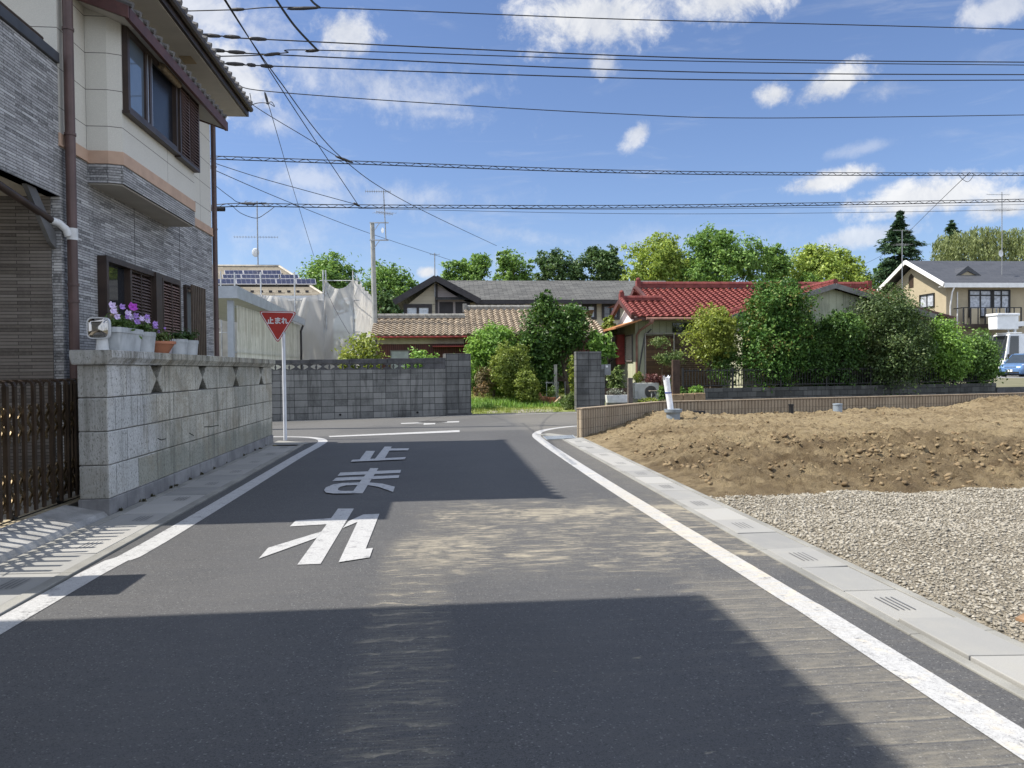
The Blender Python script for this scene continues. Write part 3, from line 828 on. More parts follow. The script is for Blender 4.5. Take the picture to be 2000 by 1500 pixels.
# raking side of the porch opening with its post
pb = MB(); pb.prism([(-4.50, 9.00, 3.60), (-4.50, 9.20, 3.60), (-4.50, 9.645, 3.16), (-4.50, 9.645, 2.98), (-4.50, 9.52, 3.04)], (-.05, 0, 0)); pb.build('porch_brace', mat('grey_trim', (.11, .11, .112), .6, .2, 4), H)
aw = MB(); aw.tube([(-4.55, 8.0, 3.56), (-4.53, 9.0, 3.40), (-4.50, 9.58, 3.29)], .045, 10); aw.build('porch_gutter', BROWN, H, True)
el = MB(); el.tube([(-4.51, 9.52, 3.30), (-4.45, 9.61, 3.28), (-4.40, 9.67, 3.22), (-4.38, 9.69, 3.14)], .045, 10); el.build('pipe_elbow', WHITE, H, True)
lamp = MB(); lamp.lathe((-5.25, 9.58, 2.78), [(.02, -.09), (.07, -.06), (.085, 0), (.07, .06), (.02, .09)], 14); lamp.build('porch_lamp', BLACK, H, True)
# bay window
B0, B1, XB = 10.39, 13.40, -4.03
bw = MB(); bw.add([(XW, B0, 4.36), (XB - .16, B0, 4.36), (XB, B0 + .06, 4.36), (XB, B1, 4.36), (XW, B1, 4.36), (XW, B0, 6.2), (XB - .16, B0, 6.1), (XB, B0 + .06, 6.05), (XB, B1, 6.05), (XW, B1, 6.2)],
                   [(4, 3, 2, 1, 0), (5, 6, 7, 8, 9), (0, 1, 6, 5), (1, 2, 7, 6), (2, 3, 8, 7), (3, 4, 9, 8)])
bay = bw.build('bay_window', CREAM, H)
bb = MB(); bb.prism([(XW, B0 - .012, 4.19), (XB - .155, B0 - .012, 4.19), (XB + .012, B0 + .05, 4.19), (XB + .012, B1 + .012, 4.19), (XW, B1 + .012, 4.19)], (0, 0, .168)); bb.build('bay_band', BAND, bay, bevel=.005)
bs = MB(); bs.prism([(XW, B0, 3.95), (XB - .16, B0, 3.95), (XB, B0 + .06, 3.95), (XB, B1, 3.95), (XW, B1, 3.95)], (0, 0, .239)); bs.build('bay_skirt', LEDGER, bay)
bu = MB(); bu.prism([(XW, B0 + .03, 3.93), (XB - .17, B0 + .03, 3.93), (XB - .03, B0 + .09, 3.93), (XB - .03, B1 - .03, 3.93), (XW, B1 - .03, 3.93)], (0, 0, .018)); bu.build('bay_soffit', SOFFIT, bay)
FB = ((XB, 0, 0), (0, 1, 0), (1, 0, 0))


def framebox(mb, fr, u0, u1, z0, z1, n0, n1, w, wb=None):
    wb = wb or w
    mb.fbox(fr, u0, u0 + w, n0, n1, z0, z1); mb.fbox(fr, u1 - w, u1, n0, n1, z0, z1)
    mb.fbox(fr, u0 + w, u1 - w, n0, n1, z1 - w, z1); mb.fbox(fr, u0 + w, u1 - w, n0, n1, z0, z0 + wb)


def louvre(mb, fr, u0, u1, z0, z1, n0, n1, pitch=.05):
    z = z0
    while z < z1 - pitch * .5:
        P = lambda u, n, zz: (fr[0][0] + fr[1][0] * u + fr[2][0] * n, fr[0][1] + fr[1][1] * u + fr[2][1] * n, zz)
        mb.add([P(u0, n1, z), P(u1, n1, z), P(u1, n0, z + pitch * 1.0), P(u0, n0, z + pitch * 1.0), P(u0, n1, z + .008), P(u1, n1, z + .008), P(u1, n0, z + pitch + .008), P(u0, n0, z + pitch + .008)], MB.BOXF)
        z += pitch


def window(parent, fr, u0, u1, z0, z1, fmat, depth=.06, ft=.05, sashes=2, gmat=None, curtain=True, transom=None, proud=.04, name='window', cfrac=(0., .5)):
    mb = MB(); framebox(mb, fr, u0, u1, z0, z1, .004, proud, ft)
    um = (u1 - u0 - 2 * ft) / sashes
    for i in range(1, sashes): mb.fbox(fr, u0 + ft + um * i - ft * .35, u0 + ft + um * i + ft * .35, .006, proud * .8, z0 + ft, z1 - ft)
    if transom: mb.fbox(fr, u0 + ft, u1 - ft, .006, proud * .85, transom - ft * .4, transom + ft * .4)
    wdw = mb.build(name, fmat, parent)
    g = MB(); g.fbox(fr, u0 + ft, u1 - ft, .002, .008, z0 + ft, z1 - ft); g.build('pane', gmat or GLASS, wdw)
    return wdw


wf = MB(); framebox(wf, FB, 10.47, 12.40, 4.90, 6.00, .003, .075, .07); wf.fbox(FB, 11.28, 11.36, .01, .06, 4.97, 5.93); wf.fbox(FB, 10.44, 12.44, .003, .10, 4.86, 4.90)
wf.fbox(FB, 11.16, 11.22, .01, .05, 4.97, 5.93)
win = wf.build('window', BROWN, H)
al = MB(); al.fbox(FB, 10.54, 10.555, .02, .06, 4.97, 5.99); al.fbox(FB, 11.222, 11.24, .02, .055, 4.97, 5.99); al.fbox(FB, 11.362, 11.376, .02, .06, 4.97, 5.99); al.split('sash_edge', STEEL, win)
g = MB(); g.fbox(FB, 10.54, 11.28, .004, .02, 4.97, 5.93); g.build('pane', glassmat('painted_sky_glass', (.10, .13, .17), .03, 1.0), win)  # sky reflection put into this pane's pale blue base colour
g = MB(); g.fbox(FB, 11.36, 12.33, .004, .012, 4.97, 5.93); g.build('pane', mat('screened_glass', (.012, .014, .02), .25, .3, 4, 0, 60, spec=.25), win)
bl = MB(); bl.tube([(XB + .10, 11.62, 5.93), (XB + .10, 12.36, 5.93)], .055, 10); bl.build('rolled_blind', mat('bamboo', (.20, .155, .10), .9, .4, 30, .6, 60), win, True)
sh = MB(); framebox(sh, FB, 12.43, 13.40, 4.84, 6.03, .003, .10, .05); sh.fbox(FB, 12.89, 12.93, .02, .09, 4.89, 5.98); sh.fbox(FB, 12.45, 13.38, .003, .015, 4.86, 6.01)
shp = sh.build('shutter', BROWN, H)
lv = MB(); louvre(lv, FB, 12.48, 12.89, 4.90, 5.97, .02, .105, .05); louvre(lv, FB, 12.93, 13.35, 4.90, 5.97, .02, .105, .05)
lv.build('louvre', mat('louvre_brown', (.24, .16, .14), .5, .2, 5), shp)
sw = window(H, FR, 13.78, 14.45, 4.80, 5.6, BROWN, sashes=1)
# bay roof
br = MB(); XE = -3.80; BA, BZ = 10.07, 14.60
br.prism([(XW, BA + .04, 6.36), (XE, BA + .04, 6.11), (XE, BA + .04, 6.05), (XW, BA + .04, 6.30)], (0, BZ - BA - .08, 0)); br.build('bay_roof', DARKTILE, H)
bf = MB(); bf.box(XE - .03, XE + .02, BA, BZ, 5.91, 6.07)
bf.prism([(XW + .01, BA - .02, 6.30), (XE + .02, BA - .02, 6.07), (XE + .02, BA - .02, 5.91), (XW + .01, BA - .02, 6.14)], (0, .05, 0)); bf.prism([(XW + .01, BZ - .03, 6.30), (XE + .02, BZ - .03, 6.07), (XE + .02, BZ - .03, 5.91), (XW + .01, BZ - .03, 6.14)], (0, .05, 0))
bf.build('bay_fascia', MAROON, H, bevel=.006)
bt = MB()
for i in range(18):
    y = BA + .06 + i * .25; bt.tube([(XE + .05, y, 6.10), (XE - .2, y, 6.19), (XW + .02, y, 6.37)], .038, 8)
bt.build('bay_roof_tile', DARKTILE, H, True)
so = MB(); so.add([(XW, BA + .04, 6.17), (XE - .03, BA + .04, 5.94), (XE - .03, BZ - .04, 5.94), (XW, BZ - .04, 6.17)], [(0, 1, 2, 3)]); so.build('bay_eave_soffit', SOFFIT, H)
# main roof: hipped, eaves .6 m
E0, E1, XE2, XE1 = 9.05, 16.42, -3.84, -12.3; ZE = 6.98
rf = MB(); ry0, ry1 = E0 + 3.2, E1 - 3.2; zr = ZE + 1.75; xr = (XE1 + XE2) / 2
rf.add([(XE1, E0, ZE), (XE2, E0, ZE), (XE2, E1, ZE), (XE1, E1, ZE), (xr, ry0, zr), (xr, ry1, zr)], [(1, 2, 5, 4), (3, 0, 4, 5), (0, 1, 4), (2, 3, 5)])
roof = rf.build('roof', DARKTILE, H)
fa = MB(); fa.box(XE2 - .03, XE2 + .015, E0, E1, ZE - .22, ZE - .03); fa.box(XE1, XE2 - .032, E0, E0 + .04, ZE - .22, ZE - .03); fa.box(XE1, XE2 - .032, E1 - .04, E1, ZE - .22, ZE - .03); fa.build('fascia', mat('dark_fascia', (.035, .025, .022), .5, .3, 4), roof)
gt = MB(); gt.tube([(XE2 + .06, E0 + .02, ZE - .08), (XE2 + .06, E1 - .02, ZE - .08)], .055, 8); gt.build('roof_gutter', BROWN, roof, True)
so = MB(); so.box(XE1 + .02, XE2 - .035, E0 + .045, E1 - .045, ZE - .235, ZE - .205); so.build('soffit', SOFFIT, roof)
vt = MB(); vt.box(-4.22, -4.02, 13.3, 13.62, ZE - .245, ZE - .236); vt.build('soffit_vent', mat('vent_tan', (.25, .19, .11), .7), roof)
tb = MB()
for i in range(29):
    y = E0 + .13 + i * .253; tb.tube([(XE2 + .10, y, ZE + .015), (XE2 - .4, y, ZE + .17), (XE2 - 1.6, y, ZE + .68)], [.05, .05, .045], 8)
tb.build('eave_tile', DARKTILE, roof, True)
hp = MB()
for a in ((XE2 + .05, E1 + .03, ZE + .03), (XE2 + .05, E0 - .03, ZE + .03)):
    b = (xr, ry1 if a[1] > 12 else ry0, zr + .05); hp.tube([a, Vector(a).lerp(Vector(b), .5), b], .09, 8)
hp.build('hip_tile', DARKTILE, roof, True)
# downspouts
for (x, y, r, z0, z1) in ((XW + .09, 9.74, .058, .1, 6.75), (XW + .02, 15.99, .05, .1, 6.72)):
    d = MB(); d.tube([(x, y, z0), (x, y, z1)], r, 14); dp = d.build('downspout', PIPEB, H, True)
    for z in (1.2, 2.35, 2.55, 4.35, 5.6):
        b = MB(); b.tube([(x, y, z), (x, y, z + .03)], r * 1.16, 14); b.build('pipe_clip', PIPEB, dp)
d = MB(); d.tube([(XW + .09, 9.74, 3.10), (XW + .09, 9.74, 3.24)], .064, 12); d.build('pipe_joint', WHITE, H, True)
# ground floor shuttered window
wf = MB(); framebox(wf, FR, 10.62, 13.56, 1.10, 3.05, .003, .12, .07); wf.fbox(FR, 11.46, 11.52, .01, .10, 1.17, 2.98); wf.fbox(FR, 12.36, 12.62, .003, .14, 1.10, 3.05)
win = wf.build('window', BROWN, H)
g = MB(); g.fbox(FR, 10.69, 11.46, .003, .012, 1.17, 2.98); g.build('pane', GLASS, win)
cu = MB()
for i in range(5): cu.fbox(FR, 10.74 + i * .07, 10.79 + i * .07, -.0005, .0026, 1.2, 2.6)
for a, b, n0, n1, mm in ((11.52, 12.36, .01, .07, mat('louvre_dark', (.12, .09, .085), .5, .2, 5)), (12.66, 13.50, .05, .13, MATS['louvre_brown'])):
    s_ = MB(); framebox(s_, FR, a, b, 1.14, 3.0, n0 - .005, n1 + .005, .04); s_.fbox(FR, (a + b) / 2 - .012, (a + b) / 2 + .012, n0, n1 + .004, 1.18, 2.96); s_.fbox(FR, a + .01, b - .01, n0 - .006, n0 - .002, 1.15, 2.99)
    so = s_.build('shutter', BROWN, H)
    lv = MB(); louvre(lv, FR, a + .04, b - .04, 1.19, 2.94, n0, n1, .046); lv.build('louvre', mm, so)
hd = MB(); hd.fbox(FR, 12.46, 12.54, .142, .15, 1.75, 2.15); hd.build('lock_plate', mat('lock_plate', (.10, .08, .06), .4, metal=.3), win)
# barred window
wf = MB(); framebox(wf, FR, 14.06, 14.96, 1.85, 3.04, .003, .05, .05); win = wf.build('window', BROWN, H)
g = MB(); g.fbox(FR, 14.11, 14.91, .003, .01, 1.9, 2.99); g.build('pane', mat('frosted_glass', (.24, .27, .28), .35, .1), win)
gr = MB()
for i in range(8): gr.fbox(FR, 14.18 + i * .105, 14.22 + i * .105, .09, .125, 1.80, 3.06)
gr.fbox(FR, 14.10, 14.97, .06, .09, 1.9, 1.94); gr.fbox(FR, 14.10, 14.97, .06, .09, 2.92, 2.96); gr.build('window_bars', mat('bar_brown', (.10, .075, .055), .5, .2, 6), win)

# neighbour whose roof shades the foreground (outside the frame, left of the camera)
NH = thing('house', 'neighbouring house beside the camera, seen only through the roof shadow across the near road', 'house', (-4.5, -1, 0))
b = MB(); b.box(-11, -4.6, -8.0, 4.75, -.1, 6.4); b.build('wall', CREAM, NH)
b = MB(); b.add([(-11.7, -8.6, 6.45), (-3.45, -8.6, 7.05 - .02), (-3.45, 5.14, 7.05), (-11.7, 5.14, 6.45), (-7.6, -8.6, 8.35), (-7.6, 5.14, 8.35)], [(1, 2, 5, 4), (3, 0, 4, 5), (0, 3, 2, 1), (0, 1, 4), (2, 3, 5)]); b.build('roof', DARKTILE, NH)
for y in (-6, -3, 0, 2.6):
    window(NH, ((-4.6, 0, 0), (0, 1, 0), (1, 0, 0)), y, y + 1.5, 4.0, 5.2, BROWN)

# ================================================================== STONE WALL, COPING, END PILLAR
m, t, p = newmat('wall_stone')
P = t.pos(); uv, u, v = t.walluv()
bt = t.new('ShaderNodeTexBrick', {'Color1': (0, 0, 0), 'Color2': (1, 1, 1), 'Mortar': (.5, .5, .5), 'Scale': 1.0, 'Mortar Size': .006, 'Mortar Smooth': .3, 'Brick Width': .61, 'Row Height': .3555}); bt.offset = .5
t.l.new(t.vm('ADD', uv, (0.23, -.176, 0)), bt.inputs['Vector'])
Y_ = t.xyz(P)[1]; Z_ = t.xyz(P)[2]
n = t.noise(P, 1.4, 5, .65); f = t.noise(t.mapv(P, (60, 60, 26)), 1.0, 2, .8); f2 = t.noise(P, 22, 4, .7)
tone = t.m('ADD', t.m('MULTIPLY', bt.outputs['Color'], .45), t.m('MULTIPLY', t.mr(n, .35, .65), .4))
pale = t.ramp(tone, [(0, (.42, .425, .41)), (.5, (.52, .52, .505)), (1, (.60, .60, .58))])
warm = t.ramp(tone, [(0, (.31, .31, .265)), (.4, (.43, .415, .355)), (.7, (.50, .475, .40)), (1, (.58, .555, .48))])
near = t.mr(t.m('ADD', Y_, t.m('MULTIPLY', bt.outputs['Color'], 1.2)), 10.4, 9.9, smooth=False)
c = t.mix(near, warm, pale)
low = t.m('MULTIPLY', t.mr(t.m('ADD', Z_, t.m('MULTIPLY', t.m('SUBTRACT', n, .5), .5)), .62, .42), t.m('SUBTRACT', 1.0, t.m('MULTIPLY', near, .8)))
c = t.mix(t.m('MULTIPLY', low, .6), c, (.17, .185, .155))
c = t.mix(t.m('MULTIPLY', t.mr(f, .55, .64), .72), c, (.055, .055, .048))
c = t.mix(t.m('MULTIPLY', t.mr(f2, .5, .72), .3), c, (.10, .10, .085))
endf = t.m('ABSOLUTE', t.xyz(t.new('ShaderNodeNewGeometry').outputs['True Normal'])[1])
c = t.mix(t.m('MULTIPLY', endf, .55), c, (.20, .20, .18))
top = t.m('MULTIPLY', t.mr(Z_, 1.25, 1.75), t.mr(t.noise(t.mapv(P, (4, 4, .7)), 1.4, 5, .7), .42, .68)); c = t.mix(t.m('MULTIPLY', top, .8), c, (.085, .078, .058))
warmst = t.noise(t.mapv(P, (1.2, 1.2, 1.6)), 1.3, 6, .7, dist=.4); c = t.mix(t.m('MULTIPLY', t.mr(warmst, .45, .68), t.m('SUBTRACT', .62, t.m('MULTIPLY', near, .35))), c, (.235, .205, .145))
sv = t.noise(t.mapv(P, (7, 7, .5)), 1.3, 5, .65); c = t.mix(t.m('MULTIPLY', t.mr(sv, .48, .70), .55), c, (.09, .09, .07))
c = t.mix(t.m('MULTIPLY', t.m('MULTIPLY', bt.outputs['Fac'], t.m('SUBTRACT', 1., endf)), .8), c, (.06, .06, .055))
t.l.new(c, p.inputs['Base Color']); p.inputs['Roughness'].default_value = .9; p.inputs['Specular IOR Level'].default_value = .2
hh = t.m('ADD', t.m('MULTIPLY', t.m('SUBTRACT', 1., bt.outputs['Fac']), 1.2), t.m('ADD', t.m('MULTIPLY', f, -.5), t.m('MULTIPLY', f2, .5)))
t.l.new(t.bump(hh, .75, .015), p.inputs['Normal'])
STONE = m
BASEC = mat('wall_footing', (.13, .13, .135), .9, .45, 2.2, .5, 30, col2=(.24, .24, .24), streak=.5)
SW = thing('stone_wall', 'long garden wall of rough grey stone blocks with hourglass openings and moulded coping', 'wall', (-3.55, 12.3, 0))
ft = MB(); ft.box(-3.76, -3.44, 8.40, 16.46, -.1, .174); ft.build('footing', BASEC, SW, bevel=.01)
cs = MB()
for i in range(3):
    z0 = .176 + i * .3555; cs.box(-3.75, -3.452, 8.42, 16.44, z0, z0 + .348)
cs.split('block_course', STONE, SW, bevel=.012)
jo = MB(); jo.box(-3.73, -3.475, 8.44, 16.42, .17, 1.25); jo.build('mortar', mat('mortar', (.09, .09, .085), .95), SW)
hx = MB(); z0, z1, zm = 1.2445, 1.585, 1.415
cents = [8.42, 9.86, 11.72, 13.60, 15.50, 16.44]
for i in range(5):
    a, b = cents[i], cents[i + 1]; L = .20
    pts = []
    pts += [(a, z0), (a, z1)] if i == 0 else [(a + L, z0), (a + .008, zm), (a + L, z1)]
    pts += [(b, z1), (b, z0)] if i == 4 else [(b - L, z1), (b - .008, zm), (b - L, z0)]
    hx.prism([(-3.75, y, z) for y, z in pts], (.298, 0, 0))
hx.split('pointed_block', STONE, SW, bevel=.01)
cp = MB(); y = 8.36; rng = random.Random(2)
while y < 16.4:
    e = min(y + .62, 16.5); e = 16.5 if 16.5 - e < .2 else e
    j = rng.uniform(-.006, .006)
    cp.prism([(-3.78, y, 1.588), (-3.43 + j, y, 1.588), (-3.42 + j, y, 1.61), (-3.385 + j, y, 1.655), (-3.38 + j, y, 1.66), (-3.38 + j, y, 1.74), (-3.80, y, 1.74), (-3.80, y, 1.66)], (0, e - y - .005, 0)); y = e
cp.build('coping', STONE, SW, bevel=.008)
crk = MB()
for pts in ([(1155 * .28, 640 + 775 * .28), (1125 * .28, 640 + 783 * .28), (1100 * .28, 640 + 772 * .28)], [(1425 * .28, 640 + 692 * .28), (1470 * .28, 640 + 690 * .28), (1525 * .28, 640 + 680 * .28)], [(1320 * .28, 640 + 735 * .28), (1350 * .28, 640 + 752 * .28)]):
    crk.tube([pX(a, b, -3.4515) for a, b in pts], .006, 5)
crk.split('crack', SLOT, SW)
PS = thing('gate_pillar', 'stone gate pillar at the near end of the accordion gate, outside the left edge', 'pillar', (-3.6, 5.7, 0))
MB().box(-3.75, -3.452, 5.5, 5.94, -.1, 1.58).build('shaft', STONE, PS, bevel=.01)
cpm = MB(); cpm.box(-3.80, -3.40, 5.46, 5.98, 1.585, 1.68); cpm.build('cap', STONE, PS, bevel=.01)

# ================================================================== ACCORDION GATE
GATEB = mat('gate_bronze', (.045, .030, .020), .38, .3, 5, 0, 60, spec=.5, metal=.35)
GT = thing('accordion_gate', 'dark brown folding lattice gate standing across the driveway entrance', 'gate', (-4.03, 7.6, .1))
ys = [7.47, 7.61, 7.77, 7.95, 8.11, 8.30, 8.47, 8.65, 8.82, 8.98, 9.14, 9.26]
y = 7.33
while y > 6.0: ys.insert(0, y); y -= .15
for y in ys:
    pk = MB(); r = .05; X0, X1 = -3.95, -4.13; zt = 1.43
    pts = [(X0, .16), (X0, zt - r), (X0 - r * .3, zt - r * .3), (X0 - r, zt), (X1 + r, zt), (X1 + r * .3, zt - r * .3), (X1, zt - r), (X1, .16)]
    for (xa, za), (xb, zb) in zip(pts, pts[1:]):
        d = Vector((xb - xa, 0, zb - za)); nn = Vector((-d.z, 0, d.x)).normalized() * .012
        pk.prism([(xa - nn.x, y - .022, za - nn.z), (xb - nn.x, y - .022, zb - nn.z), (xb + nn.x, y - .022, zb + nn.z), (xa + nn.x, y - .022, za + nn.z)], (0, .044, 0))
    pk.build('picket', GATEB, GT)
LATG = mat('lattice_gold', (.16, .115, .06), .3, .3, 5, metal=.6)
for zc in (1.10, .93, .47, .29):
    lt = MB()
    for a, b in zip(ys, ys[1:]):
        for q in (-1, 1):
            lt.bar((-4.00 - .03 * (q > 0), a, zc - q * .085), (-4.00 - .03 * (q > 0), b, zc + q * .085), .012, .034)
    lt.build('lattice', LATG, GT)
rr = MB()
for z in (1.165, .36, .20): rr.tube([(-4.06, 6.0, z), (-4.06, 9.26, z)], .008, 6)
rr.split('rod', STEEL, GT)
cs_ = MB()
for y in (8.62, 7.72, 6.9):
    cs_.box(-4.06, -4.02, y - .03, y + .03, .145, .20); cs_.tube([(-4.06, y, .145), (-4.02, y, .145)], .04, 12)
cs_.split('castor', BLACK, GT)
MB().box(-4.045, -4.03, 5.0, 9.25, .104, .112).build('floor_track', SLOT, GT)
jamb = MB(); jamb.box(-4.10, -4.02, 9.30, 9.36, .1, 1.60); jamb.build('jamb_post', GATEB, GT)
# a small shaded return wall behind the gate so the yard reads as closed
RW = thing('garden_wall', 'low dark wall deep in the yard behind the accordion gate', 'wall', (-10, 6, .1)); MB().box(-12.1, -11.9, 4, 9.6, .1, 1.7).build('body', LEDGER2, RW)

# ================================================================== STOP SIGN
RED = mat('sign_red', (.36, .028, .020), .45, .12, 4, 0, 40, spec=.4)
SGW = mat('sign_white', (.68, .68, .70), .45, .08, 6, 0, 40)
POLE = mat('sign_pole', (.56, .58, .62), .45, .12, 3, .1, 40, streak=.25)
SS = thing('stop_sign', 'red triangular stop sign with white lettering on a white pole', 'road sign', (-3.32, 17.03, 0))
sp = MB(); sp.tube([(-3.315, 17.06, -.05), (-3.322, 17.06, 2.70)], .038, 14); sp.build('pole', POLE, SS, True)
cl_ = MB(); cl_.tube([(-3.32, 17.06, 2.60), (-3.32, 17.06, 2.64)], .046, 12); cl_.tube([(-3.32, 17.06, 2.30), (-3.32, 17.06, 2.34)], .046, 12); cl_.box(-3.5, -3.2, 17.034, 17.042, 2.61, 2.63); cl_.split('clamp', GAL, SS)
TL, TR_, TB = Vector((-3.815, 17.0, 2.795)), Vector((-3.035, 17.03, 2.775)), Vector((-3.435, 17.015, 2.115))
cen = (TL + TR_ + TB) / 3


def rtri(k, y, rad):
    pts = []; C3 = [cen + (q - cen) * k for q in (TL, TR_, TB)]
    for i in range(3):
        a, b, c_ = C3[i - 1], C3[i], C3[(i + 1) % 3]
        p0 = b + (a - b).normalized() * rad; p1 = b + (c_ - b).normalized() * rad
        for s in range(5):
            f = s / 4; pts.append(p0 * (1 - f) ** 2 + b * 2 * f * (1 - f) + p1 * f * f)
    return [(q.x, q.y + y, q.z) for q in pts]


pn = MB(); pn.prism(rtri(1.03, 0, .08), (0, .014, 0)); pn.build('panel', RED, SS)
rb = MB(); o_, i_ = rtri(.97, -.003, .075), rtri(.905, -.003, .06)
nn = len(o_); rb.add(o_ + i_, [(k, (k + 1) % nn, nn + (k + 1) % nn, nn + k) for k in range(nn)]); rb.build('border', SGW, SS)
lt = MB(); LB = lambda x, z: (TL.x + .78 * x, 17.0 + .03 * x - .004, 2.785 - .02 * x + z)


def stroke(pts, x0, z0, s, w):
    q = [Vector((x0 + a * s, z0 + b * s)) for a, b in pts]
    for a, b in zip(q, q[1:]):
        d = (b - a); L = d.length; d.normalize(); nv = Vector((-d.y, d.x)) * w / 2; e = d * w * .25
        c4 = [a - e - nv, b + e - nv, b + e + nv, a - e + nv]
        lt.prism([LB(v.x / .78, v.y) for v in c4], (0, .002, 0))


G1 = [[(.5, 1), (.5, .04)], [(.5, .6), (.9, .6)], [(.18, .62), (.18, .04)], [(0, .02), (1, .02)]]
G2 = [[(.08, .82), (.92, .82)], [(.14, .56), (.86, .56)], [(.55, 1), (.55, .2), (.45, .04), (.22, .02), (.12, .14), (.22, .27), (.5, .27), (.72, .2), (.95, .02)]]
G3 = [[(.27, 1), (.27, 0)], [(0, .74), (.40, .78), (.02, .2)], [(.27, .5), (.55, .80), (.70, .74), (.68, .2), (.76, .04), (1, .18)]]
for i, G in enumerate((G1, G2, G3)):
    for st in G: stroke(st, .175 + i * .150, -.245, .125, .022)
lt.build('lettering', SGW, SS)

# ================================================================== MIRROR AND POTS ON THE WALL
MR = thing('safety_mirror', 'small square convex mirror on a white stem at the near corner of the stone wall', 'mirror', (-3.65, 8.72, 1.74))
MB().lathe((-3.64, 8.78, 1.741), [(.07, 0), (.065, .02), (.05, .18)], 16).build('stem', WHITE, MR, True)


def sqr(cx, y, cz, hw, n=28, e=4.5):
    return [(cx + hw * math.copysign(abs(math.cos(a)) ** (2 / e), math.cos(a)), y, cz + hw * math.copysign(abs(math.sin(a)) ** (2 / e), math.sin(a))) for a in [2 * math.pi * i / n for i in range(n)]]


fm = MB(); fm.prism(sqr(-3.65, 8.70, 1.985, .118), (0, .05, 0)); fm.build('frame', mat('mirror_frame', (.5, .51, .52), .35, .1, 5), MR, True)
gm = MB(); rings = [(1., .0), (.85, .018), (.6, .038), (.3, .05), (.02, .054)]
base_ = sqr(-3.65, 8.698, 1.985, .104)
for k, dy in rings: gm.v += [(-3.65 + (x + 3.65) * k, y - dy * .8, 1.985 + (z - 1.985) * k) for x, y, z in base_]
nb = len(base_)
for i in range(4): gm.f += [(i * nb + j, i * nb + (j + 1) % nb, (i + 1) * nb + (j + 1) % nb, (i + 1) * nb + j) for j in range(nb)]
gm.build('glass', mat('mirror_glass', (.34, .32, .30), .02, .02, 2, metal=1.0), MR, True)

SOIL = mat('potting_soil', (.05, .035, .025), .95, .3, 20, .5, 60)
TERRA = mat('terracotta', (.36, .15, .085), .8, .2, 4, .2, 50)
POTW = mat('pot_grey_white', (.40, .42, .43), .6, .18, 4, .1, 50, streak=.35)
LP1 = leafmat('petunia_leaf', [(.05, .10, .025), (.10, .17, .04), (.16, .24, .07)], .3)
FLW = mat('petal_pale_lilac', (.62, .52, .74), .6, .2, 30); FLP = mat('petal_magenta', (.36, .05, .42), .6, .25, 30); FLV = mat('petal_violet', (.40, .25, .60), .6, .25, 30)


def flower(c, r, nrm, mt, parent):
    mb = MB(); n = Vector(nrm).normalized(); a = n.cross(Vector((0, 0, 1))).normalized(); b = n.cross(a); N_ = 20
    ring = []
    for i in range(N_):
        th_ = 2 * math.pi * i / N_; rr = r * (1 + .13 * math.cos(5 * th_)); ring.append(Vector(c) + (a * math.cos(th_) + b * math.sin(th_)) * rr + n * .012 * math.cos(5 * th_))
    mid = [Vector(c) + (q - Vector(c)) * .35 - n * r * .18 for q in ring]
    mb.add(ring + mid + [Vector(c) - n * r * .7], [(i, (i + 1) % N_, N_ + (i + 1) % N_, N_ + i) for i in range(N_)] + [(N_ + i, N_ + (i + 1) % N_, 2 * N_) for i in range(N_)])
    o = mb.build('flower', mt, parent, True)
    return o


def pot(label, x, y, rt, rb, h, pmat, leaf, seed, rect=None, lm=None, n=500, flowers=(), ls=.05, spread=1.0, lipped=True):
    th = thing('potted_plant', label, 'potted plant', (x, y, 1.74), 'flower pots on top of the stone wall'); mb = MB()
    if rect:
        def sect(k, z, e=9): return [(x + rect[0] * k * math.copysign(abs(math.cos(a)) ** (2 / e), math.cos(a)), y + rect[1] * k * math.copysign(abs(math.sin(a)) ** (2 / e), math.sin(a)), z) for a in [2 * math.pi * i / 40 for i in range(40)]]
        L = [sect(.80, 1.742), sect(.93, 1.742 + h * .78), sect(1.0, 1.742 + h * .78), sect(1.0, 1.742 + h), sect(.93, 1.742 + h), sect(.90, 1.742 + h - .03)]
        for s_ in L: mb.v += s_
        k = 40; mb.f = [(i * k + j, i * k + (j + 1) % k, (i + 1) * k + (j + 1) % k, (i + 1) * k + j) for i in range(5) for j in range(k)] + [tuple(range(k))[::-1]]
        sb = MB(); sb.poly(sect(.9, 1.742 + h - .03))
    else:
        prof = [(rb * .9, 0), (rb, .004), (rb + (rt - rb) * .8, h * .78)] + ([(rt, h * .78)] if lipped else []) + [(rt, h), (rt * .92, h), (rt * .88, h - .03)]
        mb.lathe((x, y, 1.742), prof[:-1] + [prof[-1]], 24); mb.f = [f for f in mb.f]
        mb.f.pop()
        sb = MB(); sb.lathe((x, y, 1.742 + h - .032), [(rt * .89, 0), (.01, .003)], 24)
    mb.build('pot', pmat, th, True); sb.build('soil', SOIL, th)
    rx, ry = (rect[0] * .9, rect[1] * .9) if rect else (rt * .95, rt * .95)
    quads('foliage', leaf_array([(x, y, 1.742 + h + leaf * .35, rx * spread, ry * spread, leaf)], n, ls, seed, clump=.4, per=10, shell=.1, up=.8, aspect=.42, fill=.5), lm or LP1, th)
    for (dx, dy, dz, r, mt) in flowers: flower((x + dx, y + dy * .85, 1.742 + h + dz * .8), r * .68, (.75 + .1 * math.sin(dy * 40), -.7, .25 + .2 * math.cos(dz * 60)), mt, th)
    return th


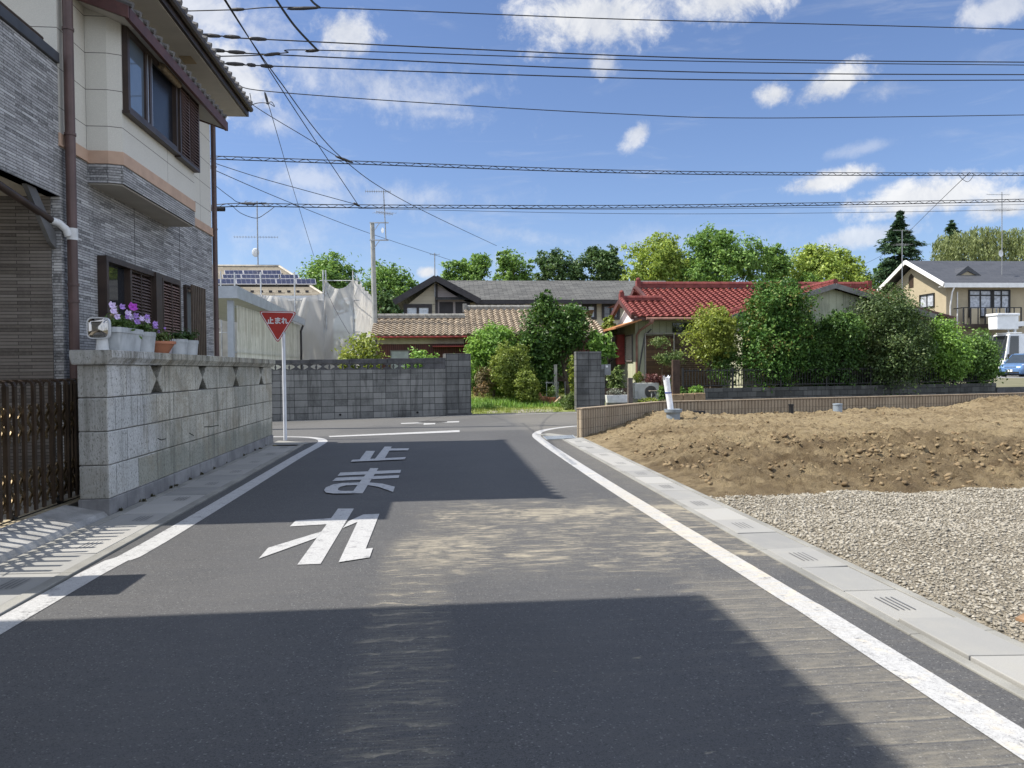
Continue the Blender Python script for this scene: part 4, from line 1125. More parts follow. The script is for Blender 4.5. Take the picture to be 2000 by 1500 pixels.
pot('long white window-box planter full of lilac and magenta petunias on the stone wall', -3.58, 9.14, 0, 0, .26, POTW, .12, 1, (.13, .36), n=700,
    flowers=[(.05, -.38, .22, .055, FLW), (.06, -.30, .15, .05, FLW), (.0, -.27, .31, .06, FLW), (.06, -.13, .30, .05, FLV), (.08, .0, .22, .055, FLW), (.1, .1, .32, .075, FLP), (.1, .2, .20, .05, FLV), (.02, .28, .18, .05, FLW), (.08, .3, .12, .055, FLV), (.1, -.1, .16, .04, FLV)])
pot('round white pot of violet petunias between the long planter and the terracotta bowl', -3.60, 9.80, .16, .135, .25, POTW, .11, 2, n=420,
    flowers=[(.05, -.14, .20, .05, FLW), (.08, -.02, .17, .045, FLW), (.05, .06, .24, .05, FLV), (.12, .14, .14, .05, FLV), (.1, .2, .10, .05, FLV)])
pot('low terracotta bowl of short green seedlings on the stone wall', -3.58, 10.27, .22, .13, .155, TERRA, .09, 3, n=420, lm=leafmat('sedum_leaf', [(.07, .10, .025), (.13, .17, .05), (.18, .15, .05)], .25),
    flowers=[(0, .05, .16, .03, FLV), (.05, .15, .22, .025, FLV)])
pot('grey-pink pot half hidden behind the terracotta bowl', -3.66, 10.68, .13, .11, .20, mat('pot_pinkish', (.34, .31, .33), .7, .15, 5), .06, 4, n=180)
pot('weathered white pot of bushy green leaves, second from the far end of the row', -3.58, 10.98, .15, .13, .21, POTW, .10, 5, n=420, lm=leafmat('dark_pot_leaf', [(.02, .05, .015), (.05, .10, .025), (.09, .16, .04)], .25))
pot('small white pot at the far end of the row of pots', -3.56, 11.42, .14, .12, .21, POTW, .13, 6, n=380, lm=MATS['dark_pot_leaf'])
# ================================================================== BLOCK WALLS
BLOCK = brickmat('concrete_block', [(.13, .132, .128), (.185, .187, .18), (.24, .24, .23), (.155, .157, .152)], (.035, .035, .036), .40, .20, .007, 0., .92, .8, .55, .6, 18, .15)
BLOCK2 = brickmat('concrete_block_pillar', [(.085, .088, .088), (.13, .133, .13), (.17, .172, .166), (.105, .107, .105)], (.03, .03, .03), .40, .20, .007, 0., .92, .8, .5, .6, 16, .15)
BLKC = mat('block_plain', (.085, .085, .088), .92, .3, 4, .5, 40, fine=.3, streak=.5)
wa, wb_ = Vector((-4.87, 23.76, 0)), Vector((1.08, 25.36, 0)); wd = (wb_ - wa).normalized(); wn = Vector((wd.y, -wd.x, 0))
FW = (tuple(wa), tuple(wd), tuple(wn)); WL = (wb_ - wa).length
BW = thing('block_wall', 'weathered dark concrete block wall with an openwork top row across the crossing street', 'wall', tuple(wa + wd * 3))
mb = MB(); mb.fbox(FW, -5.0, WL - .86, -.12, 0, -.1, 1.52); mb.build('wall', BLOCK, BW)
ow = MB(); u = -5.0
while u < WL - 1.7:
    ow.fbox(FW, u, u + .035, -.115, -.005, 1.52, 1.72); ow.fbox(FW, u + .365, u + .40, -.115, -.005, 1.52, 1.72)
    ow.fbox(FW, u + .035, u + .365, -.115, -.005, 1.522, 1.548); ow.fbox(FW, u + .035, u + .365, -.115, -.005, 1.692, 1.718)
    P = lambda uu, z: tuple(Vector(wa) + wd * uu + wn * -.10 + Vector((0, 0, z)))
    for sx in (-1, 1):
        c = u + .20
        ow.prism([P(c + sx * .165, 1.549), P(c + sx * .165, 1.61), P(c + sx * .05, 1.549)], tuple(wn * .08)); ow.prism([P(c + sx * .165, 1.691), P(c + sx * .165, 1.645), P(c + sx * .075, 1.691)], tuple(wn * .08))
    ow.prism([P(u + .185, 1.549), P(u + .215, 1.549), P(u + .23, 1.62), P(u + .17, 1.62)], tuple(wn * .08))
    ow.prism([P(u + .17, 1.621), P(u + .23, 1.621), P(u + .205, 1.691), P(u + .195, 1.691)], tuple(wn * .08))
    u += .40
ow.fbox(FW, u, WL - .86, -.118, -.002, 1.521, 1.72)
ow.build('openwork_block', BLKC, BW)
mb = MB()
for i in range(9):
    a = -5 + i * 1.2; b = min(a + 1.194, WL - .865)
    if a < WL - 1: mb.fbox(FW, a, b, -.135, .015, 1.722, 1.79 + .012 * i)
mb.build('coping', BLKC, BW, bevel=.006)
mb = MB(); mb.fbox(FW, WL - .86, WL, -.30, .03, -.1, 2.02); pil = mb.build('pillar', BLOCK2, BW, bevel=.006)
mb = MB(); mb.fbox(FW, WL - .875, WL + .015, -.31, .045, -.1, .07); mb.build('pillar_base', BLKC, BW)
mb = MB()
for u in (1.9, 4.35): mb.tube([tuple(wa + wd * u + wn * -.01 + Vector((0, 0, .13))), tuple(wa + wd * u + wn * .035 + Vector((0, 0, .13)))], .035, 10)
mb.split('drain_pipe', SLOT, BW)
# pillar on the right of the opening
a = pY(1126, 800, 26.2); b = pY(1178, 800, 26.35)
GP = thing('block_pillar', 'grey concrete block gate pillar with a meter box, right of the grassy opening', 'pillar', (a.x + .4, 26.3, 0))
mb = MB(); mb.box(a.x, a.x + .885, 26.2, 26.6, -.1, 2.08); mb.build('shaft', BLOCK2, GP, bevel=.006)
mb = MB(); mb.box(a.x + .887, a.x + 1.01, 26.24, 26.56, -.1, 1.45); mb.build('return', BLOCK2, GP)
mb = MB(); mb.box(a.x + .89, a.x + 1.0, 26.3, 26.5, 1.46, 1.62); mb.box(a.x + 1.012, a.x + 1.24, 26.3, 26.5, 1.25, 1.63); mb.build('meter_box', mat('meter_grey', (.17, .18, .185), .5, .15, 5), GP, bevel=.008)
mb = MB(); mb.box(a.x + 1.06, a.x + 1.14, 26.292, 26.299, 1.52, 1.59); mb.build('window', WHITE, GP)

# low brown split-rib wall round the building plot
m, t, p = newmat('ribbed_block')
uv, u, v = t.walluv(); P = t.pos()
n = t.noise(P, 2.2, 4, .6); f = t.noise(P, 45, 3, .7)
rib = t.m('SINE', t.m('MULTIPLY', u, 2 * math.pi / .10)); crs = t.m('FRACT', t.m('DIVIDE', v, .2)); cell = t.m('FLOOR', t.m('DIVIDE', u, .4))
rr = t.noise(t.comb(t.m('MULTIPLY', cell, 2.3), t.m('MULTIPLY', t.m('FLOOR', t.m('DIVIDE', v, .2)), 3.7)), 1., 1)
c = t.mix(t.mr(n, .3, .7), (.24, .19, .135), (.32, .265, .195)); c = t.mix(t.m('MULTIPLY', t.mr(rr, .4, .6), .35), c, (.20, .155, .11)); c = t.mix(t.m('MULTIPLY', t.mr(f, .45, .7), .35), c, (.42, .36, .28))
gap = t.m('MAXIMUM', t.m('LESS_THAN', crs, .035), t.m('MULTIPLY', t.mr(rib, -.75, -.97), .9))
c = t.mix(t.m('MULTIPLY', gap, .7), c, (.062, .047, .032)); c = t.mix(t.m('MULTIPLY', t.mr(rib, .88, .98), .35), c, (.40, .34, .26))
t.l.new(c, p.inputs['Base Color']); p.inputs['Roughness'].default_value = .9; p.inputs['Specular IOR Level'].default_value = .2
t.l.new(t.bump(t.m('SUBTRACT', t.m('MULTIPLY', rib, .6), gap), .8, .02), p.inputs['Normal'])
RIB = m
LW = thing('retaining_wall', 'low brown ribbed block wall bordering the bare building plot', 'wall', (5.5, 19.05, 0))
pts = [(2.98, 16.36), (5.5, 19.05), (16.2, 21.2), (50, 28)]; ins = [(3.07, 16.25), (5.55, 18.93), (16.23, 21.08), (50, 27.88)]
mb = MB(); n = 4; z0, z1 = -.1, .62
mb.v = [(x, y, z0) for x, y in pts] + [(x, y, z0) for x, y in ins] + [(x, y, z1) for x, y in pts] + [(x, y, z1) for x, y in ins]
for i in range(3): mb.f += [(i, i + 1, 8 + i + 1, 8 + i), (4 + i + 1, 4 + i, 12 + i, 12 + i + 1), (8 + i, 8 + i + 1, 12 + i + 1, 12 + i)]
mb.f += [(0, 8, 12, 4), (3, 7, 15, 11)]
mb.build('wall', RIB, LW)
mb = MB(); off = .012
o2 = [(2.965, 16.365), (5.49, 19.06), (16.19, 21.215), (50, 28.01)]; i2 = [(3.075, 16.235), (5.56, 18.915), (16.24, 21.068), (50, 27.868)]
mb.v = [(x, y, .622) for x, y in o2] + [(x, y, .622) for x, y in i2] + [(x, y, .645) for x, y in o2] + [(x, y, .645) for x, y in i2]
for i in range(3): mb.f += [(i, i + 1, 8 + i + 1, 8 + i), (4 + i + 1, 4 + i, 12 + i, 12 + i + 1), (8 + i, 8 + i + 1, 12 + i + 1, 12 + i), (i + 1, i, 4 + i, 5 + i)]
mb.f += [(0, 8, 12, 4), (3, 7, 15, 11)]
mb.build('coping', mat('ribbed_cap', (.27, .215, .155), .9, .2, 5, .3, 50), LW)

# low block wall and iron fence of the red-roofed house
la, lb = pY(1378, 770, 26.6), pY(1946, 760, 29.2); la.z = lb.z = 0; ld = (lb - la); LL = ld.length; ld.normalize(); ln = Vector((ld.y, -ld.x, 0)); FL = (tuple(la), tuple(ld), tuple(ln))
HW = thing('block_wall', 'low grey block wall under the iron fence and hedge, behind the brown wall', 'wall', tuple(la + ld * 4))
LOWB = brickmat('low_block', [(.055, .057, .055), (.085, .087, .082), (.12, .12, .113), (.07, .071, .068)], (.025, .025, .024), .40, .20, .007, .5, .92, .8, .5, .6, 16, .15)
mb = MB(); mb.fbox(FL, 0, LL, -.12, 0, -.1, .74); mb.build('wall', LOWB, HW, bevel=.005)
mb = MB(); mb.fbox(FL, LL + .004, LL + 8, -.16, .04, -.1, .56); mb.build('kerb', BLKC, HW)
FE = thing('iron_fence', 'black iron railing with thin upright bars on top of the low block wall', 'fence', tuple(la + ld * 4 + Vector((0, 0, .74))))
mb = MB()
for z in (.82, 1.36): mb.fbox(FL, -.9, LL - .1, -.075, -.05, z, z + .03)
mb.build('rail', BLACK, FE)
mb = MB(); u = -.85
while u < LL - .1: mb.fbox(FL, u, u + .02, -.073, -.053, .80, 1.44); u += .118
mb.build('bar', BLACK, FE)['kind'] = 'stuff'
for i in range(8):
    mb = MB(); u = -.9 + i * (LL + .75) / 7; mb.fbox(FL, u, u + .055, -.09, -.035, .70, 1.48); mb.build('post', BLACK, FE)
SANDST = mat('sandstone', (.24, .17, .10), .9, .3, 5, .6, 40, fine=.2)
for i in range(3):
    x0 = 1313 + i * 22; a = pY(x0, 790, 25.8); b = pY(x0 + 21, 790, 25.85)
    o = MB().box(a.x, b.x - .015, 25.8, 26.15, -.05, .58 + .012 * i).build('edging_stone', SANDST, bevel=.02, base=(a.x + .15, 25.9, 0))
    tag(o, ['tan edging stone at the left end, under the dark timber post', 'middle one of three tan edging stones', 'tan edging stone butting against the low block wall'][i], 'stone', 'tan edging stones')
DKW = mat('dark_timber', (.055, .035, .025), .85, .35, (6), .4, 50, streak=.5)
for px, pw, pt, y, lab in ((1314, 14, 703, 25.9, 'dark weathered timber post beside the wrapped white pipe'), (1227, 9, 738, 25.8, 'grey-brown short timber post beside the white planter box')):
    a = pY(px, pt, y); b = pY(px + pw, pt, y)
    o = MB().box(a.x, b.x, y, y + .16, -.05, a.z).build('timber_post', DKW if px > 1300 else mat('grey_timber', (.10, .085, .075), .9, .3, 6, .4, 40), bevel=.01, base=(a.x, y, 0)); tag(o, lab, 'post')

# ================================================================== PIPES IN THE PLOT
PVC = mat('pvc_grey', (.23, .27, .31), .5, .15, 4, .1, 40, fine=.2)
BLUE = mat('tape_blue', (.01, .03, .22), .4, .1, 5)
q = Vector((5.28, 17.35, .22)); q = pY(1310, 812, 17.4); zq = float(dirtz(np.array([q.x]), np.array([q.y]))[0]) - .06
WP = thing('wrapped_pipe', 'tall pipe wrapped in white plastic with blue tape, standing in a grey bucket-like sleeve', 'pipe', (q.x, q.y, .15))
mb = MB(); mb.lathe((q.x + .06, q.y, zq - .05), [(.15, 0), (.16, .22), (.20, .24), (.21, .31), (.195, .31), (.15, .16)], 20, 1., 1.); mb.build('sleeve', PVC, WP, True)
tp = pY(1301, 737, 17.4); mb = MB()
bt_ = Vector((q.x + .02, q.y, zq + .05)); mb.tube([bt_, bt_.lerp(tp, .35) + Vector((.008, 0, 0)), bt_.lerp(tp, .7), tp], [.068, .072, .072, .078], 12); mb.build('wrapped_tube', mat('white_wrap', (.72, .74, .78), .35, .1, 9, .5, 30), WP, True)
for f in (.12, .62):
    c = bt_.lerp(tp, f); mb = MB(); mb.tube([c - Vector((0, 0, .012)), c + Vector((0, 0, .018))], .076, 12); mb.build('tape_band', BLUE, WP, True)
c = bt_.lerp(tp, .985); mb = MB()
for a_, r_ in ((0.3, .10), (1.9, .085), (3.5, .10), (5.1, .11)): mb.add([c + Vector((math.cos(a_) * .07, math.sin(a_) * .07, -.06)), c + Vector((math.cos(a_ + .9) * .07, math.sin(a_ + .9) * .07, -.02)), c + Vector((math.cos(a_ + .5) * r_, math.sin(a_ + .5) * r_, .07)), c + Vector((math.cos(a_ + .1) * r_ * 1.1, math.sin(a_ + .1) * r_ * 1.1, .02))], [(0, 1, 2, 3)])
mb.build('plastic_frill', MATS['white_wrap'], WP)


def dz1(x, y): return float(dirtz(np.array([x]), np.array([y]))[0])


a = pY(1329, 810, 18.95); b = pY(1369, 810, 19.05)
o = MB().box(a.x, b.x, 18.72, 18.86, .18, .40).build('black_box', mat('black_plastic', (.012, .012, .014), .5, .3, 6), bevel=.01, base=(a.x, 18.8, .2)); tag(o, 'long black plastic box lying against the brown wall', 'box')
a = pY(1545, 808, 19.2); mb = MB(); z = dz1(a.x, 19.2); mb.lathe((a.x, 19.2, z - .05), [(.06, 0), (.06, .22), (.075, .222), (.075, .255), (.05, .255), (.045, .1)], 14); tag(mb.build('pipe_stub', MATS['black_plastic'], None, True, base=(a.x, 19.2, z)), 'short black capped pipe standing in the dirt', 'pipe')
a = pY(1636, 805, 19.0); z = dz1(a.x, 19.0); mb = MB(); mb.lathe((a.x, 19.0, z - .05), [(.115, 0), (.115, .20), (.125, .202), (.125, .235), (.10, .236), (.02, .245)], 18); tag(mb.build('pipe_stub', PVC, None, True, base=(a.x, 19.0, z)), 'wide light grey pipe stub with a lid standing in the dirt', 'pipe')
a = pG(1993, 1222); o = MB().obox((a.x + .05, a.y, .05), (.07, .03, .01), (-.012, .03, 0), (0, 0, .008)).build('board_scrap', mat('scrap_wood', (.24, .15, .085), .8, .3, 8), base=(a.x, a.y, .03)); tag(o, 'small orange-brown scrap of wood on the gravel at the right edge', 'board')

# ================================================================== ROOF HELPERS
def tileroof(mb, o, eu, ev, U, V, pu, pv, amp, step, sub=6, clip=None, flip=False):
    """pantile field: S-profile across u, stepped courses up the slope v"""
    o, eu, ev = Vector(o), Vector(eu).normalized(), Vector(ev).normalized(); nrm = eu.cross(ev).normalized()
    if nrm.z < 0: nrm = -nrm
    nu = int(U / pu * sub) + 1; us = np.linspace(0, U, nu); rng = np.random.default_rng(int(U * 100))
    ph = us / pu * 2 * math.pi; prof = amp * (np.sin(ph) + .35 * np.sin(2 * ph + .6))
    nv = int(math.ceil(V / pv))
    for k in range(nv):
        v0, v1 = k * pv, min((k + 1) * pv, V); jit = rng.normal(0, step * .12, nu)
        rows = []
        for v, h in ((v0, 0. if k else -.02), (v0, step), (v1, 0.)):
            rows.append([tuple(o + eu * a + ev * (v - (.012 if h == step else 0)) + nrm * (pf + h + (j if h == step else 0))) for a, pf, j in zip(us, prof, jit)])
        base = len(mb.v)
        for r in rows: mb.v += r
        for i in range(2):
            for j in range(nu - 1):
                if clip is not None:
                    um = (us[j] + us[j + 1]) / 2
                    if not clip(um, (v0 + v1) / 2): continue
                mb.f.append((base + i * nu + j, base + i * nu + j + 1, base + (i + 1) * nu + j + 1, base + (i + 1) * nu + j))
    return mb


def ridge(mb, a, b, r=.11, pitch=.3, h=.12):
    """ridge course: a low wall of tiles with round capping tiles"""
    a, b = Vector(a), Vector(b); L = (b - a).length; d = (b - a) / L
    mb.bar(a + Vector((0, 0, h / 2)), b + Vector((0, 0, h / 2)), r * 1.7, h)
    n = max(1, int(L / pitch))
    for i in range(n):
        p0 = a + d * (L * i / n); p1 = a + d * (L * (i + 1) / n - .01); q = Vector((0, 0, h + r * .25)); mb.tube([p0 + q, p1 + q], [r, r * .93], 8)


# ================================================================== RED-ROOFED HOUSE
REDT = mat('red_roof_tile', (.125, .028, .026), .65, .4, 3.5, .15, 60, spec=.25, col2=(.21, .058, .048), fine=.22, fscale=14)
GREENW = brickmat('pale_green_boards', [(.36, .37, .27), (.40, .41, .30), (.38, .385, .285)], (.09, .095, .07), .30, 9.0, .006, 0, .7, .3, .25, .25, 30)
COPPER = mat('copper_pipe', (.24, .13, .10), .5, .2, 4)
YF = 31.6
RH = thing('house', 'single-storey house with glossy red tiled roof and pale green board walls', 'house', (12, YF, 0))
pe = pY(1243, 618, 30.9); xl = pe.x; ze = pe.z; s_ = .385
pr_ = pY(1252, 563, 35.0); xr2 = pY(1690, 552, 35.0).x; zr_ = ze + s_ * 4.1
lv_ = Vector((0, 4.1, 4.1 * s_)); SLN = lv_.length; evd = lv_.normalized()
mbt = MB(); xm = pr_.x - .1
tileroof(mbt, (xl - .1, 30.9, ze), (1, 0, 0), evd, xr2 - xl + .4, SLN, .285, .26, .028, .045, 7, clip=lambda u, v: (u > .95 or v < SLN * .52))
rb = MB()
rb.add([(xm - .1, 35.0, zr_), (xr2 + .2, 35.0, zr_), (xr2 + .2, 39.2, ze), (xm - .1, 39.2, ze)], [(0, 1, 2, 3)])
zlow = ze + s_ * 2.1
rb.add([(xl - .1, 33.0, zlow), (xm + 1.5, 33.0, zlow), (xm + 1.5, 36, ze + .75), (xl - .1, 36, ze + .75)], [(0, 1, 2, 3)])
roof = mbt.build('roof', REDT, RH); rb.build('rear_roof', REDT, RH)
rg = MB(); ridge(rg, (xm, 35.0, zr_ + .02), (xr2 + .2, 35.0, zr_ + .02), .11, .42, .16); ridge(rg, (xl - .1, 33.0, zlow + .02), (xm + .5, 33.0, zlow + .02), .10, .3, .10)
for (x, y, z) in ((xm - .05, 35.0, zr_ + .02), (xl - .12, 33.0, zlow)):
    rg.box(x - .08, x + .1, y - .16, y + .16, z, z + .34); rg.lathe((x + .02, y, z + .33), [(.06, 0), (.11, .05), (.09, .12), (.02, .15)], 8)
rg.build('ridge_tile', REDT, RH, True)
vg = MB()
for (x, ya, za, yb, zb) in ((xl - .16, 30.86, ze - .02, 33.0, zlow + .02), (xl - .16, 35.2, ze + 1.1 - 1.05, 33.0, zlow + .02), (xm - .16, 33.2, zlow + .1, 35.0, zr_ + .03), (xm - .16, 36.6, zr_ - .75, 35.0, zr_ + .03)):
    vg.bar((x, ya, za), (x, yb, zb), .14, .20)
vg.build('barge_board', MAROON, RH)
vt = MB(); n_ = 9
for i in range(n_):
    f = i / n_; a = Vector((xl - .14, 30.86, ze + .09)).lerp(Vector((xl - .14, 33.0, zlow + .12)), f); b = Vector((xl - .14, 30.86, ze + .09)).lerp(Vector((xl - .14, 33.0, zlow + .12)), f + 1 / n_ - .01); vt.tube([a, b], [.10, .085], 8)
vt.build('verge_tile', REDT, RH, True)
wl = MB(); x0w = pY(1241, 700, YF).x
WALLC = mat('white_gable', (.72, .72, .70), .8, .05, 3)
wl.box(x0w, xr2 - .1, YF, 38.4, -.1, ze - .12); wl.build('wall', GREENW, RH)
gb = MB(); gb.prism([(x0w + .03, 31.0, ze - .15), (x0w + .03, 33.0, zlow - .12), (x0w + .03, 35.0, ze - .15)], (.1, 0, 0)); gb.build('gable_panel', WALLC, RH)
fs_ = MB(); fs_.box(xl - .1, xr2 + .25, 30.95, 31.0, ze - .16, ze - .03); fs_.build('fascia', MAROON, RH)
so = MB(); so.box(xl - .05, xr2 + .2, 31.0, YF - .003, ze - .17, ze - .15); so.build('soffit', mat('soffit_green', (.24, .25, .21), .8, .1, 3), RH)
gt = MB(); gt.tube([(xl + .4, 30.86, ze - .10), (xr2 + .2, 30.86, ze - .12)], .06, 8); gt.build('roof_gutter', COPPER, RH, True)
# lean-to canopy over the left wall, corner downpipe
a = pY(1250, 628, 31.3); b = pX(1168, 648, x0w - 1.35)
cn = MB(); cn.prism([(x0w + .1, 30.9, a.z + .02), (x0w + .1, 36.0, a.z + .02), (x0w - 1.0, 36.0, a.z - .32), (x0w - 1.0, 30.9, a.z - .32)], (0, 0, .07)); cn.build('canopy', mat('rust_canopy', (.30, .13, .05), .7, .35, 5, .2, 30), RH)
dp = MB(); dp.tube([(x0w + .5, 30.9, ze - .25), (x0w + .12, 31.3, ze - .55), (x0w + .04, YF - .08, ze - .75), (x0w + .04, YF - .08, 0)], .05, 10); dp.lathe((x0w + .5, 30.9, ze - .32), [(.06, 0), (.12, .12), (.12, .22)], 10); dp.build('downspout', COPPER, RH, True)
# left wall shutter window with red frame
FLW_ = ((x0w, 0, 0), (0, 1, 0), (-1, 0, 0))
wz1 = pX(1225, 655, x0w).z; wz0 = pX(1225, 707, x0w).z
ya = YF + .35
lw = MB(); framebox(lw, FLW_, ya, ya + 1.25, wz0, wz1, .003, .06, .05); lwo = lw.build('window', mat('window_grey', (.12, .11, .10), .5), RH)
lv = MB(); louvre(lv, FLW_, ya + .05, ya + 1.2, wz0 + .05, wz1 - .05, .008, .05, .075); lv.build('louvre', mat('pale_louvre', (.52, .47, .38), .6, .15, 6), lwo)
sb = MB(); sb.fbox(FLW_, ya + 1.4, ya + 1.75, .003, .35, wz0 - .1, wz1 + .05); sb.build('shutter_box', mat('red_shutter', (.22, .035, .03), .6, .3, 5), RH)
l2 = MB(); framebox(l2, FLW_, ya + 1.9, ya + 3.1, wz0, wz1, .003, .06, .05); l2o = l2.build('window', MATS['window_grey'], RH); lv = MB(); louvre(lv, FLW_, ya + 1.95, ya + 3.05, wz0 + .05, wz1 - .05, .008, .05, .075); lv.build('louvre', MATS['pale_louvre'], l2o)
# front wall: timber panel, dark window, cable
FF = ((0, YF, 0), (1, 0, 0), (0, -1, 0))
a = pY(1262, 655, YF - .1); b = pY(1316, 742, YF - .1); c2 = pY(1440, 742, YF - .1)
TIM = brickmat('dark_boarding', [(.045, .025, .015), (.10, .055, .03), (.17, .10, .05), (.07, .04, .02)], (.02, .012, .008), 1.9, .16, .006, .4, .75, .4, .4, .3, 25)
tp_ = MB(); tp_.fbox(FF, a.x, b.x, .004, .06, .1, a.z); tp_.build('timber_screen', TIM, RH)
tf = MB(); tf.fbox(FF, a.x - .05, a.x - .003, .004, .08, .1, a.z + .05); tf.fbox(FF, b.x + .003, b.x + .05, .004, .08, .1, a.z + .05); tf.fbox(FF, a.x - .05, c2.x, .004, .085, a.z + .052, a.z + .10); tf.build('screen_frame', mat('frame_grey', (.30, .28, .26), .6), RH)
w0 = pY(1313, 631, YF); dw = MB(); dw.fbox(FF, w0.x, c2.x + 1, .003, .03, a.z + .12, w0.z); dw.build('dark_window', GLASS, RH)
ls = MB(); louvre(ls, FF, b.x + .06, c2.x, .15, a.z, .01, .06, .09); ls.build('slatted_shutter', mat('brown_slats', (.10, .07, .045), .7, .3, 6), RH)
lr = MB(); louvre(lr, FF, pY(1480, 700, YF).x, pY(1720, 700, YF).x, .3, 2.0, .01, .06, .09); lr.build('slatted_shutter', mat('pale_slats', (.36, .31, .22), .7, .3, 6), RH)
cb = MB(); cb.tube([pY(1272, 643, YF - .05), pY(1260, 655, YF - .05), pY(1255, 680, YF - .05), pY(1248, 725, YF - .05)], .03, 6); cb.build('conduit', mat('conduit_grey', (.08, .08, .08), .6), RH)
# front wing with its own gable
gp = pY(1624, 557, 29.4); gl = pY(1426, 618, 29.4); xw2 = 2 * gp.x - gl.x; yw = 29.4
mbw = MB(); evl = Vector((gp.x - gl.x, 0, gp.z - gl.z)); 
rw = MB()
tileroof(rw, (gl.x, yw - .3, gl.z), (0, 1, 0), evl, 4.2, evl.length, .285, .26, .028, .045, 6)
evr = Vector((gp.x - xw2, 0, gp.z - gl.z)); tileroof(rw, (xw2, yw - .3, gl.z), (0, 1, 0), evr, 4.2, evr.length, .285, .26, .028, .045, 6)
rw.build('wing_roof', REDT, RH)
ww = MB(); ww.prism([(gl.x + .5, yw, -.1), (xw2 - .5, yw, -.1), (xw2 - .5, yw, gl.z + .02), (gp.x, yw, gp.z - .14), (gl.x + .5, yw, gl.z + .02)], (0, 2.19, 0)); ww.build('wing_wall', GREENW, RH)
bb = MB(); bb.bar((gl.x - .03, yw - .32, gl.z - .06), (gp.x, yw - .32, gp.z - .06), .06, .20); bb.bar((xw2 + .03, yw - .325, gl.z - .06), (gp.x, yw - .325, gp.z - .06), .06, .20); bb.build('barge_board', mat('grey_barge', (.16, .155, .15), .7, .2, 4), RH)
bs_ = MB()
for q0 in (gl, Vector((xw2, yw, gl.z))):
    bs_.add([(q0.x, yw - .29, q0.z - .07), (gp.x, yw - .29, gp.z - .07), (gp.x, yw - .003, gp.z - .07), (q0.x, yw - .003, q0.z - .07)], [(0, 1, 2, 3)])
bs_.build('soffit', MATS['soffit_green'], RH)
rg = MB(); ridge(rg, (gp.x, yw - .32, gp.z + .02), (gp.x, 34.4, gp.z + .02), .10, .3, .08)
for q0 in (gl,):
    for i in range(14):
        a_ = Vector((q0.x, yw + 1.6, q0.z + .1)).lerp(Vector((gp.x, yw + 1.6, gp.z + .1)), i / 14); b_ = Vector((q0.x, yw + 1.6, q0.z + .1)).lerp(Vector((gp.x, yw + 1.6, gp.z + .1)), (i + .95) / 14); rg.tube([a_, b_], [.11, .095], 8)
x = xr2 + .15; rg.box(x - .1, x + .1, 34.85, 35.15, zr_, zr_ + .36)
rg.build('ridge_tile', REDT, RH, True)

# ================================================================== BROWN-TILED OUTBUILDING
BRT = mat('buff_roof_tile', (.28, .225, .165), .75, .2, 3.5, .2, 60, col2=(.38, .315, .24), fine=.3, fscale=16)
GRYT = mat('grey_ridge_tile', (.20, .195, .18), .8, .25, 6, .3, 40)
BH = thing('house', 'low outbuilding with buff pantile roof and dark red corrugated walls behind the block wall', 'house', (0, 33.5, 0))
el, er = pY(724, 655, 33), pY(912, 655, 33); s2 = .42
zr1 = pY(740, 622, 35.1).z; V1 = Vector((0, 2.1, zr1 - el.z))
mb = MB(); tileroof(mb, (el.x, 33, el.z), (1, 0, 0), V1, er.x - el.x, V1.length, .28, .26, .035, .058, 6); mb.build('roof', BRT, BH)
e2 = pY(1190, 648, 33); zr2 = pY(900, 606, 36.2).z; V2 = Vector((0, 3.2, zr2 - el.z))
mb = MB(); tileroof(mb, (er.x, 33, el.z + .03), (1, 0, 0), V2, e2.x - er.x, V2.length, .28, .26, .035, .058, 6, clip=lambda u, v: u < (e2.x - er.x) - .2 * v); mb.build('main_roof', BRT, BH)
mb = MB(); ridge(mb, (el.x + .15, 35.1, zr1), (er.x, 35.1, zr1), .09, .3, .10); ridge(mb, (er.x, 36.2, zr2), (e2.x - .6, 36.2, zr2), .10, .3, .12); mb.box(er.x - .05, er.x + .12, 36.0, 36.4, zr2 - .1, zr2 + .3); mb.build('ridge_tile', GRYT, BH, True)
mb = MB(); mb.add([(el.x, 35.1, zr1), (er.x, 35.1, zr1), (er.x, 37.2, el.z), (el.x, 37.2, el.z)], [(0, 1, 2, 3)]); mb.add([(er.x, 36.2, zr2), (e2.x, 36.2, zr2), (e2.x, 39.4, el.z), (er.x, 39.4, el.z)], [(0, 1, 2, 3)]); mb.build('rear_roof', BRT, BH)
CORR = brickmat('red_corrugated', [(.085, .028, .022), (.11, .036, .028), (.07, .024, .02)], (.03, .012, .01), .09, 6, .012, 0, .6, .6, .3, .3, 30)
mb = MB(); wx0, wx1 = el.x + .25, e2.x - .4
mb.box(wx0, er.x - .1, 33.45, 37, -.1, el.z - .36); mb.box(er.x - .099, wx1, 33.45, 39, -.1, el.z - .1); mb.build('wall', CORR, BH)
mb = MB(); mb.box(wx0 - .02, er.x - .12, 33.40, 33.448, el.z - .36, el.z - .10); mb.build('frieze_board', mat('cream_frieze', (.36, .32, .24), .8, .15, 4), BH)
mb = MB(); mb.box(el.x, er.x, 33.03, 33.08, el.z - .10, el.z - .02); mb.tube([(el.x + .1, 33.0, el.z - .08), (er.x, 33.0, el.z - .08)], .045, 8); mb.tube([(er.x - .02, 33.05, el.z - .1), (er.x - .02, 33.3, el.z - .4), (er.x - .02, 33.35, .4)], .04, 8); mb.build('roof_gutter', MATS['red_shutter'], BH)
a = pY(845, 676, 33.3); mb = MB(); mb.box(a.x, er.x - .15, 32.9, 33.44, a.z - .04, a.z); mb.build('awning', MATS['red_shutter'], BH)
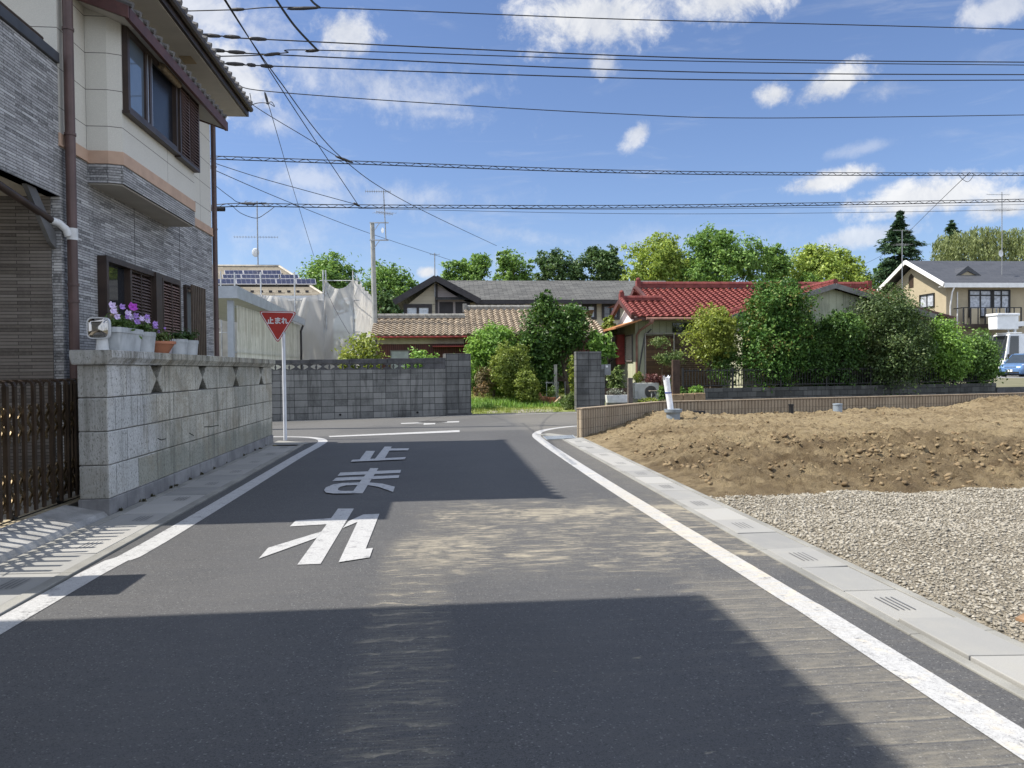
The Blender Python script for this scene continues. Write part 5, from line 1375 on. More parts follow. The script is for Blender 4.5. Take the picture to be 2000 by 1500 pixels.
a = pY(762, 684, 33.4); b = pY(800, 684, 33.4); mb = MB(); framebox(mb, ((0, 33.45, 0), (1, 0, 0), (0, -1, 0)), a.x, b.x, 1.2, a.z, .003, .05, .05); wo = mb.build('window', MATS['window_grey'], BH); mb = MB(); mb.box(a.x + .05, b.x - .05, 33.42, 33.43, 1.25, a.z - .05); mb.build('pane', mat('pale_pane', (.30, .33, .33), .3), wo)

# ================================================================== GREY-ROOFED APARTMENTS
AB = thing('apartment_house', 'beige two-storey apartment house with long dark grey shingle roof and front gable', 'house', (0, 48, .5))
SHING = brickmat('grey_shingle', [(.055, .056, .055), (.085, .086, .083), (.11, .11, .105), (.07, .07, .068)], (.03, .03, .03), .6, .22, .02, .5, .9, .6, .3, .0, 12)
BEIGE = brickmat('beige_siding', [(.42, .385, .295), (.44, .40, .31)], (.30, .27, .21), 4, .32, .008, 0, .8, .15, .1, 0, 60)
GREYW = brickmat('mauve_siding', [(.30, .27, .26), (.32, .285, .275)], (.22, .2, .19), 4, .32, .008, 0, .8, .15, .1, 0, 60)
TRIM = mat('charcoal_trim', (.035, .032, .034), .6, .2, 4)
a0, a1 = pY(790, 600, 48), pY(1240, 600, 48.2); eL = pY(772, 587, 47.2); eR = pY(934, 585, 47.2); ap = pY(851, 539, 47.2); zE = pY(1000, 586, 47.6).z; zR = pY(1000, 548, 51.5).z
mb = MB(); mb.add([(ap.x, 47.4, zE), (a1.x + 3, 47.4, zE), (a1.x + 3, 51.5, zR), (ap.x, 51.5, zR), (ap.x, 55.6, zE), (a1.x + 3, 55.6, zE)], [(0, 1, 2, 3), (3, 2, 5, 4)]); mb.build('roof', SHING, AB)
mb = MB(); mb.add([(eL.x, 47.2, eL.z), (ap.x, 47.2, ap.z), (ap.x, 55, ap.z), (eL.x, 55, eL.z), (eR.x, 47.2, eR.z), (eR.x, 55, eR.z)], [(0, 1, 2, 3), (1, 4, 5, 2)]); mb.build('gable_roof', SHING, AB)
mb = MB(); mb.bar((eL.x - .1, 47.15, eL.z - .12), (ap.x, 47.15, ap.z - .12), .1, .36); mb.bar((eR.x + .1, 47.155, eR.z - .12), (ap.x, 47.155, ap.z - .12), .1, .36); mb.box(eR.x - .2, a1.x + 3, 47.42, 47.5, zE - .25, zE - .02); mb.build('barge_board', TRIM, AB)
mb = MB(); mb.box(a0.x + .4, eR.x - .5, 47.95, 55, 0, eL.z - .2); mb.prism([(eL.x + .7, 47.95, eL.z - .2), (ap.x, 47.95, ap.z - .3), (eR.x - .7, 47.95, eR.z - .2)], (0, .3, 0)); mb.box(eR.x - .499, a1.x + 2.5, 48.3, 55, 0, zE - .1); mb.build('wall', BEIGE, AB)
g0 = pY(855, 590, 47.9)
mb = MB(); mb.prism([(g0.x, 47.93, 0), (eR.x - .52, 47.93, 0), (eR.x - .52, 47.93, eR.z - .2), (eR.x - .75, 47.93, eR.z - .05), (ap.x + .05, 47.93, ap.z - .45), (g0.x, 47.93, ap.z - .45)], (0, .015, 0)); mb.build('grey_panel', GREYW, AB)
mb = MB(); mb.box(g0.x - .16, g0.x, 47.88, 47.94, 0, ap.z - .4); mb.build('trim_strip', TRIM, AB)
FA = ((0, 47.95, 0), (1, 0, 0), (0, -1, 0)); FA2 = ((0, 48.3, 0), (1, 0, 0), (0, -1, 0)); FA3 = ((0, 47.93, 0), (1, 0, 0), (0, -1, 0))
a = pY(788, 594, 47.9); b = pY(844, 616, 47.9); window(AB, FA, a.x, b.x, b.z - .6, a.z, TRIM, ft=.22, gmat=mat('curtained_glass', (.50, .55, .60), .2, .25, 3, 0, 60, spec=.6), proud=.09)
a = pY(858, 590, 47.9); b = pY(885, 615, 47.9); mb = MB(); mb.fbox(FA3, a.x, b.x, .004, .05, 0, a.z); mb.fbox(FA3, b.x + .15, pY(918, 590, 47.9).x, .004, .05, 0, a.z); mb.split('door_recess', mat('dark_recess', (.03, .028, .03), .7), AB)
for i, (p0, p1) in enumerate(((930, 983), (995, 1025), (1130, 1165), (1175, 1210))):
    a = pY(p0, 590 + (4 if i != 1 else 0), 48.3); b = pY(p1, 615, 48.3); window(AB, FA2, a.x, b.x, b.z - .3, a.z, TRIM, ft=.16, gmat=GLASS if i in (1, 3) else MATS['curtained_glass'], proud=.1)
mb = MB(); mb.tube([(pY(988, 590, 48).x, 48.2, 0), (pY(988, 590, 48).x, 48.2, zE - .2)], .06, 8); mb.build('downspout', TRIM, AB)
mb = MB(); mb.box(eR.x - .45, a1.x + 2.5, 48.22, 48.297, 2.6, 3.1); mb.build('floor_band', GREYW, AB)

# ================================================================== SCAFFOLDED HOUSE
SH = thing('house', 'house under repair with buff shingle hip roof and rooftop solar panels', 'house', (-8, 40, .3))
BUFS = brickmat('buff_shingle', [(.125, .108, .083), (.155, .137, .105), (.185, .165, .13), (.14, .122, .095)], (.085, .073, .056), .9, .3, .015, .5, .9, .3, .3, .15, 12)
e0 = pY(633, 577, 39.4); zRd = pY(500, 521, 44).z; xR = pY(545, 521, 44).x; xE0 = -22
ZEs = e0.z; XEs = e0.x
mb = MB(); mb.add([(xE0, 39.4, ZEs), (XEs, 39.4, ZEs), (xR, 44, zRd), (xE0 + 4, 44, zRd), (XEs, 48.6, ZEs), (xE0, 48.6, ZEs)], [(0, 1, 2, 3), (1, 4, 2), (3, 2, 4, 5), (0, 3, 5)]); mb.build('roof', BUFS, SH)
mb = MB(); mb.tube([(XEs, 39.4, ZEs + .03), (xR, 44, zRd + .04)], .07, 6); mb.tube([(xE0 + 4, 44, zRd + .04), (xR, 44, zRd + .04)], .08, 6)
sn = (Vector((0, 4.6, zRd - ZEs))).normalized()
mb.build('ridge_cap', mat('ridge_metal', (.33, .30, .25), .6, .2, 5), SH)
mb = MB()
for i in range(26): q = Vector((XEs - .9 - i * .45, 39.4, ZEs)) + sn * .42; mb.box(q.x - .08, q.x + .08, q.y - .03, q.y + .03, q.z + .02, q.z + .12)
mb.build('snow_guard', TRIM, SH)
mb = MB(); mb.box(xE0 + .6, XEs - .7, 40.1, 48, 0, ZEs - .1); mb.build('wall', mat('scaffold_wall', (.40, .38, .34), .9, .15, 2), SH)
mb = MB(); mb.box(xE0, XEs + .02, 39.36, 39.42, ZEs - .18, ZEs - .01); mb.build('fascia', WHITE, SH)
PV = mat('solar_cell', (.018, .018, .034), .3, .25, 2, 0, 60, spec=.3); PVF = mat('solar_frame', (.55, .55, .56), .4, .1, 5, metal=.5)
nrm_ = Vector((0, -sn.z, sn.y))


def rp(px, py):
    d = ray(px, py); o = Vector((0, 0, CAMZ)); q0 = Vector((0, 39.4, ZEs)); k = (q0 - o).dot(nrm_) / d.dot(nrm_); return o + d * k


rows = [((578, 690, 598, 716), (560, 618)), ]
P3 = [(534, 556, 400, 533, .0)]
import itertools
def panelrow(pxr, y0, y1, n, wpx, shift):
    for i in range(n):
        c4 = [rp(pxr - i * wpx - wpx + 1.5 - shift, y1), rp(pxr - i * wpx - shift, y1), rp(pxr - i * wpx, y0), rp(pxr - i * wpx - wpx + 1.5, y0)]
        yield c4
for (pr_x, y0, y1, n, wpx) in ((550, 533, 541, 3, 37), (546, 541.5, 549, 3, 37), (584, 541.5, 549.5, 1, 36), (618, 550, 560, 6, 39)):
    for i in range(n):
        sh_ = (y1 - y0) * .45
        c4 = [rp(pr_x - (i + 1) * wpx + 1.0 + 0, y1), rp(pr_x - i * wpx, y1), rp(pr_x - i * wpx - sh_ * .4, y0), rp(pr_x - (i + 1) * wpx + 1.0 - sh_ * .4, y0)]
        c4 = [q + nrm_ * .10 for q in c4]
        mb = MB(); mb.prism([tuple(q) for q in c4], tuple(nrm_ * .05)); so_ = mb.build('solar_panel', PVF, SH)
        mb = MB(); ce = sum(c4, Vector()) / 4
        for r_ in range(2):
            for k_ in range(4):
                f0, f1 = .02 + k_ * .242, .02 + k_ * .242 + .234; g0_, g1_ = .04 + r_ * .47, .04 + r_ * .47 + .455
                B = lambda f, g: tuple(c4[0].lerp(c4[1], f).lerp(c4[3].lerp(c4[2], f), g) + nrm_ * .053)
                mb.add([B(f0, g0_), B(f1, g0_), B(f1, g1_), B(f0, g1_)], [(0, 1, 2, 3)])
        mb.build('cell', PV, so_)
# scaffold
SF = thing('scaffold', 'steel pipe scaffold round the house under repair', 'scaffold', (-8, 38.3, .3))
yS = 38.2; xs_ = [pY(p_, 600, yS).x for p_ in (432, 459, 510, 576, 632, 637, 690)]; xSR = xs_[-1]
topz = [pY(450, t_, yS).z for t_ in (530, 532, 531, 531, 527, 527, 528)]
PIPEG = mat('scaffold_pipe', (.40, .41, .42), .5, .2, 5, 0, 60, metal=.5)
for x, z in zip(xs_, topz):
    mb = MB(); mb.tube([(x, yS, 0), (x, yS, z)], .035 if x < xSR - .5 else .03, 8); mb.build('upright', PIPEG, SF, True)
for i in range(5):
    y = yS + 1.9 * (i + 1); mb = MB(); mb.tube([(xSR, y, 0), (xSR, y, pY(690, 528, yS).z - .1 * i)], .035, 8); mb.build('upright', PIPEG, SF, True)
mb = MB(); zt_ = pY(600, 548, yS).z
for z in (zt_, ZEs - .35, ZEs - 1.9, 1.7): mb.tube([(xSR - 1.6 if z > ZEs else -14, yS, z), (xSR + .3, yS, z)], .025, 6); mb.tube([(xSR, yS, z), (xSR, yS + 10, z)], .025, 6)
mb.build('ledger', PIPEG, SF, True)
NETM, t, p = newmat('safety_net')
n = t.noise(t.pos(), 1.2, 4, .6); t.l.new(t.mix(n, (.38, .375, .36), (.50, .49, .47)), p.inputs['Base Color']); p.inputs['Roughness'].default_value = .8
tr = t.new('ShaderNodeBsdfTransparent'); tl_ = t.new('ShaderNodeBsdfTranslucent', {'Color': (.72, .70, .66, 1)})
m1 = t.new('ShaderNodeMixShader', {'Fac': .35}); t.l.new(p.outputs[0], m1.inputs[1]); t.l.new(tl_.outputs[0], m1.inputs[2])
m2 = t.new('ShaderNodeMixShader', {'Fac': .14}); t.l.new(m1.outputs[0], m2.inputs[1]); t.l.new(tr.outputs[0], m2.inputs[2]); t.l.new(m2.outputs[0], t.n['Material Output'].inputs['Surface'])


def net(a, b, topf, seed, posts, name):
    a, b = Vector(a), Vector(b); d = b - a; L = d.length; nn = Vector((d.y, -d.x, 0)).normalized(); NU, NV = 90, 46
    P_ = np.zeros((NU, NV, 3)); 
    for i in range(NU):
        f = i / (NU - 1); u = f * L; zt = topf(f)
        for j in range(NV):
            g = j / (NV - 1); z = zt * (1 - g)
            dist = min(abs(u - q) for q in posts); bulge = .22 * min(1, dist / 1.0) * (.5 + .5 * math.sin(g * 9))
            fold = .10 * math.sin((dist * 3.2 + g * zt * 1.5) * 2.4 + seed) * math.exp(-g * 2.2) + .06 * math.sin(dist * 9 - z * 2) + .12 * (float(vnoise(np.array(u * 1.1), np.array(z * 1.1), seed)) - .5)
            q = a + d * f + nn * (bulge + fold) ; P_[i, j] = (q.x, q.y, z)
    mb = MB(); mb.grid(P_); return mb.build(name, NETM, SF, True)


xn0 = pY(450, 600, yS - .05).x; Lf = xSR - xn0
zA = pY(520, 579, yS).z; zB = pY(664, 553, yS).z; x632 = xs_[4]
def topfront(f):
    x = xn0 + f * Lf
    if x < x632: return zA + .10 * math.sin(f * 9) + .5 * max(0, (x - x632 + .9)) / .9 * .3
    g = (x - x632) / (xSR - x632); return zB + (-.55 * math.sin(math.pi * g) + .25)
net((xn0, yS - .06, 0), (xSR + .05, yS - .06, 0), topfront, 3, [q - xn0 for q in xs_], 'net')
net((xSR + .06, yS - .05, 0), (xSR + .06, yS + 9.6, 0), lambda f: zB + .25 - .25 * abs(math.sin(f * 15)), 7, [0, 1.9, 3.8, 5.7, 7.6, 9.5], 'net')

# ================================================================== CARPORT / CORRUGATED LEAN-TO
CP = thing('carport', 'pale metal carport with wavy translucent side panels beyond the stone wall', 'carport', (-6.6, 26, 0))
XC = pY(462, 600, 25.2).x; LG = mat('light_metal', (.40, .43, .46), .45, .1, 3, 0, 60, metal=.2)
zf = pX(462, 568, XC).z; zb = pX(592, 629, XC); YB = zb.y
PANEL, t, p = newmat('corrugated_polycarbonate')
uv, u, v = t.walluv(); P = t.pos()
st = t.noise(t.comb(t.m('MULTIPLY', u, 2.2), t.m('MULTIPLY', v, .25)), 1.0, 3, .6); bl = t.noise(t.comb(t.m('MULTIPLY', u, .5), t.m('MULTIPLY', v, 1.1)), 1.0, 4, .65)
c = t.mix(t.mr(st, .35, .65), (.50, .50, .47), (.70, .70, .67)); c = t.mix(t.m('MULTIPLY', t.mr(bl, .5, .7), .5), c, (.30, .26, .20)); c = t.mix(t.m('MULTIPLY', t.mr(bl, .45, .3), .35), c, (.20, .24, .14))
t.l.new(c, p.inputs['Base Color']); p.inputs['Roughness'].default_value = .3
tl_ = t.new('ShaderNodeBsdfTranslucent'); t.l.new(t.mix(1., c, (1.2, 1.19, 1.12), 'MULTIPLY'), tl_.inputs['Color']); m1 = t.new('ShaderNodeMixShader', {'Fac': .6}); t.l.new(p.outputs[0], m1.inputs[1]); t.l.new(tl_.outputs[0], m1.inputs[2])
tr = t.new('ShaderNodeBsdfTransparent'); m2 = t.new('ShaderNodeMixShader', {'Fac': .10}); t.l.new(m1.outputs[0], m2.inputs[1]); t.l.new(tr.outputs[0], m2.inputs[2]); t.l.new(m2.outputs[0], t.n['Material Output'].inputs['Surface'])
ny = 420; ysn = np.linspace(25.6, YB - .3, ny); ph_ = np.sin(ysn / .16 * 2 * math.pi) * .025
mb = MB(); mb.grid([[(XC - .10 + a_, y_, z_) for z_ in (.2, 1.2, 2.2, zf - .42)] for a_, y_ in zip(ph_, ysn)]); mb.build('side_panel', PANEL, CP, True)
mb = MB(); mb.prism([(XC - 3.4, 25.0, zf), (XC + .02, 25.0, zf + .05), (XC + .02, YB, zb.z + .05), (XC - 3.4, YB, zb.z)], (0, 0, .05)); mb.build('roof_sheet', LG, CP)
mb = MB(); mb.box(XC - 3.4, XC + .05, 24.94, 25.0, zf - .26, zf + .13); mb.prism([(XC + .05, 24.94, zf - .26), (XC + .05, 24.94, zf + .13), (XC + .05, YB, zb.z + .13), (XC + .05, YB, zb.z - .16)], (.05, 0, 0)); mb.build('fascia', LG, CP)
for (x, y) in ((XC - .16, 25.2), (XC - .36, 36.4)):
    mb = MB(); mb.box(x - .12, x + .06, y - .05, y + .12, -.1, zf - .3); mb.build('post', LG, CP)
mb = MB()
for z in (.9, 2.1, zf - .5): mb.box(XC - .19, XC - .155, 25.3, YB - .2, z, z + .05)
mb.build('rail', LG, CP)
mb = MB(); mb.tube([(XC + .02, YB - .2, zb.z - .2), (XC - .02, YB - .5, zb.z - .45), (XC - .02, YB - .5, .3)], .05, 8); mb.build('downspout', TRIM, CP, True)

# ================================================================== CREAM HOUSE ON THE RIGHT
CH = thing('house', 'cream two-storey house with slate-grey roof, white eaves and black balcony rail', 'house', (42, 62, .5))
CREM = mat('cream_render', (.345, .295, .205), .85, .06, 1.5, .15, 30); SLATE = brickmat('slate_roof', [(.045, .048, .056), (.06, .063, .072), (.052, .055, .062)], (.025, .026, .03), 1.2, .4, .015, .5, .55, .3, .2, 0, 20)
WTRIM = mat('white_trim', (.66, .66, .65), .6, .06, 3)
YC = 61.0; cr = pY(1848, 620, YC); XCh = cr.x; ez = pY(1848, 552, YC - .8).z
apx = pX(1772, 521, XCh - .7); gb0 = pX(1738, 554, XCh - .7)
ymid = YC + 4.4; yback = YC + 8.8; zrd = ez + 2.55
mb = MB(); mb.prism([(XCh, YC, .2), (XCh, YC, ez - .1), (XCh, ymid, zrd - .4), (XCh, yback, ez - .1), (XCh, yback, .2)], (22, 0, 0)); mb.build('wall', CREM, CH)
mb = MB()
mb.prism([(XCh - .8, YC - .8, ez), (XCh - .8, ymid, zrd), (XCh - .8, yback + .8, ez), (XCh - .8, yback + .8, ez - .12), (XCh - .8, ymid, zrd - .13), (XCh - .8, YC - .8, ez - .12)], (24, 0, 0)); mb.build('roof', SLATE, CH)
mb = MB(); mb.bar((XCh - .83, YC - .85, ez - .16), (XCh - .83, ymid, zrd - .12), .08, .34); mb.bar((XCh - .835, yback + .85, ez - .16), (XCh - .835, ymid, zrd - .12), .08, .34); mb.box(XCh - .78, XCh + 23, YC - .88, YC - .80, ez - .40, ez - .02); mb.build('barge_board', WTRIM, CH)
mb = MB(); mb.box(XCh - .7, XCh + 23, YC - .79, YC - .004, ez - .30, ez - .26); mb.build('soffit', WTRIM, CH)
g0, g1, gA = pY(1881, 536, YC - .3), pY(1938, 536, YC - .3), pY(1908, 518, YC - .3)
mb = MB(); yv = YC + .9; mb.prism([(g0.x + .4, yv, g0.z), (g1.x - .4, yv, g0.z), (gA.x, yv, gA.z - .15)], (0, 1.6, 0)); dm = mb.build('dormer', CREM, CH)
mb = MB(); mb.prism([(g0.x, yv - .1, g0.z - .05), (gA.x, yv - .1, gA.z + .1), (g1.x, yv - .1, g0.z - .05), (g1.x - .35, yv - .1, g0.z - .05), (gA.x, yv - .1, gA.z - .35), (g0.x + .35, yv - .1, g0.z - .05)], (0, 2.2, 0)); mb.build('dormer_roof', SLATE, dm)
FCL = ((XCh, 0, 0), (0, 1, 0), (-1, 0, 0)); FCF = ((0, YC, 0), (1, 0, 0), (0, -1, 0))
va, vb = pX(1785, 533, XCh), pX(1775, 553, XCh); mb = MB(); yc_ = ymid + .4; mb.prism([(XCh - .03, yc_ - .35, va.z - 1.3), (XCh - .03, yc_ - .35, va.z - .3), (XCh - .03, yc_, va.z), (XCh - .03, yc_ + .35, va.z - .3), (XCh - .03, yc_ + .35, va.z - 1.3)], (.028, 0, 0)); mb.build('gable_vent', BROWN, CH)
CGL = mat('net_curtain_glass', (.36, .38, .42), .2, .35, 4, 0, 60, spec=.6)
wa_, wb2 = pX(1826, 573, XCh), pX(1797, 603, XCh); window(CH, FCL, wa_.y, wb2.y, wb2.z, wa_.z + .05, BLACK, ft=.10, gmat=CGL, proud=.1)
for p0, p1 in ((1891, 1937), (1938, 1972)):
    a = pY(p0, 566, YC); b = pY(p1, 620, YC); window(CH, FCF, a.x, b.x, b.z, a.z, BLACK, ft=.12, gmat=CGL, proud=.1, transom=pY(p0, 577, YC).z)
mb = MB(); d0 = pY(1862, 550, YC - .7); mb.tube([(d0.x, YC - .8, ez - .4), (d0.x - .1, YC - .7, ez - .8), (XCh + .3, YC - .1, ez - 1.9), (XCh + .3, YC - .1, 1)], .06, 8); dd = pY(1869, 570, YC); mb.tube([(dd.x, YC - .06, dd.z), (dd.x, YC - .06, 1)], .05, 8); mb.build('downspout', WTRIM, CH, True)
bz1 = pY(1900, 600, YC - 1.2).z; bz0 = pY(1900, 633, YC - 1.2).z; bx0 = pY(1881, 610, YC - 1.2).x; bx1 = pY(1996, 610, YC - 1.2).x
mb = MB(); mb.box(bx0, bx1, YC - 1.2, YC - .004, bz0 - .3, bz0); bal_ = mb.build('balcony', BROWN, CH)
mb = MB(); mb.box(bx0, bx1, YC - 1.2, YC - 1.14, bz1 - .07, bz1); mb.box(bx0, bx0 + .06, YC - 1.139, YC - .01, bz1 - .07, bz1)
for i in range(9): xx = bx0 + (bx1 - bx0 - .1) * i / 8; mb.box(xx, xx + .1, YC - 1.2, YC - 1.14, bz0, bz1 - .07)
mb.build('railing', BLACK, bal_)
mb = MB()
for (p0, p1) in ((1885, 1888), (1897, 1914), (1927, 1945), (1948, 1963), (1976, 1993)): mb.box(pY(p0, 600, YC - 1.2).x, pY(p1, 600, YC - 1.2).x, YC - 1.19, YC - 1.15, bz0 + .02, bz1 - .1)
mb.build('panel', CREM, bal_)
mb = MB(); mb.box(bx0 + 1, XCh + 20, YC - .03, YC - .003, .3, bz0 - .9); mb.build('ground_floor_opening', GLASS, CH)
a, b = pY(1790, 602, YC - 4.5), pY(1868, 623, YC - 4.5)
CP2 = thing('lean_to_roof', 'dark maroon sloping shed roof in front of the cream house gable', 'shed', (XCh - 2, YC - 4, .5))
mb = MB(); mb.prism([(a.x, YC - 4.5, a.z), (b.x, YC - 4.5, b.z), (b.x, YC - .9, b.z), (a.x, YC - .9, a.z)], (0, 0, .16)); mb.build('roof', MAROON, CP2)
mb = MB(); mb.box(a.x + .3, b.x - .3, YC - 4.2, YC - .9, .3, b.z - .05); mb.build('wall', mat('shed_wall', (.12, .10, .08), .8, .2, 3), CP2)
# ================================================================== VEHICLES
CARB = mat('car_blue', (.10, .19, .36), .22, .06, 3, 0, 60, spec=.6, metal=.35); TYRE = mat('tyre', (.02, .02, .02), .85, .2, 10); RIM = mat('alloy', (.45, .46, .48), .3, .1, 8, metal=.8)
CHROME = mat('chrome', (.6, .6, .62), .12, .05, 8, metal=1.); LENS = mat('headlamp_lens', (.62, .66, .70), .08, .15, 14, spec=.8); PLATE = mat('number_plate', (.72, .73, .70), .5, .05, 9); TRUCKW = mat('truck_white', (.70, .71, .71), .35, .06, 2.5, 0, 60, spec=.5)


def frame(o, hd):
    h = Vector((math.cos(hd), math.sin(hd), 0)); l = Vector((-h.y, h.x, 0))
    return lambda f, s, z: (o[0] + h.x * f + l.x * s, o[1] + h.y * f + l.y * s, o[2] + z)


def loftbody(mb, T, secs):
    """secs: list of (forward, half width, [(width factor, z) ... bottom to top]) joined along the car"""
    k = len(secs[0][2]); rings = []
    for f, hw, pr in secs:
        rings.append([T(f, hw * w_, z) for w_, z in pr] + [T(f, -hw * w_, z) for w_, z in pr[::-1]])
    n = 2 * k; o = len(mb.v)
    for r in rings: mb.v += r
    for i in range(len(secs) - 1): mb.f += [(o + i * n + j, o + i * n + (j + 1) % n, o + (i + 1) * n + (j + 1) % n, o + (i + 1) * n + j) for j in range(n)]
    mb.f += [tuple(o + j for j in range(n))[::-1], tuple(o + (len(secs) - 1) * n + j for j in range(n))]


def wheel(T, f, s, r, parent):
    a, b = Vector(T(f, s - .1, r)), Vector(T(f, s + .1, r)); mb = MB(); mb.tube([a, b], r, 22); wo = mb.build('wheel', TYRE, parent)
    e = (b - a).normalized() * (.012 if s > 0 else -.012); c = b if s > 0 else a; mb = MB(); mb.tube([c, c + e], r * .66, 18)
    for k in range(5): pass
    mb.build('rim', RIM, wo)


zc_ = .56
cpos = pY(1975, 737, 53.0); CO = (cpos.x + 1.75, 53.9, pY(1975, 737, 53.0).z); CT = frame(CO, R(207))
CAR = thing('minivan', 'light blue minivan parked on the gravel beyond the hedge', 'car', CO)
mb = MB()
def prof(zb, zm, zt, wt): return [(.90, zb), (1.0, zb + .12), (1.0, zm), (.96, zt - .02), (wt, zt)]
loftbody(mb, CT, [(2.12, .70, prof(.28, .55, .70, .8)), (2.02, .82, prof(.24, .6, .86, .8)), (1.75, .85, prof(.22, .65, .96, .8)), (1.05, .86, prof(.22, .70, 1.08, .82)), (.2, .86, prof(.22, .75, 1.12, .85)), (-1.9, .86, prof(.22, .75, 1.12, .85)), (-2.2, .82, prof(.30, .75, 1.08, .85))])
body = mb.build('body', CARB, CAR, True)
mb = MB(); loftbody(mb, CT, [(1.12, .80, [(1, 1.07), (.98, 1.09)]), (.35, .79, [(1, 1.10), (.82, 1.66)]), (.0, .80, [(1, 1.10), (.80, 1.74)]), (-1.7, .80, [(1, 1.10), (.80, 1.74)]), (-2.15, .78, [(1, 1.08), (.8, 1.5)])]); mb.build('glasshouse', glassmat('car_glass', (.03, .04, .05), .03), CAR)
mb = MB(); loftbody(mb, CT, [(.25, .66, [(1, 1.68), (.96, 1.71)]), (.0, .70, [(1, 1.745), (.95, 1.775)]), (-1.75, .70, [(1, 1.745), (.95, 1.775)]), (-2.0, .66, [(1, 1.66), (.95, 1.70)])]); 
for s in (-1, 1):
    for (f0, z0, f1, z1) in ((1.10, 1.08, .30, 1.69), (-.35, 1.1, -.4, 1.74), (-1.3, 1.1, -1.35, 1.74)): mb.bar(CT(f0, s * .80, z0), CT(f1, s * .665, z1), .05, .06)
mb.build('roof', CARB, CAR)
for s in (-1, 1):
    mb = MB(); mb.prism([CT(2.045, s * .45, .70), CT(1.90, s * .80, .74), CT(1.60, s * .852, .92), CT(1.78, s * .74, .955), CT(2.03, s * .45, .83)], tuple(Vector(CT(1, s * .35, 0)) * .02 - Vector(CT(0, 0, 0)) * .02)); mb.build('headlight', LENS, CAR)
mb = MB()
for z in (.64, .71, .78): mb.bar(CT(2.10, -.42, z), CT(2.10, .42, z), .03, .028)
mb.build('grille', CHROME, CAR)
mb = MB(); mb.bar(CT(2.125, -.6, .36), CT(2.125, .6, .36), .03, .12); mb.build('bumper_intake', BLACK, CAR)
mb = MB(); mb.bar(CT(2.15, -.165, .50), CT(2.15, .165, .50), .02, .165); mb.build('number_plate', PLATE, CAR)
for f in (1.35, -1.35):
    for s in (-.78, .78): wheel(CT, f, s, .31, CAR)
for s in (-1, 1): mb = MB(); mb.obox(CT(.85, s * .95, 1.12), (.05, .03, 0), (-.03, .08, 0), (0, 0, .07)); mb.build('door_mirror', CARB, CAR, bevel=.02)

tb = pY(1957, 700, 57.5); TO = (tb.x + 3.0, 58.2, .55); TT = frame(TO, R(180))
TK = thing('aerial_work_truck', 'white aerial work truck with its lift bucket stowed over the cab', 'truck', TO)
def tz(py): return pY(1975, py, 57.6).z - .55
mb = MB(); zr_t = tz(652)
loftbody(mb, TT, [(2.95, .92, [(1, .45), (1, .9), (.98, 1.25)]), (2.90, .93, [(1, .45), (1, 1.0), (.98, 1.3)]), (2.55, .93, [(1, .45), (1, 1.2), (.94, zr_t - .1)]), (2.40, .92, [(1, .45), (1, 1.2), (.93, zr_t)]), (1.2, .92, [(1, .45), (1, 1.2), (.93, zr_t)])])
cab = mb.build('cab', TRUCKW, TK)
mb = MB()
for s in (-1, 1): mb.prism([TT(2.62, s * .935, 1.15), TT(2.42, s * .925, zr_t - .18), TT(1.75, s * .925, zr_t - .18), TT(1.75, s * .935, 1.30), TT(2.3, s * .935, 1.28)], (0, s * -.02, 0))
mb.prism([TT(2.93, -.8, 1.27), TT(2.93, .8, 1.27), TT(2.60, .78, zr_t - .14), TT(2.60, -.78, zr_t - .14)], (-.015, 0, 0)); mb.build('cab_window', glassmat('truck_glass', (.02, .025, .03), .04), TK)
mb = MB(); mb.obox(TT(-.9, 0, .95), (2.0, 0, 0), (0, .92, 0), (0, 0, .25)); mb.obox(TT(-.6, 0, 1.6), (1.5, 0, 0), (0, .9, 0), (0, 0, .4)); mb.build('deck', TRUCKW, TK, bevel=.03)
bt0, bt1 = tz(613), tz(643)
mb = MB(); mb.v = [TT(f, s, z) for z, k in ((bt0, .95), (bt1 + .0, 1.), ) for f, s in ((3.25 if k > .96 else 3.3, -.52), (3.3, .52), (1.5, .62), (1.5, -.62))]
mb.f = [(0, 1, 2, 3)[::-1], (4, 5, 6, 7)] + [(i, (i + 1) % 4, 4 + (i + 1) % 4, 4 + i) for i in range(4)]
bk = mb.build('bucket', TRUCKW, TK, bevel=.05)
mb = MB(); c_ = TT(2.4, 0, bt0 - .04); mb.obox(c_, (.98, 0, 0), (0, .66, 0), (0, 0, .10)); mb.build('bucket_cover', mat('vinyl_white', (.66, .67, .68), .5, .15, 5, .6, 6), bk, bevel=.04)
mb = MB(); mb.bar(TT(1.6, 0, bt1 + .4), TT(-2.6, 0, bt1 + .75), .34, .38); mb.bar(TT(1.35, 0, bt1 + .05), TT(1.35, 0, zr_t + .05), .16, .16); mb.bar(TT(-1.8, 0, 1.9), TT(-1.8, 0, bt1 + .8), .5, .5); mb.build('boom', TRUCKW, TK)
mb = MB(); mb.bar(TT(2.45, -.7, zr_t + .08), TT(1.3, -.7, zr_t + .08), .05, .07); mb.bar(TT(2.45, .7, zr_t + .08), TT(1.3, .7, zr_t + .08), .05, .07); mb.bar(TT(2.45, -.7, zr_t + .08), TT(2.45, .7, zr_t + .08), .05, .06); mb.bar(TT(1.9, .0, zr_t + .1), TT(1.9, 0, bt1 + .02), .09, .09); mb.build('cab_rack', TRUCKW, TK)
for f in (2.05, -1.6):
    for s in (-.8, .8): wheel(TT, f, s, .38, TK)
for s in (-1, 1): mb = MB(); mb.bar(TT(2.7, s * 1.02, 1.35), TT(2.7, s * 1.02, 1.75), .12, .06); mb.build('door_mirror', BLACK, TK)
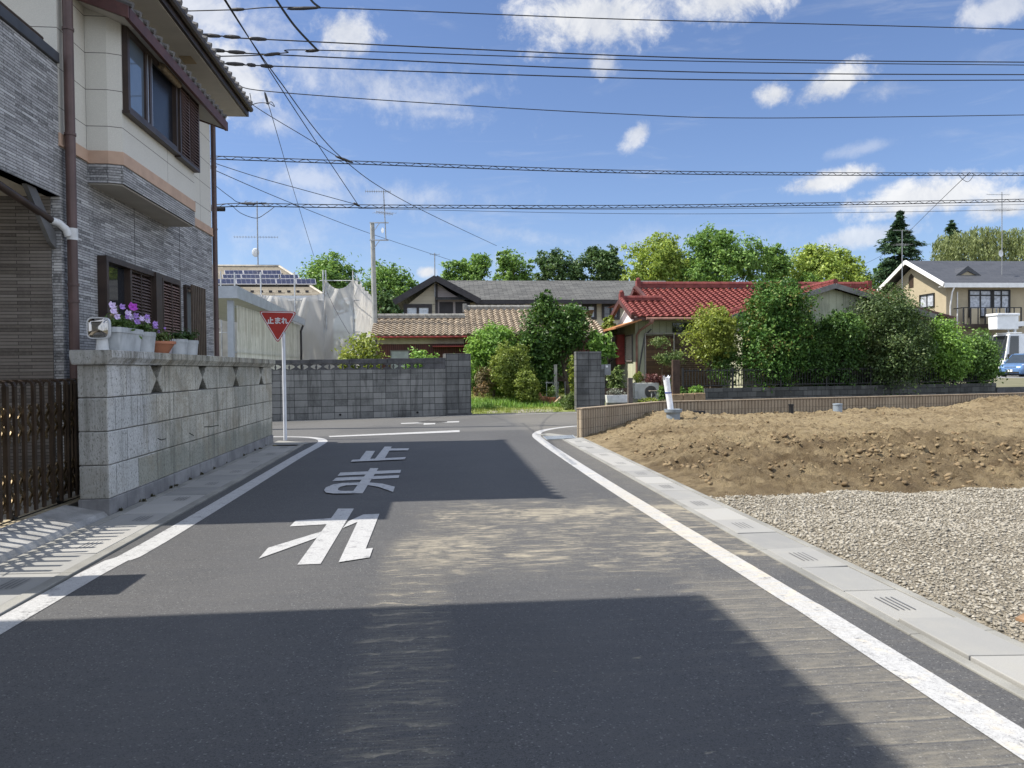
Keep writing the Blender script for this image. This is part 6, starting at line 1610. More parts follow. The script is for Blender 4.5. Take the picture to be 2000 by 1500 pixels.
mb = MB(); mb.add([(24, 41, .53), (75, 41, .545), (75, 59.5, .575), (24, 59.5, .575)], [(0, 1, 2, 3)]); mb.add([(17.5, 30.2, .22), (60, 36, .3), (75, 41, .545), (24, 41, .53)], [(0, 1, 2, 3)])
struct(mb.build('gravel_yard', mat('gravel_grey', (.20, .20, .20), .95, .35, 25, .6, 60, fine=.4, fscale=8)))

# ================================================================== GARDEN OBJECTS
th = thing('air_conditioner', 'white air-conditioner outdoor unit with round fan grille by the red-roofed house', 'air conditioner', (10, 29.5, 0))
a = pY(1240, 748, 29.4); b = pY(1287, 781, 29.4)
mb = MB(); mb.box(a.x, b.x, 29.4, 29.75, b.z, a.z); mb.build('casing', mat('ac_white', (.46, .46, .43), .5, .15, 3, 0, 60, streak=.2), th, bevel=.02)
c = pY(1271, 765, 29.39); mb = MB(); mb.tube([(c.x, 29.398, c.z), (c.x, 29.375, c.z)], .24, 24)
for r_ in (.22, .17, .12, .06): mb.tube([(c.x + r_ * math.cos(k * .3), 29.36, c.z + r_ * math.sin(k * .3)) for k in range(22)], .006, 5)
mb.build('fan_grille', mat('fan_dark', (.09, .085, .08), .6, .2, 6), th)
mb = MB(); mb.box(a.x + .05, a.x + .15, 29.42, 29.72, -.05, b.z - .002); mb.box(b.x - .15, b.x - .05, 29.42, 29.72, -.05, b.z - .002); mb.build('feet', CONC, th)
a = pY(1185, 772, 26.9); b = pY(1230, 786, 26.9)
th = thing('planter', 'white rectangular planter box with small pale plants beside the block pillar', 'planter', (a.x + .4, 27, 0))
mb = MB(); mb.v = [(x, y, z) for z, k in ((b.z, .93), (a.z, 1)) for x, y in ((a.x * .5 + b.x * .5 - (b.x - a.x) / 2 * k, 26.9), (a.x * .5 + b.x * .5 + (b.x - a.x) / 2 * k, 26.9), (a.x * .5 + b.x * .5 + (b.x - a.x) / 2 * k, 27.2), (a.x * .5 + b.x * .5 - (b.x - a.x) / 2 * k, 27.2))]
mb.f = MB.BOXF; mb.build('box', WHITE, th); mb = MB(); mb.box(a.x + .02, b.x, 26.95, 27.2, -.05, b.z - .003); mb.build('stand', CONC, th)
quads('foliage', leaf_array([((a.x + b.x) / 2, 27.05, a.z + .1, .4, .14, .14)], 420, .06, 5, per=8, shell=.1, fill=.5), leafmat('grey_leaf', [(0.100, 0.110, 0.090), (0.220, 0.240, 0.200), (0.350, 0.360, 0.320)], .2), th)
mb = MB(); mb.box(a.x, b.x + .02, 27.25, 27.3, a.z - .1, a.z + .24); o = mb.build('screen_board', DKW, base=(a.x + .4, 27.27, .4)); tag(o, 'low dark board standing behind the white planter box', 'board')
th = thing('side_table', 'small weathered metal stand in front of the air-conditioner unit', 'table', (10.3, 28.6, 0)); a = pY(1270, 763, 28.6); b = pY(1291, 763, 28.6)
mb = MB(); mb.box(a.x, b.x, 28.6, 28.95, a.z - .03, a.z); mb.build('table_top', mat('grey_timber2', (.22, .19, .15), .8, .3, 8), th)
mb = MB(); mb.bar((a.x + .08, 28.65, a.z - .03), (a.x + .02, 28.6, 0), .02, .02); mb.bar((b.x - .25, 28.65, a.z - .03), (b.x + .05, 28.6, 0), .03, .03); mb.bar((a.x + .1, 28.9, a.z - .03), (a.x + .12, 28.95, 0), .02, .02); mb.build('legs', PIPEG, th)
th = thing('hose_reel', 'dark wire hoop leaning on the white air-conditioner unit', 'hoop', (9.7, 29.2, 0)); c = pY(1243, 770, 29.2); mb = MB(); mb.tube([(c.x + .07 * math.cos(k * .29), 29.2, c.z + .15 * math.sin(k * .29)) for k in range(23)], .012, 6); mb.tube([(c.x, 29.2, c.z - .15), (c.x, 29.2, 0)], .01, 5); mb.build('hoop', PIPEG, th)
# garden of the opening
th = thing('garden_post', 'pale upright timber post in the grassy garden beside the dark tree', 'post', (4.5, 29, .05)); a = pY(1082, 712, 29.0); MB().box(a.x, a.x + .12, 29.0, 29.12, 0, a.z).build('post', mat('pale_post', (.30, .29, .25), .85, .25, 6, .3, 40, streak=.3), th)
mb = MB(); mb.box(a.x + .13, a.x + .55, 29.02, 29.10, 1.02, 1.08); mb.box(a.x + .14, a.x + .20, 29.0, 29.08, 1.085, 1.18); mb.build('crossbar', DKW, th)
mb = MB(); mb.tube([(a.x + .15, 29.0, 1.0), (a.x + .15, 29.0, .2)], .012, 5); mb.tube([(a.x + .42, 29.0, 1.0), (a.x + .42, 29.0, .15)], .012, 5); mb.build('hanging_rod', PIPEG, th)
th = thing('garden_shelf', 'small white garden shelf beside the pale post', 'shelf', (4.1, 29.2, .1)); a = pY(1066, 746, 29.2); b = pY(1081, 746, 29.2); mb = MB(); mb.box(a.x, b.x, 29.2, 29.5, a.z - .05, a.z); mb.build('board', WHITE, th); mb = MB()
for x in (a.x + .02, b.x - .03): mb.box(x, x + .02, 29.2, 29.22, 0, a.z - .052); mb.box(x, x + .02, 29.2, 29.22, a.z + .002, a.z + .2)
mb.bar((a.x + .03, 29.21, a.z + .18), (b.x, 29.21, a.z + .22), .02, .02); mb.build('frame', WHITE, th)
a = pY(1056, 762, 28.6); th = thing('wood_block', 'broken orange-brown stump lying in the garden grass', 'wood', (a.x, 28.6, .1)); mb = MB(); G0 = .20; mb.prism([(a.x - .15, 28.5, G0), (a.x + .20, 28.5, G0), (a.x + .28, 28.5, G0 + .26), (a.x + .05, 28.5, G0 + .26), (a.x - .02, 28.5, G0 + .42), (a.x - .12, 28.5, G0 + .26)], (0, .25, 0)); mb.build('stump', mat('raw_wood', (.34, .17, .09), .85, .35, 8, .6, 30), th, bevel=.02); mb = MB(); mb.obox((a.x, 28.42, G0 + .02), (.28, 0, .03), (0, .12, 0), (-.01, 0, .03)); mb.build('plank', DKW, th)
a = pY(1088, 772, 28.2); th = thing('plank', 'short pale plank propped on a terracotta pot in the garden grass', 'plank', (a.x, 28.2, .1)); mb = MB(); mb.bar((a.x - .2, 28.1, .14), (a.x + .12, 28.2, .43), .14, .06); mb.build('board', mat('pale_wood', (.48, .36, .24), .8, .2, 8), th)
a = pY(1077, 774, 28.3); th = thing('potted_plant', 'terracotta pot of spiky green leaves on the garden grass', 'potted plant', (a.x, 28.35, .05)); MB().lathe((a.x, 28.35, .15), [(.13, 0), (.17, .24), (.185, .24), (.185, .28), (.15, .28)], 16).build('pot', TERRA, th, True); quads('foliage', leaf_array([(a.x, 28.35, .62, .2, .2, .25)], 160, .16, 3, per=6, shell=.1, aspect=.18, up=.2), LP1, th)

# ================================================================== VEGETATION
L_MID = leafmat('leaf_mid', [(0.035, 0.080, 0.019), (0.080, 0.160, 0.035), (0.136, 0.240, 0.056), (0.208, 0.320, 0.080)], .32)
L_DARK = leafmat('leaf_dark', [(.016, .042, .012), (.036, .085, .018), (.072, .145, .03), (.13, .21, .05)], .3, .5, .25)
L_DARKRED = leafmat('leaf_dark_red_tips', [(0.018, 0.052, 0.012), (0.036, 0.096, 0.018), (0.067, 0.150, 0.030), (0.120, 0.210, 0.044), (0.210, 0.113, 0.044)], .28, .5, .22)
L_BRIGHT = leafmat('leaf_bright', [(0.074, 0.156, 0.033), (0.147, 0.276, 0.055), (0.239, 0.405, 0.083), (0.350, 0.534, 0.129)], .38)
L_YEL = leafmat('leaf_yellow_green', [(0.090, 0.128, 0.024), (0.180, 0.232, 0.039), (0.285, 0.338, 0.063), (0.405, 0.435, 0.098)], .35)
L_CLIP = leafmat('leaf_clipped', [(0.067, 0.106, 0.023), (0.144, 0.202, 0.038), (0.230, 0.288, 0.054), (0.326, 0.365, 0.086)], .3)
L_PALE = leafmat('leaf_pale_shrub', [(0.052, 0.095, 0.028), (0.113, 0.172, 0.052), (0.190, 0.259, 0.086), (0.328, 0.362, 0.172)], .3)
L_DOME = leafmat('leaf_dome', [(.022, .048, .014), (.05, .09, .026), (.09, .14, .045), (.17, .21, .085)], .3)
L_BGY = leafmat('leaf_far_yellow', [(0.112, 0.178, 0.035), (0.212, 0.301, 0.058), (0.312, 0.401, 0.085), (0.424, 0.490, 0.123)], .38)
L_BGM = leafmat('leaf_far_mid', [(0.055, 0.119, 0.032), (0.115, 0.220, 0.050), (0.196, 0.321, 0.073), (0.286, 0.425, 0.115)], .35)
L_BGD = leafmat('leaf_far_dark', [(0.030, 0.068, 0.027), (0.056, 0.116, 0.041), (0.104, 0.173, 0.060), (0.160, 0.235, 0.085)], .3)
L_CON = leafmat('leaf_conifer', [(0.018, 0.042, 0.024), (0.036, 0.078, 0.039), (0.063, 0.117, 0.054), (0.105, 0.165, 0.075)], .15)
L_WIL = leafmat('leaf_willow', [(0.111, 0.143, 0.052), (0.169, 0.208, 0.078), (0.227, 0.267, 0.111), (0.299, 0.338, 0.156)], .4)


def el(px, py, y, hw, hh, dep=1.0):
    """ellipsoid seen as hw x hh pixels round (px,py) at depth y"""
    c = pY(px, py, y); k = y / FPX
    return (c.x, c.y, c.z, hw * k, hw * k * dep, hh * k)


def bush(name, label, cat, px0, px1, py0, py1, y, n, size, lm, seed, nb=10, k=.45, dep=.8, trunk=True, group=None, extra=(), lump=True, r0=.05, gap=0, **kw):
    e = el((px0 + px1) / 2, (py0 + py1) / 2, y, (px1 - px0) / 2 * 1.03, (py1 - py0) / 2 * 1.03, dep)
    bl = lumps(*e, nb, seed, k, top=False) if lump else [e]
    bl += [el(*q) for q in extra]
    g0 = float(gz(0, y)); base = (e[0], y, g0 - .05)
    return plant(name, label, cat, bl, n, size, lm, base, seed, trunk=(e[0] + .05, y, e[2] + e[5] * .2) if trunk else None, limbs=5, spread=e[3] * .6, r0=r0, group=group, part='crown' if 'tree' in name else 'foliage', tname='trunk' if 'tree' in name else 'stem', **kw)


# behind the far block wall, left to right
bush('shrub', 'yellow-green twiggy shrub above the far block wall in front of the white scaffold netting', 'shrub', 660, 752, 648, 745, 27.0, 2600, .13, L_YEL, 11, 9, .34, r0=.03, clump=.34, per=18, shell=.3)
bush('shrub', 'low bright shrub row topping the far block wall beneath the dark red outbuilding', 'shrub', 776, 866, 680, 752, 27.0, 2200, .11, L_BRIGHT, 12, 10, .36, r0=.03, per=18)
bush('shrub', 'pale wispy plant behind the block wall beside its square pillar', 'shrub', 868, 908, 680, 752, 27.2, 900, .09, L_PALE, 13, 6, .4, r0=.02, per=12)
bush('shrub', 'big bright green shrub growing left of the clipped bush in the garden opening', 'shrub', 912, 1016, 638, 762, 30.2, 13000, .12, L_BRIGHT, 14, 14, .45, per=26, shell=.7)
bush('clipped_bush', 'tall rounded clipped yellow-green bush in the middle of the garden opening', 'bush', 968, 1040, 670, 784, 28.8, 16000, .07, L_CLIP, 15, 7, .55, trunk=False, shell=.8, per=24, clump=.2)
bush('clipped_bush', 'small low clipped bush in front of the tall rounded one', 'bush', 1002, 1056, 721, 786, 28.1, 7000, .065, L_CLIP, 16, 5, .55, trunk=False, shell=.8, per=24, clump=.2)
bush('shrub', 'dark undergrowth filling the back of the garden opening behind the clipped bushes', 'shrub', 916, 1128, 690, 782, 31.6, 9000, .14, L_DARK, 50, 12, .42, trunk=False, dep=.4, per=24, shell=.4, extra=((950, 740, 31.5, 40, 40), (1010, 735, 31.5, 50, 46), (1085, 738, 31.5, 44, 40)))
tb_ = pY(1108, 772, 29.6); tt_ = pY(1094, 660, 29.6)
plant('garden_tree', 'dark glossy-leaved tree with a leaning trunk at the right of the garden opening', 'tree',
      [el(1070, 640, 29.6, 44, 48), el(1066, 606, 29.6, 26, 30), el(1066, 584, 29.6, 12, 20), el(1105, 640, 29.6, 42, 42), el(1122, 628, 29.6, 24, 36), el(1045, 680, 29.6, 30, 42), el(1085, 672, 29.6, 40, 34), el(1062, 712, 29.4, 26, 40), el(1125, 658, 29.6, 22, 26)], 19000, .13, L_DARK, (tb_.x, 29.6, 0), 17, trunk=tt_, limbs=7, spread=.8, r0=.13, per=24, clump=.32)
bush('shrub', 'bright leafy shrub behind the block pillar, against the red-roofed house', 'shrub', 1138, 1198, 648, 725, 29.2, 3000, .14, L_BRIGHT, 18, 9, .42, per=20)
bush('shrub', 'faded yellow climbing plant hugging the left side of the block pillar', 'shrub', 1110, 1127, 694, 776, 27.6, 900, .09, L_YEL, 19, 6, .5, trunk=False, per=14)
bush('shrub', 'yellow-green shrub rising behind the outbuilding roof, left of the red gable', 'shrub', 1172, 1206, 612, 660, 34.2, 1200, .15, L_CLIP, 20, 6, .45, per=18)
bush('shrub', 'dry brown ornamental grass clump at the left of the garden opening', 'grass clump', 926, 966, 712, 768, 29.4, 800, .26, leafmat('leaf_dry', [(0.100, 0.075, 0.040), (0.160, 0.130, 0.060), (0.120, 0.130, 0.050)], .25), 21, 5, .5, trunk=False, per=10, aspect=.12)
bush('shrub', 'orange-tinged low plant beside the block wall end in the garden', 'plant', 920, 956, 746, 778, 27.6, 700, .09, leafmat('leaf_orange', [(0.120, 0.130, 0.050), (0.260, 0.160, 0.080), (0.200, 0.200, 0.070)], .25), 22, 5, .5, trunk=False, per=12)
bush('shrub', 'grey-green weedy clump left of the block pillar base', 'plant', 1094, 1126, 764, 804, 26.9, 1400, .09, L_PALE, 23, 6, .5, trunk=False, per=12, aspect=.3)
# plants of the red-roofed house
bush('shrub', 'pale shrub in front of the house corner, behind the white planter box', 'shrub', 1184, 1222, 716, 772, 28.2, 1500, .10, L_PALE, 24, 7, .45, per=14, r0=.02)
bush('shrub', 'yellow-green tuft on the left end of the air-conditioner unit', 'plant', 1236, 1256, 726, 752, 29.6, 420, .10, L_YEL, 25, 4, .5, trunk=False, per=10, aspect=.3)
bush('shrub', 'dark red leafy plant spilling over the air-conditioner unit', 'plant', 1250, 1302, 732, 752, 29.7, 1300, .075, leafmat('leaf_red', [(0.070, 0.030, 0.030), (0.140, 0.050, 0.050), (0.200, 0.090, 0.070)], .2), 26, 6, .5, trunk=False, per=12)
bush('shrub', 'thin airy nandina with bare stem in front of the timber screen', 'shrub', 1280, 1342, 684, 712, 29.0, 1300, .085, L_PALE, 27, 8, .4, r0=.02, per=9, clump=.5)
bush('shrub', 'small airy tuft of leaves above the thin nandina, in front of the timber screen', 'shrub', 1270, 1314, 658, 680, 29.1, 500, .085, L_PALE, 28, 6, .4, r0=.015, per=9, clump=.5)
bush('shrub', 'dark bushy plant behind the metal stand and wrapped pipe', 'shrub', 1284, 1310, 744, 788, 28.0, 900, .09, L_MID, 29, 5, .5, trunk=False, per=12)
bush('shrub', 'low yellow weeds at the foot of the air-conditioner unit', 'plant', 1238, 1290, 778, 794, 28.4, 700, .08, L_YEL, 30, 5, .5, trunk=False, per=12)
bush('shrub', 'bright lettuce-green plant behind the tan edging stones', 'plant', 1344, 1378, 754, 782, 26.4, 900, .12, L_BRIGHT, 31, 6, .5, trunk=False, per=12, aspect=.75)
bush('shrub', 'small dark plant between the timber post and the lettuce-green plant', 'plant', 1326, 1344, 752, 778, 26.5, 420, .09, L_MID, 32, 5, .5, trunk=False, per=12)
# hedge row behind the iron fence
bush('hedge_tree', 'airy yellow-green small tree with thin stem behind the left of the iron fence', 'tree', 1326, 1446, 598, 716, 28.4, 9500, .115, L_YEL, 33, 14, .42, r0=.04, per=16, clump=.3, shell=.45)
bush('shrub', 'loose green shrub under the airy yellow-green tree, behind the fence', 'shrub', 1380, 1458, 672, 762, 28.2, 2300, .11, L_MID, 34, 8, .4, per=14, r0=.03)
bush('hedge_tree', 'tall dense dark green tree with reddish new leaves in the hedge row', 'tree', 1446, 1594, 545, 766, 28.0, 30000, .115, L_DARKRED, 35, 16, .45, per=26, shell=.65, r0=.09, extra=((1512, 590, 28, 52, 44), (1528, 566, 28, 34, 22), (1500, 690, 27.6, 58, 70)))
bush('hedge_shrub', 'dark shrub with lighter top between the tall dark tree and the domed one', 'shrub', 1572, 1690, 612, 766, 28.3, 22000, .11, L_DARK, 36, 12, .5, per=24, shell=.6, extra=((1640, 652, 28.2, 48, 36), (1590, 700, 28, 40, 56)))
bush('hedge_shrub', 'bright-topped leafy shrub just left of the domed one', 'shrub', 1610, 1690, 612, 668, 28.0, 7000, .11, L_MID, 37, 9, .45, trunk=False, per=20)
bush('hedge_tree', 'large domed tree with fine pale leaves in the hedge row', 'tree', 1660, 1812, 556, 768, 28.6, 34000, .10, L_DOME, 38, 12, .5, per=28, r0=.09, shell=.6, extra=((1722, 606, 28.6, 60, 48), (1740, 700, 28.3, 70, 66)))
bush('hedge_shrub', 'bright yellow-green shrub right of the domed tree', 'shrub', 1796, 1896, 622, 760, 29.0, 17000, .12, L_BRIGHT, 39, 12, .48, per=20, extra=((1840, 690, 28.8, 46, 56),))
bush('hedge_shrub', 'last rounded shrub at the right end of the hedge row', 'shrub', 1866, 1954, 640, 760, 29.6, 15000, .11, L_MID, 40, 11, .48, per=20, extra=((1905, 700, 29.4, 42, 50),))


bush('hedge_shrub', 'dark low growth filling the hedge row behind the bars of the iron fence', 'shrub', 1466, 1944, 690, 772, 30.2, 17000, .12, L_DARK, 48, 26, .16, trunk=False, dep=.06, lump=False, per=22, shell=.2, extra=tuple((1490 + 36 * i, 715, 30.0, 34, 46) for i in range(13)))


# grass of the garden opening
def grassblades(name, poly, n, h, lm, seed, label, zf=None):
    rng = np.random.default_rng(seed); P_ = np.array(poly); lo, hi = P_.min(0), P_.max(0); q = lo + (hi - lo) * rng.random((n * 2, 2)); ins = np.zeros(len(q), bool); j = len(P_) - 1
    for i in range(len(P_)):
        c_ = ((P_[i, 1] > q[:, 1]) != (P_[j, 1] > q[:, 1])) & (q[:, 0] < (P_[j, 0] - P_[i, 0]) * (q[:, 1] - P_[i, 1]) / (P_[j, 1] - P_[i, 1] + 1e-9) + P_[i, 0]); ins ^= c_; j = i
    d = fbm(q[:, 0] * .9, q[:, 1] * .9, 3, seed); q = q[ins & (d > -.35)][:n]; N = len(q); z = gz(q[:, 0], q[:, 1]) - .05
    a = rng.random(N) * 6.28; hh = h * (.4 + 1.0 * rng.random(N)) * (1 + 1.2 * np.clip(fbm(q[:, 0] * 1.3, q[:, 1] * 1.3, 3, seed + 3), 0, 1)); wv = .012 + .012 * rng.random(N)
    b = np.stack([q[:, 0], q[:, 1], z], -1); s_ = np.stack([np.cos(a), np.sin(a), 0 * a], -1) * wv[:, None]; ln_ = np.stack([-np.sin(a), np.cos(a), 0 * a], -1) * (hh * (.3 + .5 * rng.random(N)))[:, None]
    V = np.stack([b - s_, b + s_, b + ln_ + np.array([0, 0, 1]) * hh[:, None]], 1).reshape(-1, 3)
    return struct(quads(name, V, lm, k=3), 'stuff', label, 'grass')


L_GR = leafmat('grass_blade', [(0.121, 0.162, 0.034), (0.203, 0.257, 0.047), (0.284, 0.338, 0.074), (0.338, 0.338, 0.121)], .3)
LAWN = mat('lawn_soil', (.13, .155, .045), .95, .3, 2.2, .6, 18, col2=(.18, .20, .07), fine=.2, fscale=8)
lawn = [(1.2, 25.45), (4.62, 26.1), (6.2, 26.5), (6.4, 34), (-1, 34), (-1, 26.2)]
struct(MB().grid([[(x, y, float(gz(x, y)) - .04 + .02) for y in np.linspace(25.4 + .25 * max(0, x - 1) * .8, 34, 12)] for x in np.linspace(-4, 6.3, 10)]).build('lawn', LAWN))
grassblades('grass', [(1.2, 25.6), (5.2, 26.4), (6.0, 33), (-1, 33), (0, 26)], 26000, .075, L_GR, 4, 'short sunlit grass and weeds in the garden opening')
grassblades('weeds', [(1.0, 27.2), (5.6, 27.6), (5.6, 29.5), (0.5, 29.3)], 5000, .17, L_BRIGHT, 6, 'taller weeds along the back of the garden grass')
rng = np.random.default_rng(44); gp_ = rng.random((2600, 2)); gx = 1.5 + gp_[:, 0] * 2.4 + gp_[:, 1] * .3; gy = 25.75 + (gx - 1) * .17 + gp_[:, 1] * .85
kk = ((gx - 2.8) / 1.25) ** 2 + ((gy - 26.5) / .5) ** 2 < 1 + .3 * rng.normal(size=len(gx)); gx, gy = gx[kk], gy[kk]
struct(rocks('gravel_patch', np.stack([gx, gy, gz(gx, gy) - .02], -1), .014 + .02 * rng.random(len(gx)), GRAV, 3), 'stuff', 'thin patch of grey gravel in the garden grass', 'gravel')
struct(MB().poly([(1.12, 25.30, .006), (4.62, 25.95, .006), (6.1, 26.3, .006), (5.9, 26.6, .006), (4.5, 26.25, .006), (1.12, 25.75, .006)]).build('driveway_apron', mat('apron_asphalt', (.075, .075, .074), .9, .3, 3, .4, 60, fine=.3)))
# weeds along the foot of walls
def tufts(label, pts, seed, lm, s=.05):
    rng = np.random.default_rng(seed); bl = [(x, y, z, s * (.6 + rng.random()), s, s * .7) for x, y, z in pts]
    o = quads('weeds', leaf_array(bl, 26 * len(bl), .05, seed, per=8, shell=.1, aspect=.3), lm); struct(o, 'stuff', label, 'weeds')
tufts('tiny weeds and dry litter along the foot of the stone wall', [(-3.43 + .02 * math.sin(i * 7), 8.6 + i * .31 + .1 * math.sin(i * 3), .02) for i in range(24) if i % 3 != 1], 8, leafmat('litter', [(0.050, 0.050, 0.030), (0.090, 0.080, 0.050), (0.050, 0.070, 0.025)], .1), .028)


# trees beyond the houses
def bgtree(label, cat, px0, px1, py0, py1, y, n, size, lm, seed, nb=14, k=.40, name='background_tree', extra=(), **kw):
    e = el((px0 + px1) / 2, (py0 + py1) / 2, y, (px1 - px0) / 2, (py1 - py0) / 2, .8); bl = lumps(e[0], e[1], e[2], e[3] * 1.12, e[4], e[5] * 1.2, nb + 8, seed, k * .78, top=True, main=.62, q0=.52, q1=.42) + [el(*q) for q in extra]
    return plant(name, label, cat, bl, n, size, lm, (e[0], y, .4), seed, trunk=(e[0], y, e[2] + e[5] * .3), limbs=7, spread=e[3] * .7, r0=.28, group='trees beyond the houses', **kw)


kw = dict(per=30, clump=.34, shell=.5)
bgtree('round green tree above the solar-panelled roof, leftmost of the trees beyond', 'tree', 562, 716, 486, 630, 72, 11000, .3, L_BGM, 51, 16, .36, **kw)
bgtree('green tree rising behind the grey antenna pole', 'tree', 694, 818, 508, 640, 74, 11000, .3, L_BGM, 52, 16, .36, **kw)
bgtree('green tree between the apartment gable peak and its ridge line', 'tree', 862, 962, 494, 610, 76, 8000, .3, L_BGM, 53, 14, .36, **kw)
bgtree('airy tree showing sky between its boughs above the apartment ridge', 'tree', 960, 1046, 476, 600, 78, 5500, .3, L_BGM, 54, 15, .32, **kw)
bgtree('dark tree above the apartment ridge, left one of the dark pair', 'tree', 1044, 1142, 480, 600, 80, 9500, .3, L_BGD, 55, 15, .36, **kw)
bgtree('dark tree above the apartment ridge, right one of the dark pair', 'tree', 1128, 1232, 474, 600, 80, 11500, .3, L_BGD, 56, 15, .38, **kw)
bgtree('yellow-green tree at the left end of the red roof ridge', 'tree', 1216, 1362, 452, 620, 74, 15000, .3, L_BGY, 57, 16, .42, per=34, clump=.3, shell=.6)
bgtree('tallest broad green tree towering over the red roof', 'tree', 1336, 1496, 430, 620, 73, 20000, .3, L_BGM, 58, 18, .42, per=34, clump=.3, shell=.6)
bgtree('narrow green tree at the right shoulder of the tallest broad tree', 'tree', 1474, 1542, 468, 620, 74, 7500, .3, L_BGM, 59, 11, .42, per=34, clump=.3, shell=.6)
bgtree('broad pale yellow-green tree right of the tallest tree', 'tree', 1530, 1706, 473, 620, 76, 18000, .32, L_BGY, 60, 18, .42, per=34, clump=.3, shell=.6)
bgtree('mid green tree tucked under the broad yellow-green tree', 'tree', 1556, 1612, 520, 620, 73, 2600, .32, L_BGM, 61, 9, .45, per=30, clump=.3)
bgtree('green tree at the foot of the tall dark conifer', 'tree', 1688, 1770, 512, 630, 72, 4400, .34, L_BGM, 62, 12, .42, per=30, clump=.3)
bgtree('low dark treetop seen left of the outbuilding roof', 'tree', 700, 790, 566, 660, 60, 3000, .30, L_BGD, 63, 10, .4, per=26, clump=.3)


def conifer(label, px, pw, py0, py1, y, n, lm, seed, size=.42):
    rng = np.random.default_rng(seed); tip = pY(px, py0, y); bot = pY(px, py1, y); hw = pw / 2 * y / FPX; H_ = tip.z - bot.z; bl = []; lay = int(max(9, H_ / .36))
    th = thing('conifer', label, 'tree', (tip.x, y, .4), 'trees beyond the houses')
    mbb = MB(); mbb.tube([(tip.x, y, .4), (tip.x, y, bot.z), (tip.x, y, tip.z)], [.3, .22, .03], 8)
    Vs = []
    for i in range(lay):
        f = min(1., max(.02, (i + rng.random()) / lay)); r_ = hw * (f ** .8) * (1.0 + .15 * rng.normal()); z = tip.z - H_ * f
        nbh = int(5 + 7 * f)
        for b in range(nbh):
            a = rng.random() * 6.28; rr = r_ * (.55 + .6 * rng.random()); zb_ = z + rng.normal() * H_ / lay * .8; e = Vector((tip.x + math.cos(a) * rr, y + math.sin(a) * rr, zb_ - rr * .04 + .10 * rr * rng.normal())); s0 = Vector((tip.x, y, zb_ + rr * .14))
            mbb.tube([s0, e], [.05, .012], 4, False)
            m_ = int(n / (lay * nbh)); t_ = rng.random(m_) ** .7; pos = np.array(s0)[None] + (np.array(e) - np.array(s0))[None] * t_[:, None] + rng.normal(size=(m_, 3)) * np.array([.18, .18, .07]) * (.5 + .5 * rr) 
            dirv = np.array([math.cos(a), math.sin(a), -.15])[None] + rng.normal(size=(m_, 3)) * .45; dirv /= np.linalg.norm(dirv, axis=1)[:, None]; sdv = np.cross(dirv, np.array([0, 0, 1.])[None] + rng.normal(size=(m_, 3)) * .5); sdv /= np.linalg.norm(sdv, axis=1)[:, None]
            L_ = size * (.6 + .7 * rng.random(m_))[:, None]; Vs.append(np.stack([pos - dirv * L_ * .5, pos + sdv * L_ * .16, pos + dirv * L_ * .5, pos - sdv * L_ * .16], 1))
    mbb.build('trunk', BARK, th); quads('crown', np.concatenate(Vs).reshape(-1, 3), lm, th); return th


conifer('tall dark cedar left of the cream house', 1757, 118, 418, 566, 70, 24000, L_CON, 71)
conifer('small pointed conifer peeping above the willow', 1858, 62, 432, 520, 88, 8000, L_CON, 72)
# willow: arching domes with hanging curtains
yw_ = 84; th = thing('willow', 'weeping willow with hanging pale green curtains behind the cream house', 'tree', (pY(1925, 500, yw_).x, yw_, .4), 'trees beyond the houses')
rngw = np.random.default_rng(5); Vs = []
doms = [el(1868, 480, yw_, 42, 30), el(1920, 468, yw_, 40, 26), el(1975, 474, yw_, 40, 28), el(2030, 480, yw_, 50, 36), el(1890, 500, yw_, 56, 26), (el(1980, 504, yw_, 60, 30))]
for (cx, cy, cz, rx, ry, rz) in doms:
    d = rnd_dirs(rngw, 90); d[:, 2] = np.abs(d[:, 2])
    for q in d:
        p0 = np.array([cx + q[0] * rx, cy + q[1] * ry, cz + q[2] * rz]); ln = 1.2 + 2.6 * rngw.random(); m_ = 34; t_ = rngw.random(m_)
        pos = p0[None] + np.stack([q[0] * .5 * t_, q[1] * .5 * t_, -ln * t_], -1) + rngw.normal(size=(m_, 3)) * .12
        dirv = np.array([0, 0, -1.])[None] + rngw.normal(size=(m_, 3)) * .35; dirv /= np.linalg.norm(dirv, axis=1)[:, None]; sdv = np.cross(dirv, rnd_dirs(rngw, m_)); sdv /= np.linalg.norm(sdv, axis=1)[:, None]; L_ = .42 * (.6 + .7 * rngw.random(m_))[:, None]
        Vs.append(np.stack([pos - dirv * L_ * .5, pos + sdv * L_ * .14, pos + dirv * L_ * .5, pos - sdv * L_ * .14], 1))
quads('crown', np.concatenate(Vs).reshape(-1, 3), L_WIL, th)
trunk_mb((pY(1925, 500, yw_).x, yw_, .4), pY(1925, 470, yw_), .4, .2, 7, 3, 2.5).build('trunk', BARK, th, True)
# far belt of trees closing the view between the houses
rngb = np.random.default_rng(9); bl = []
for x in np.arange(-70, 110, 4.5): bl.append((x + rngb.normal(), 112 + rngb.normal() * 2, 3.0, 3.6, 2.5, 3.2 + rngb.random() * 1.6))
struct(quads('far_woodland', leaf_array(bl, 9000, .7, 9, per=26, shell=.5), L_BGD), 'stuff', 'far belt of trees closing the view between the houses', 'woodland')

# ================================================================== POLES, ANTENNAS, WIRES
CONP = mat('concrete_pole', (.30, .30, .285), .85, .15, 4, .2, 50, streak=.3); CABLE = mat('cable', (.012, .012, .014), .6, .2, 20); INS = mat('insulator', (.03, .028, .028), .5, .2, 10)
ALU = mat('antenna_metal', (.22, .23, .24), .5, .2, 10, 0, 60, metal=.4)


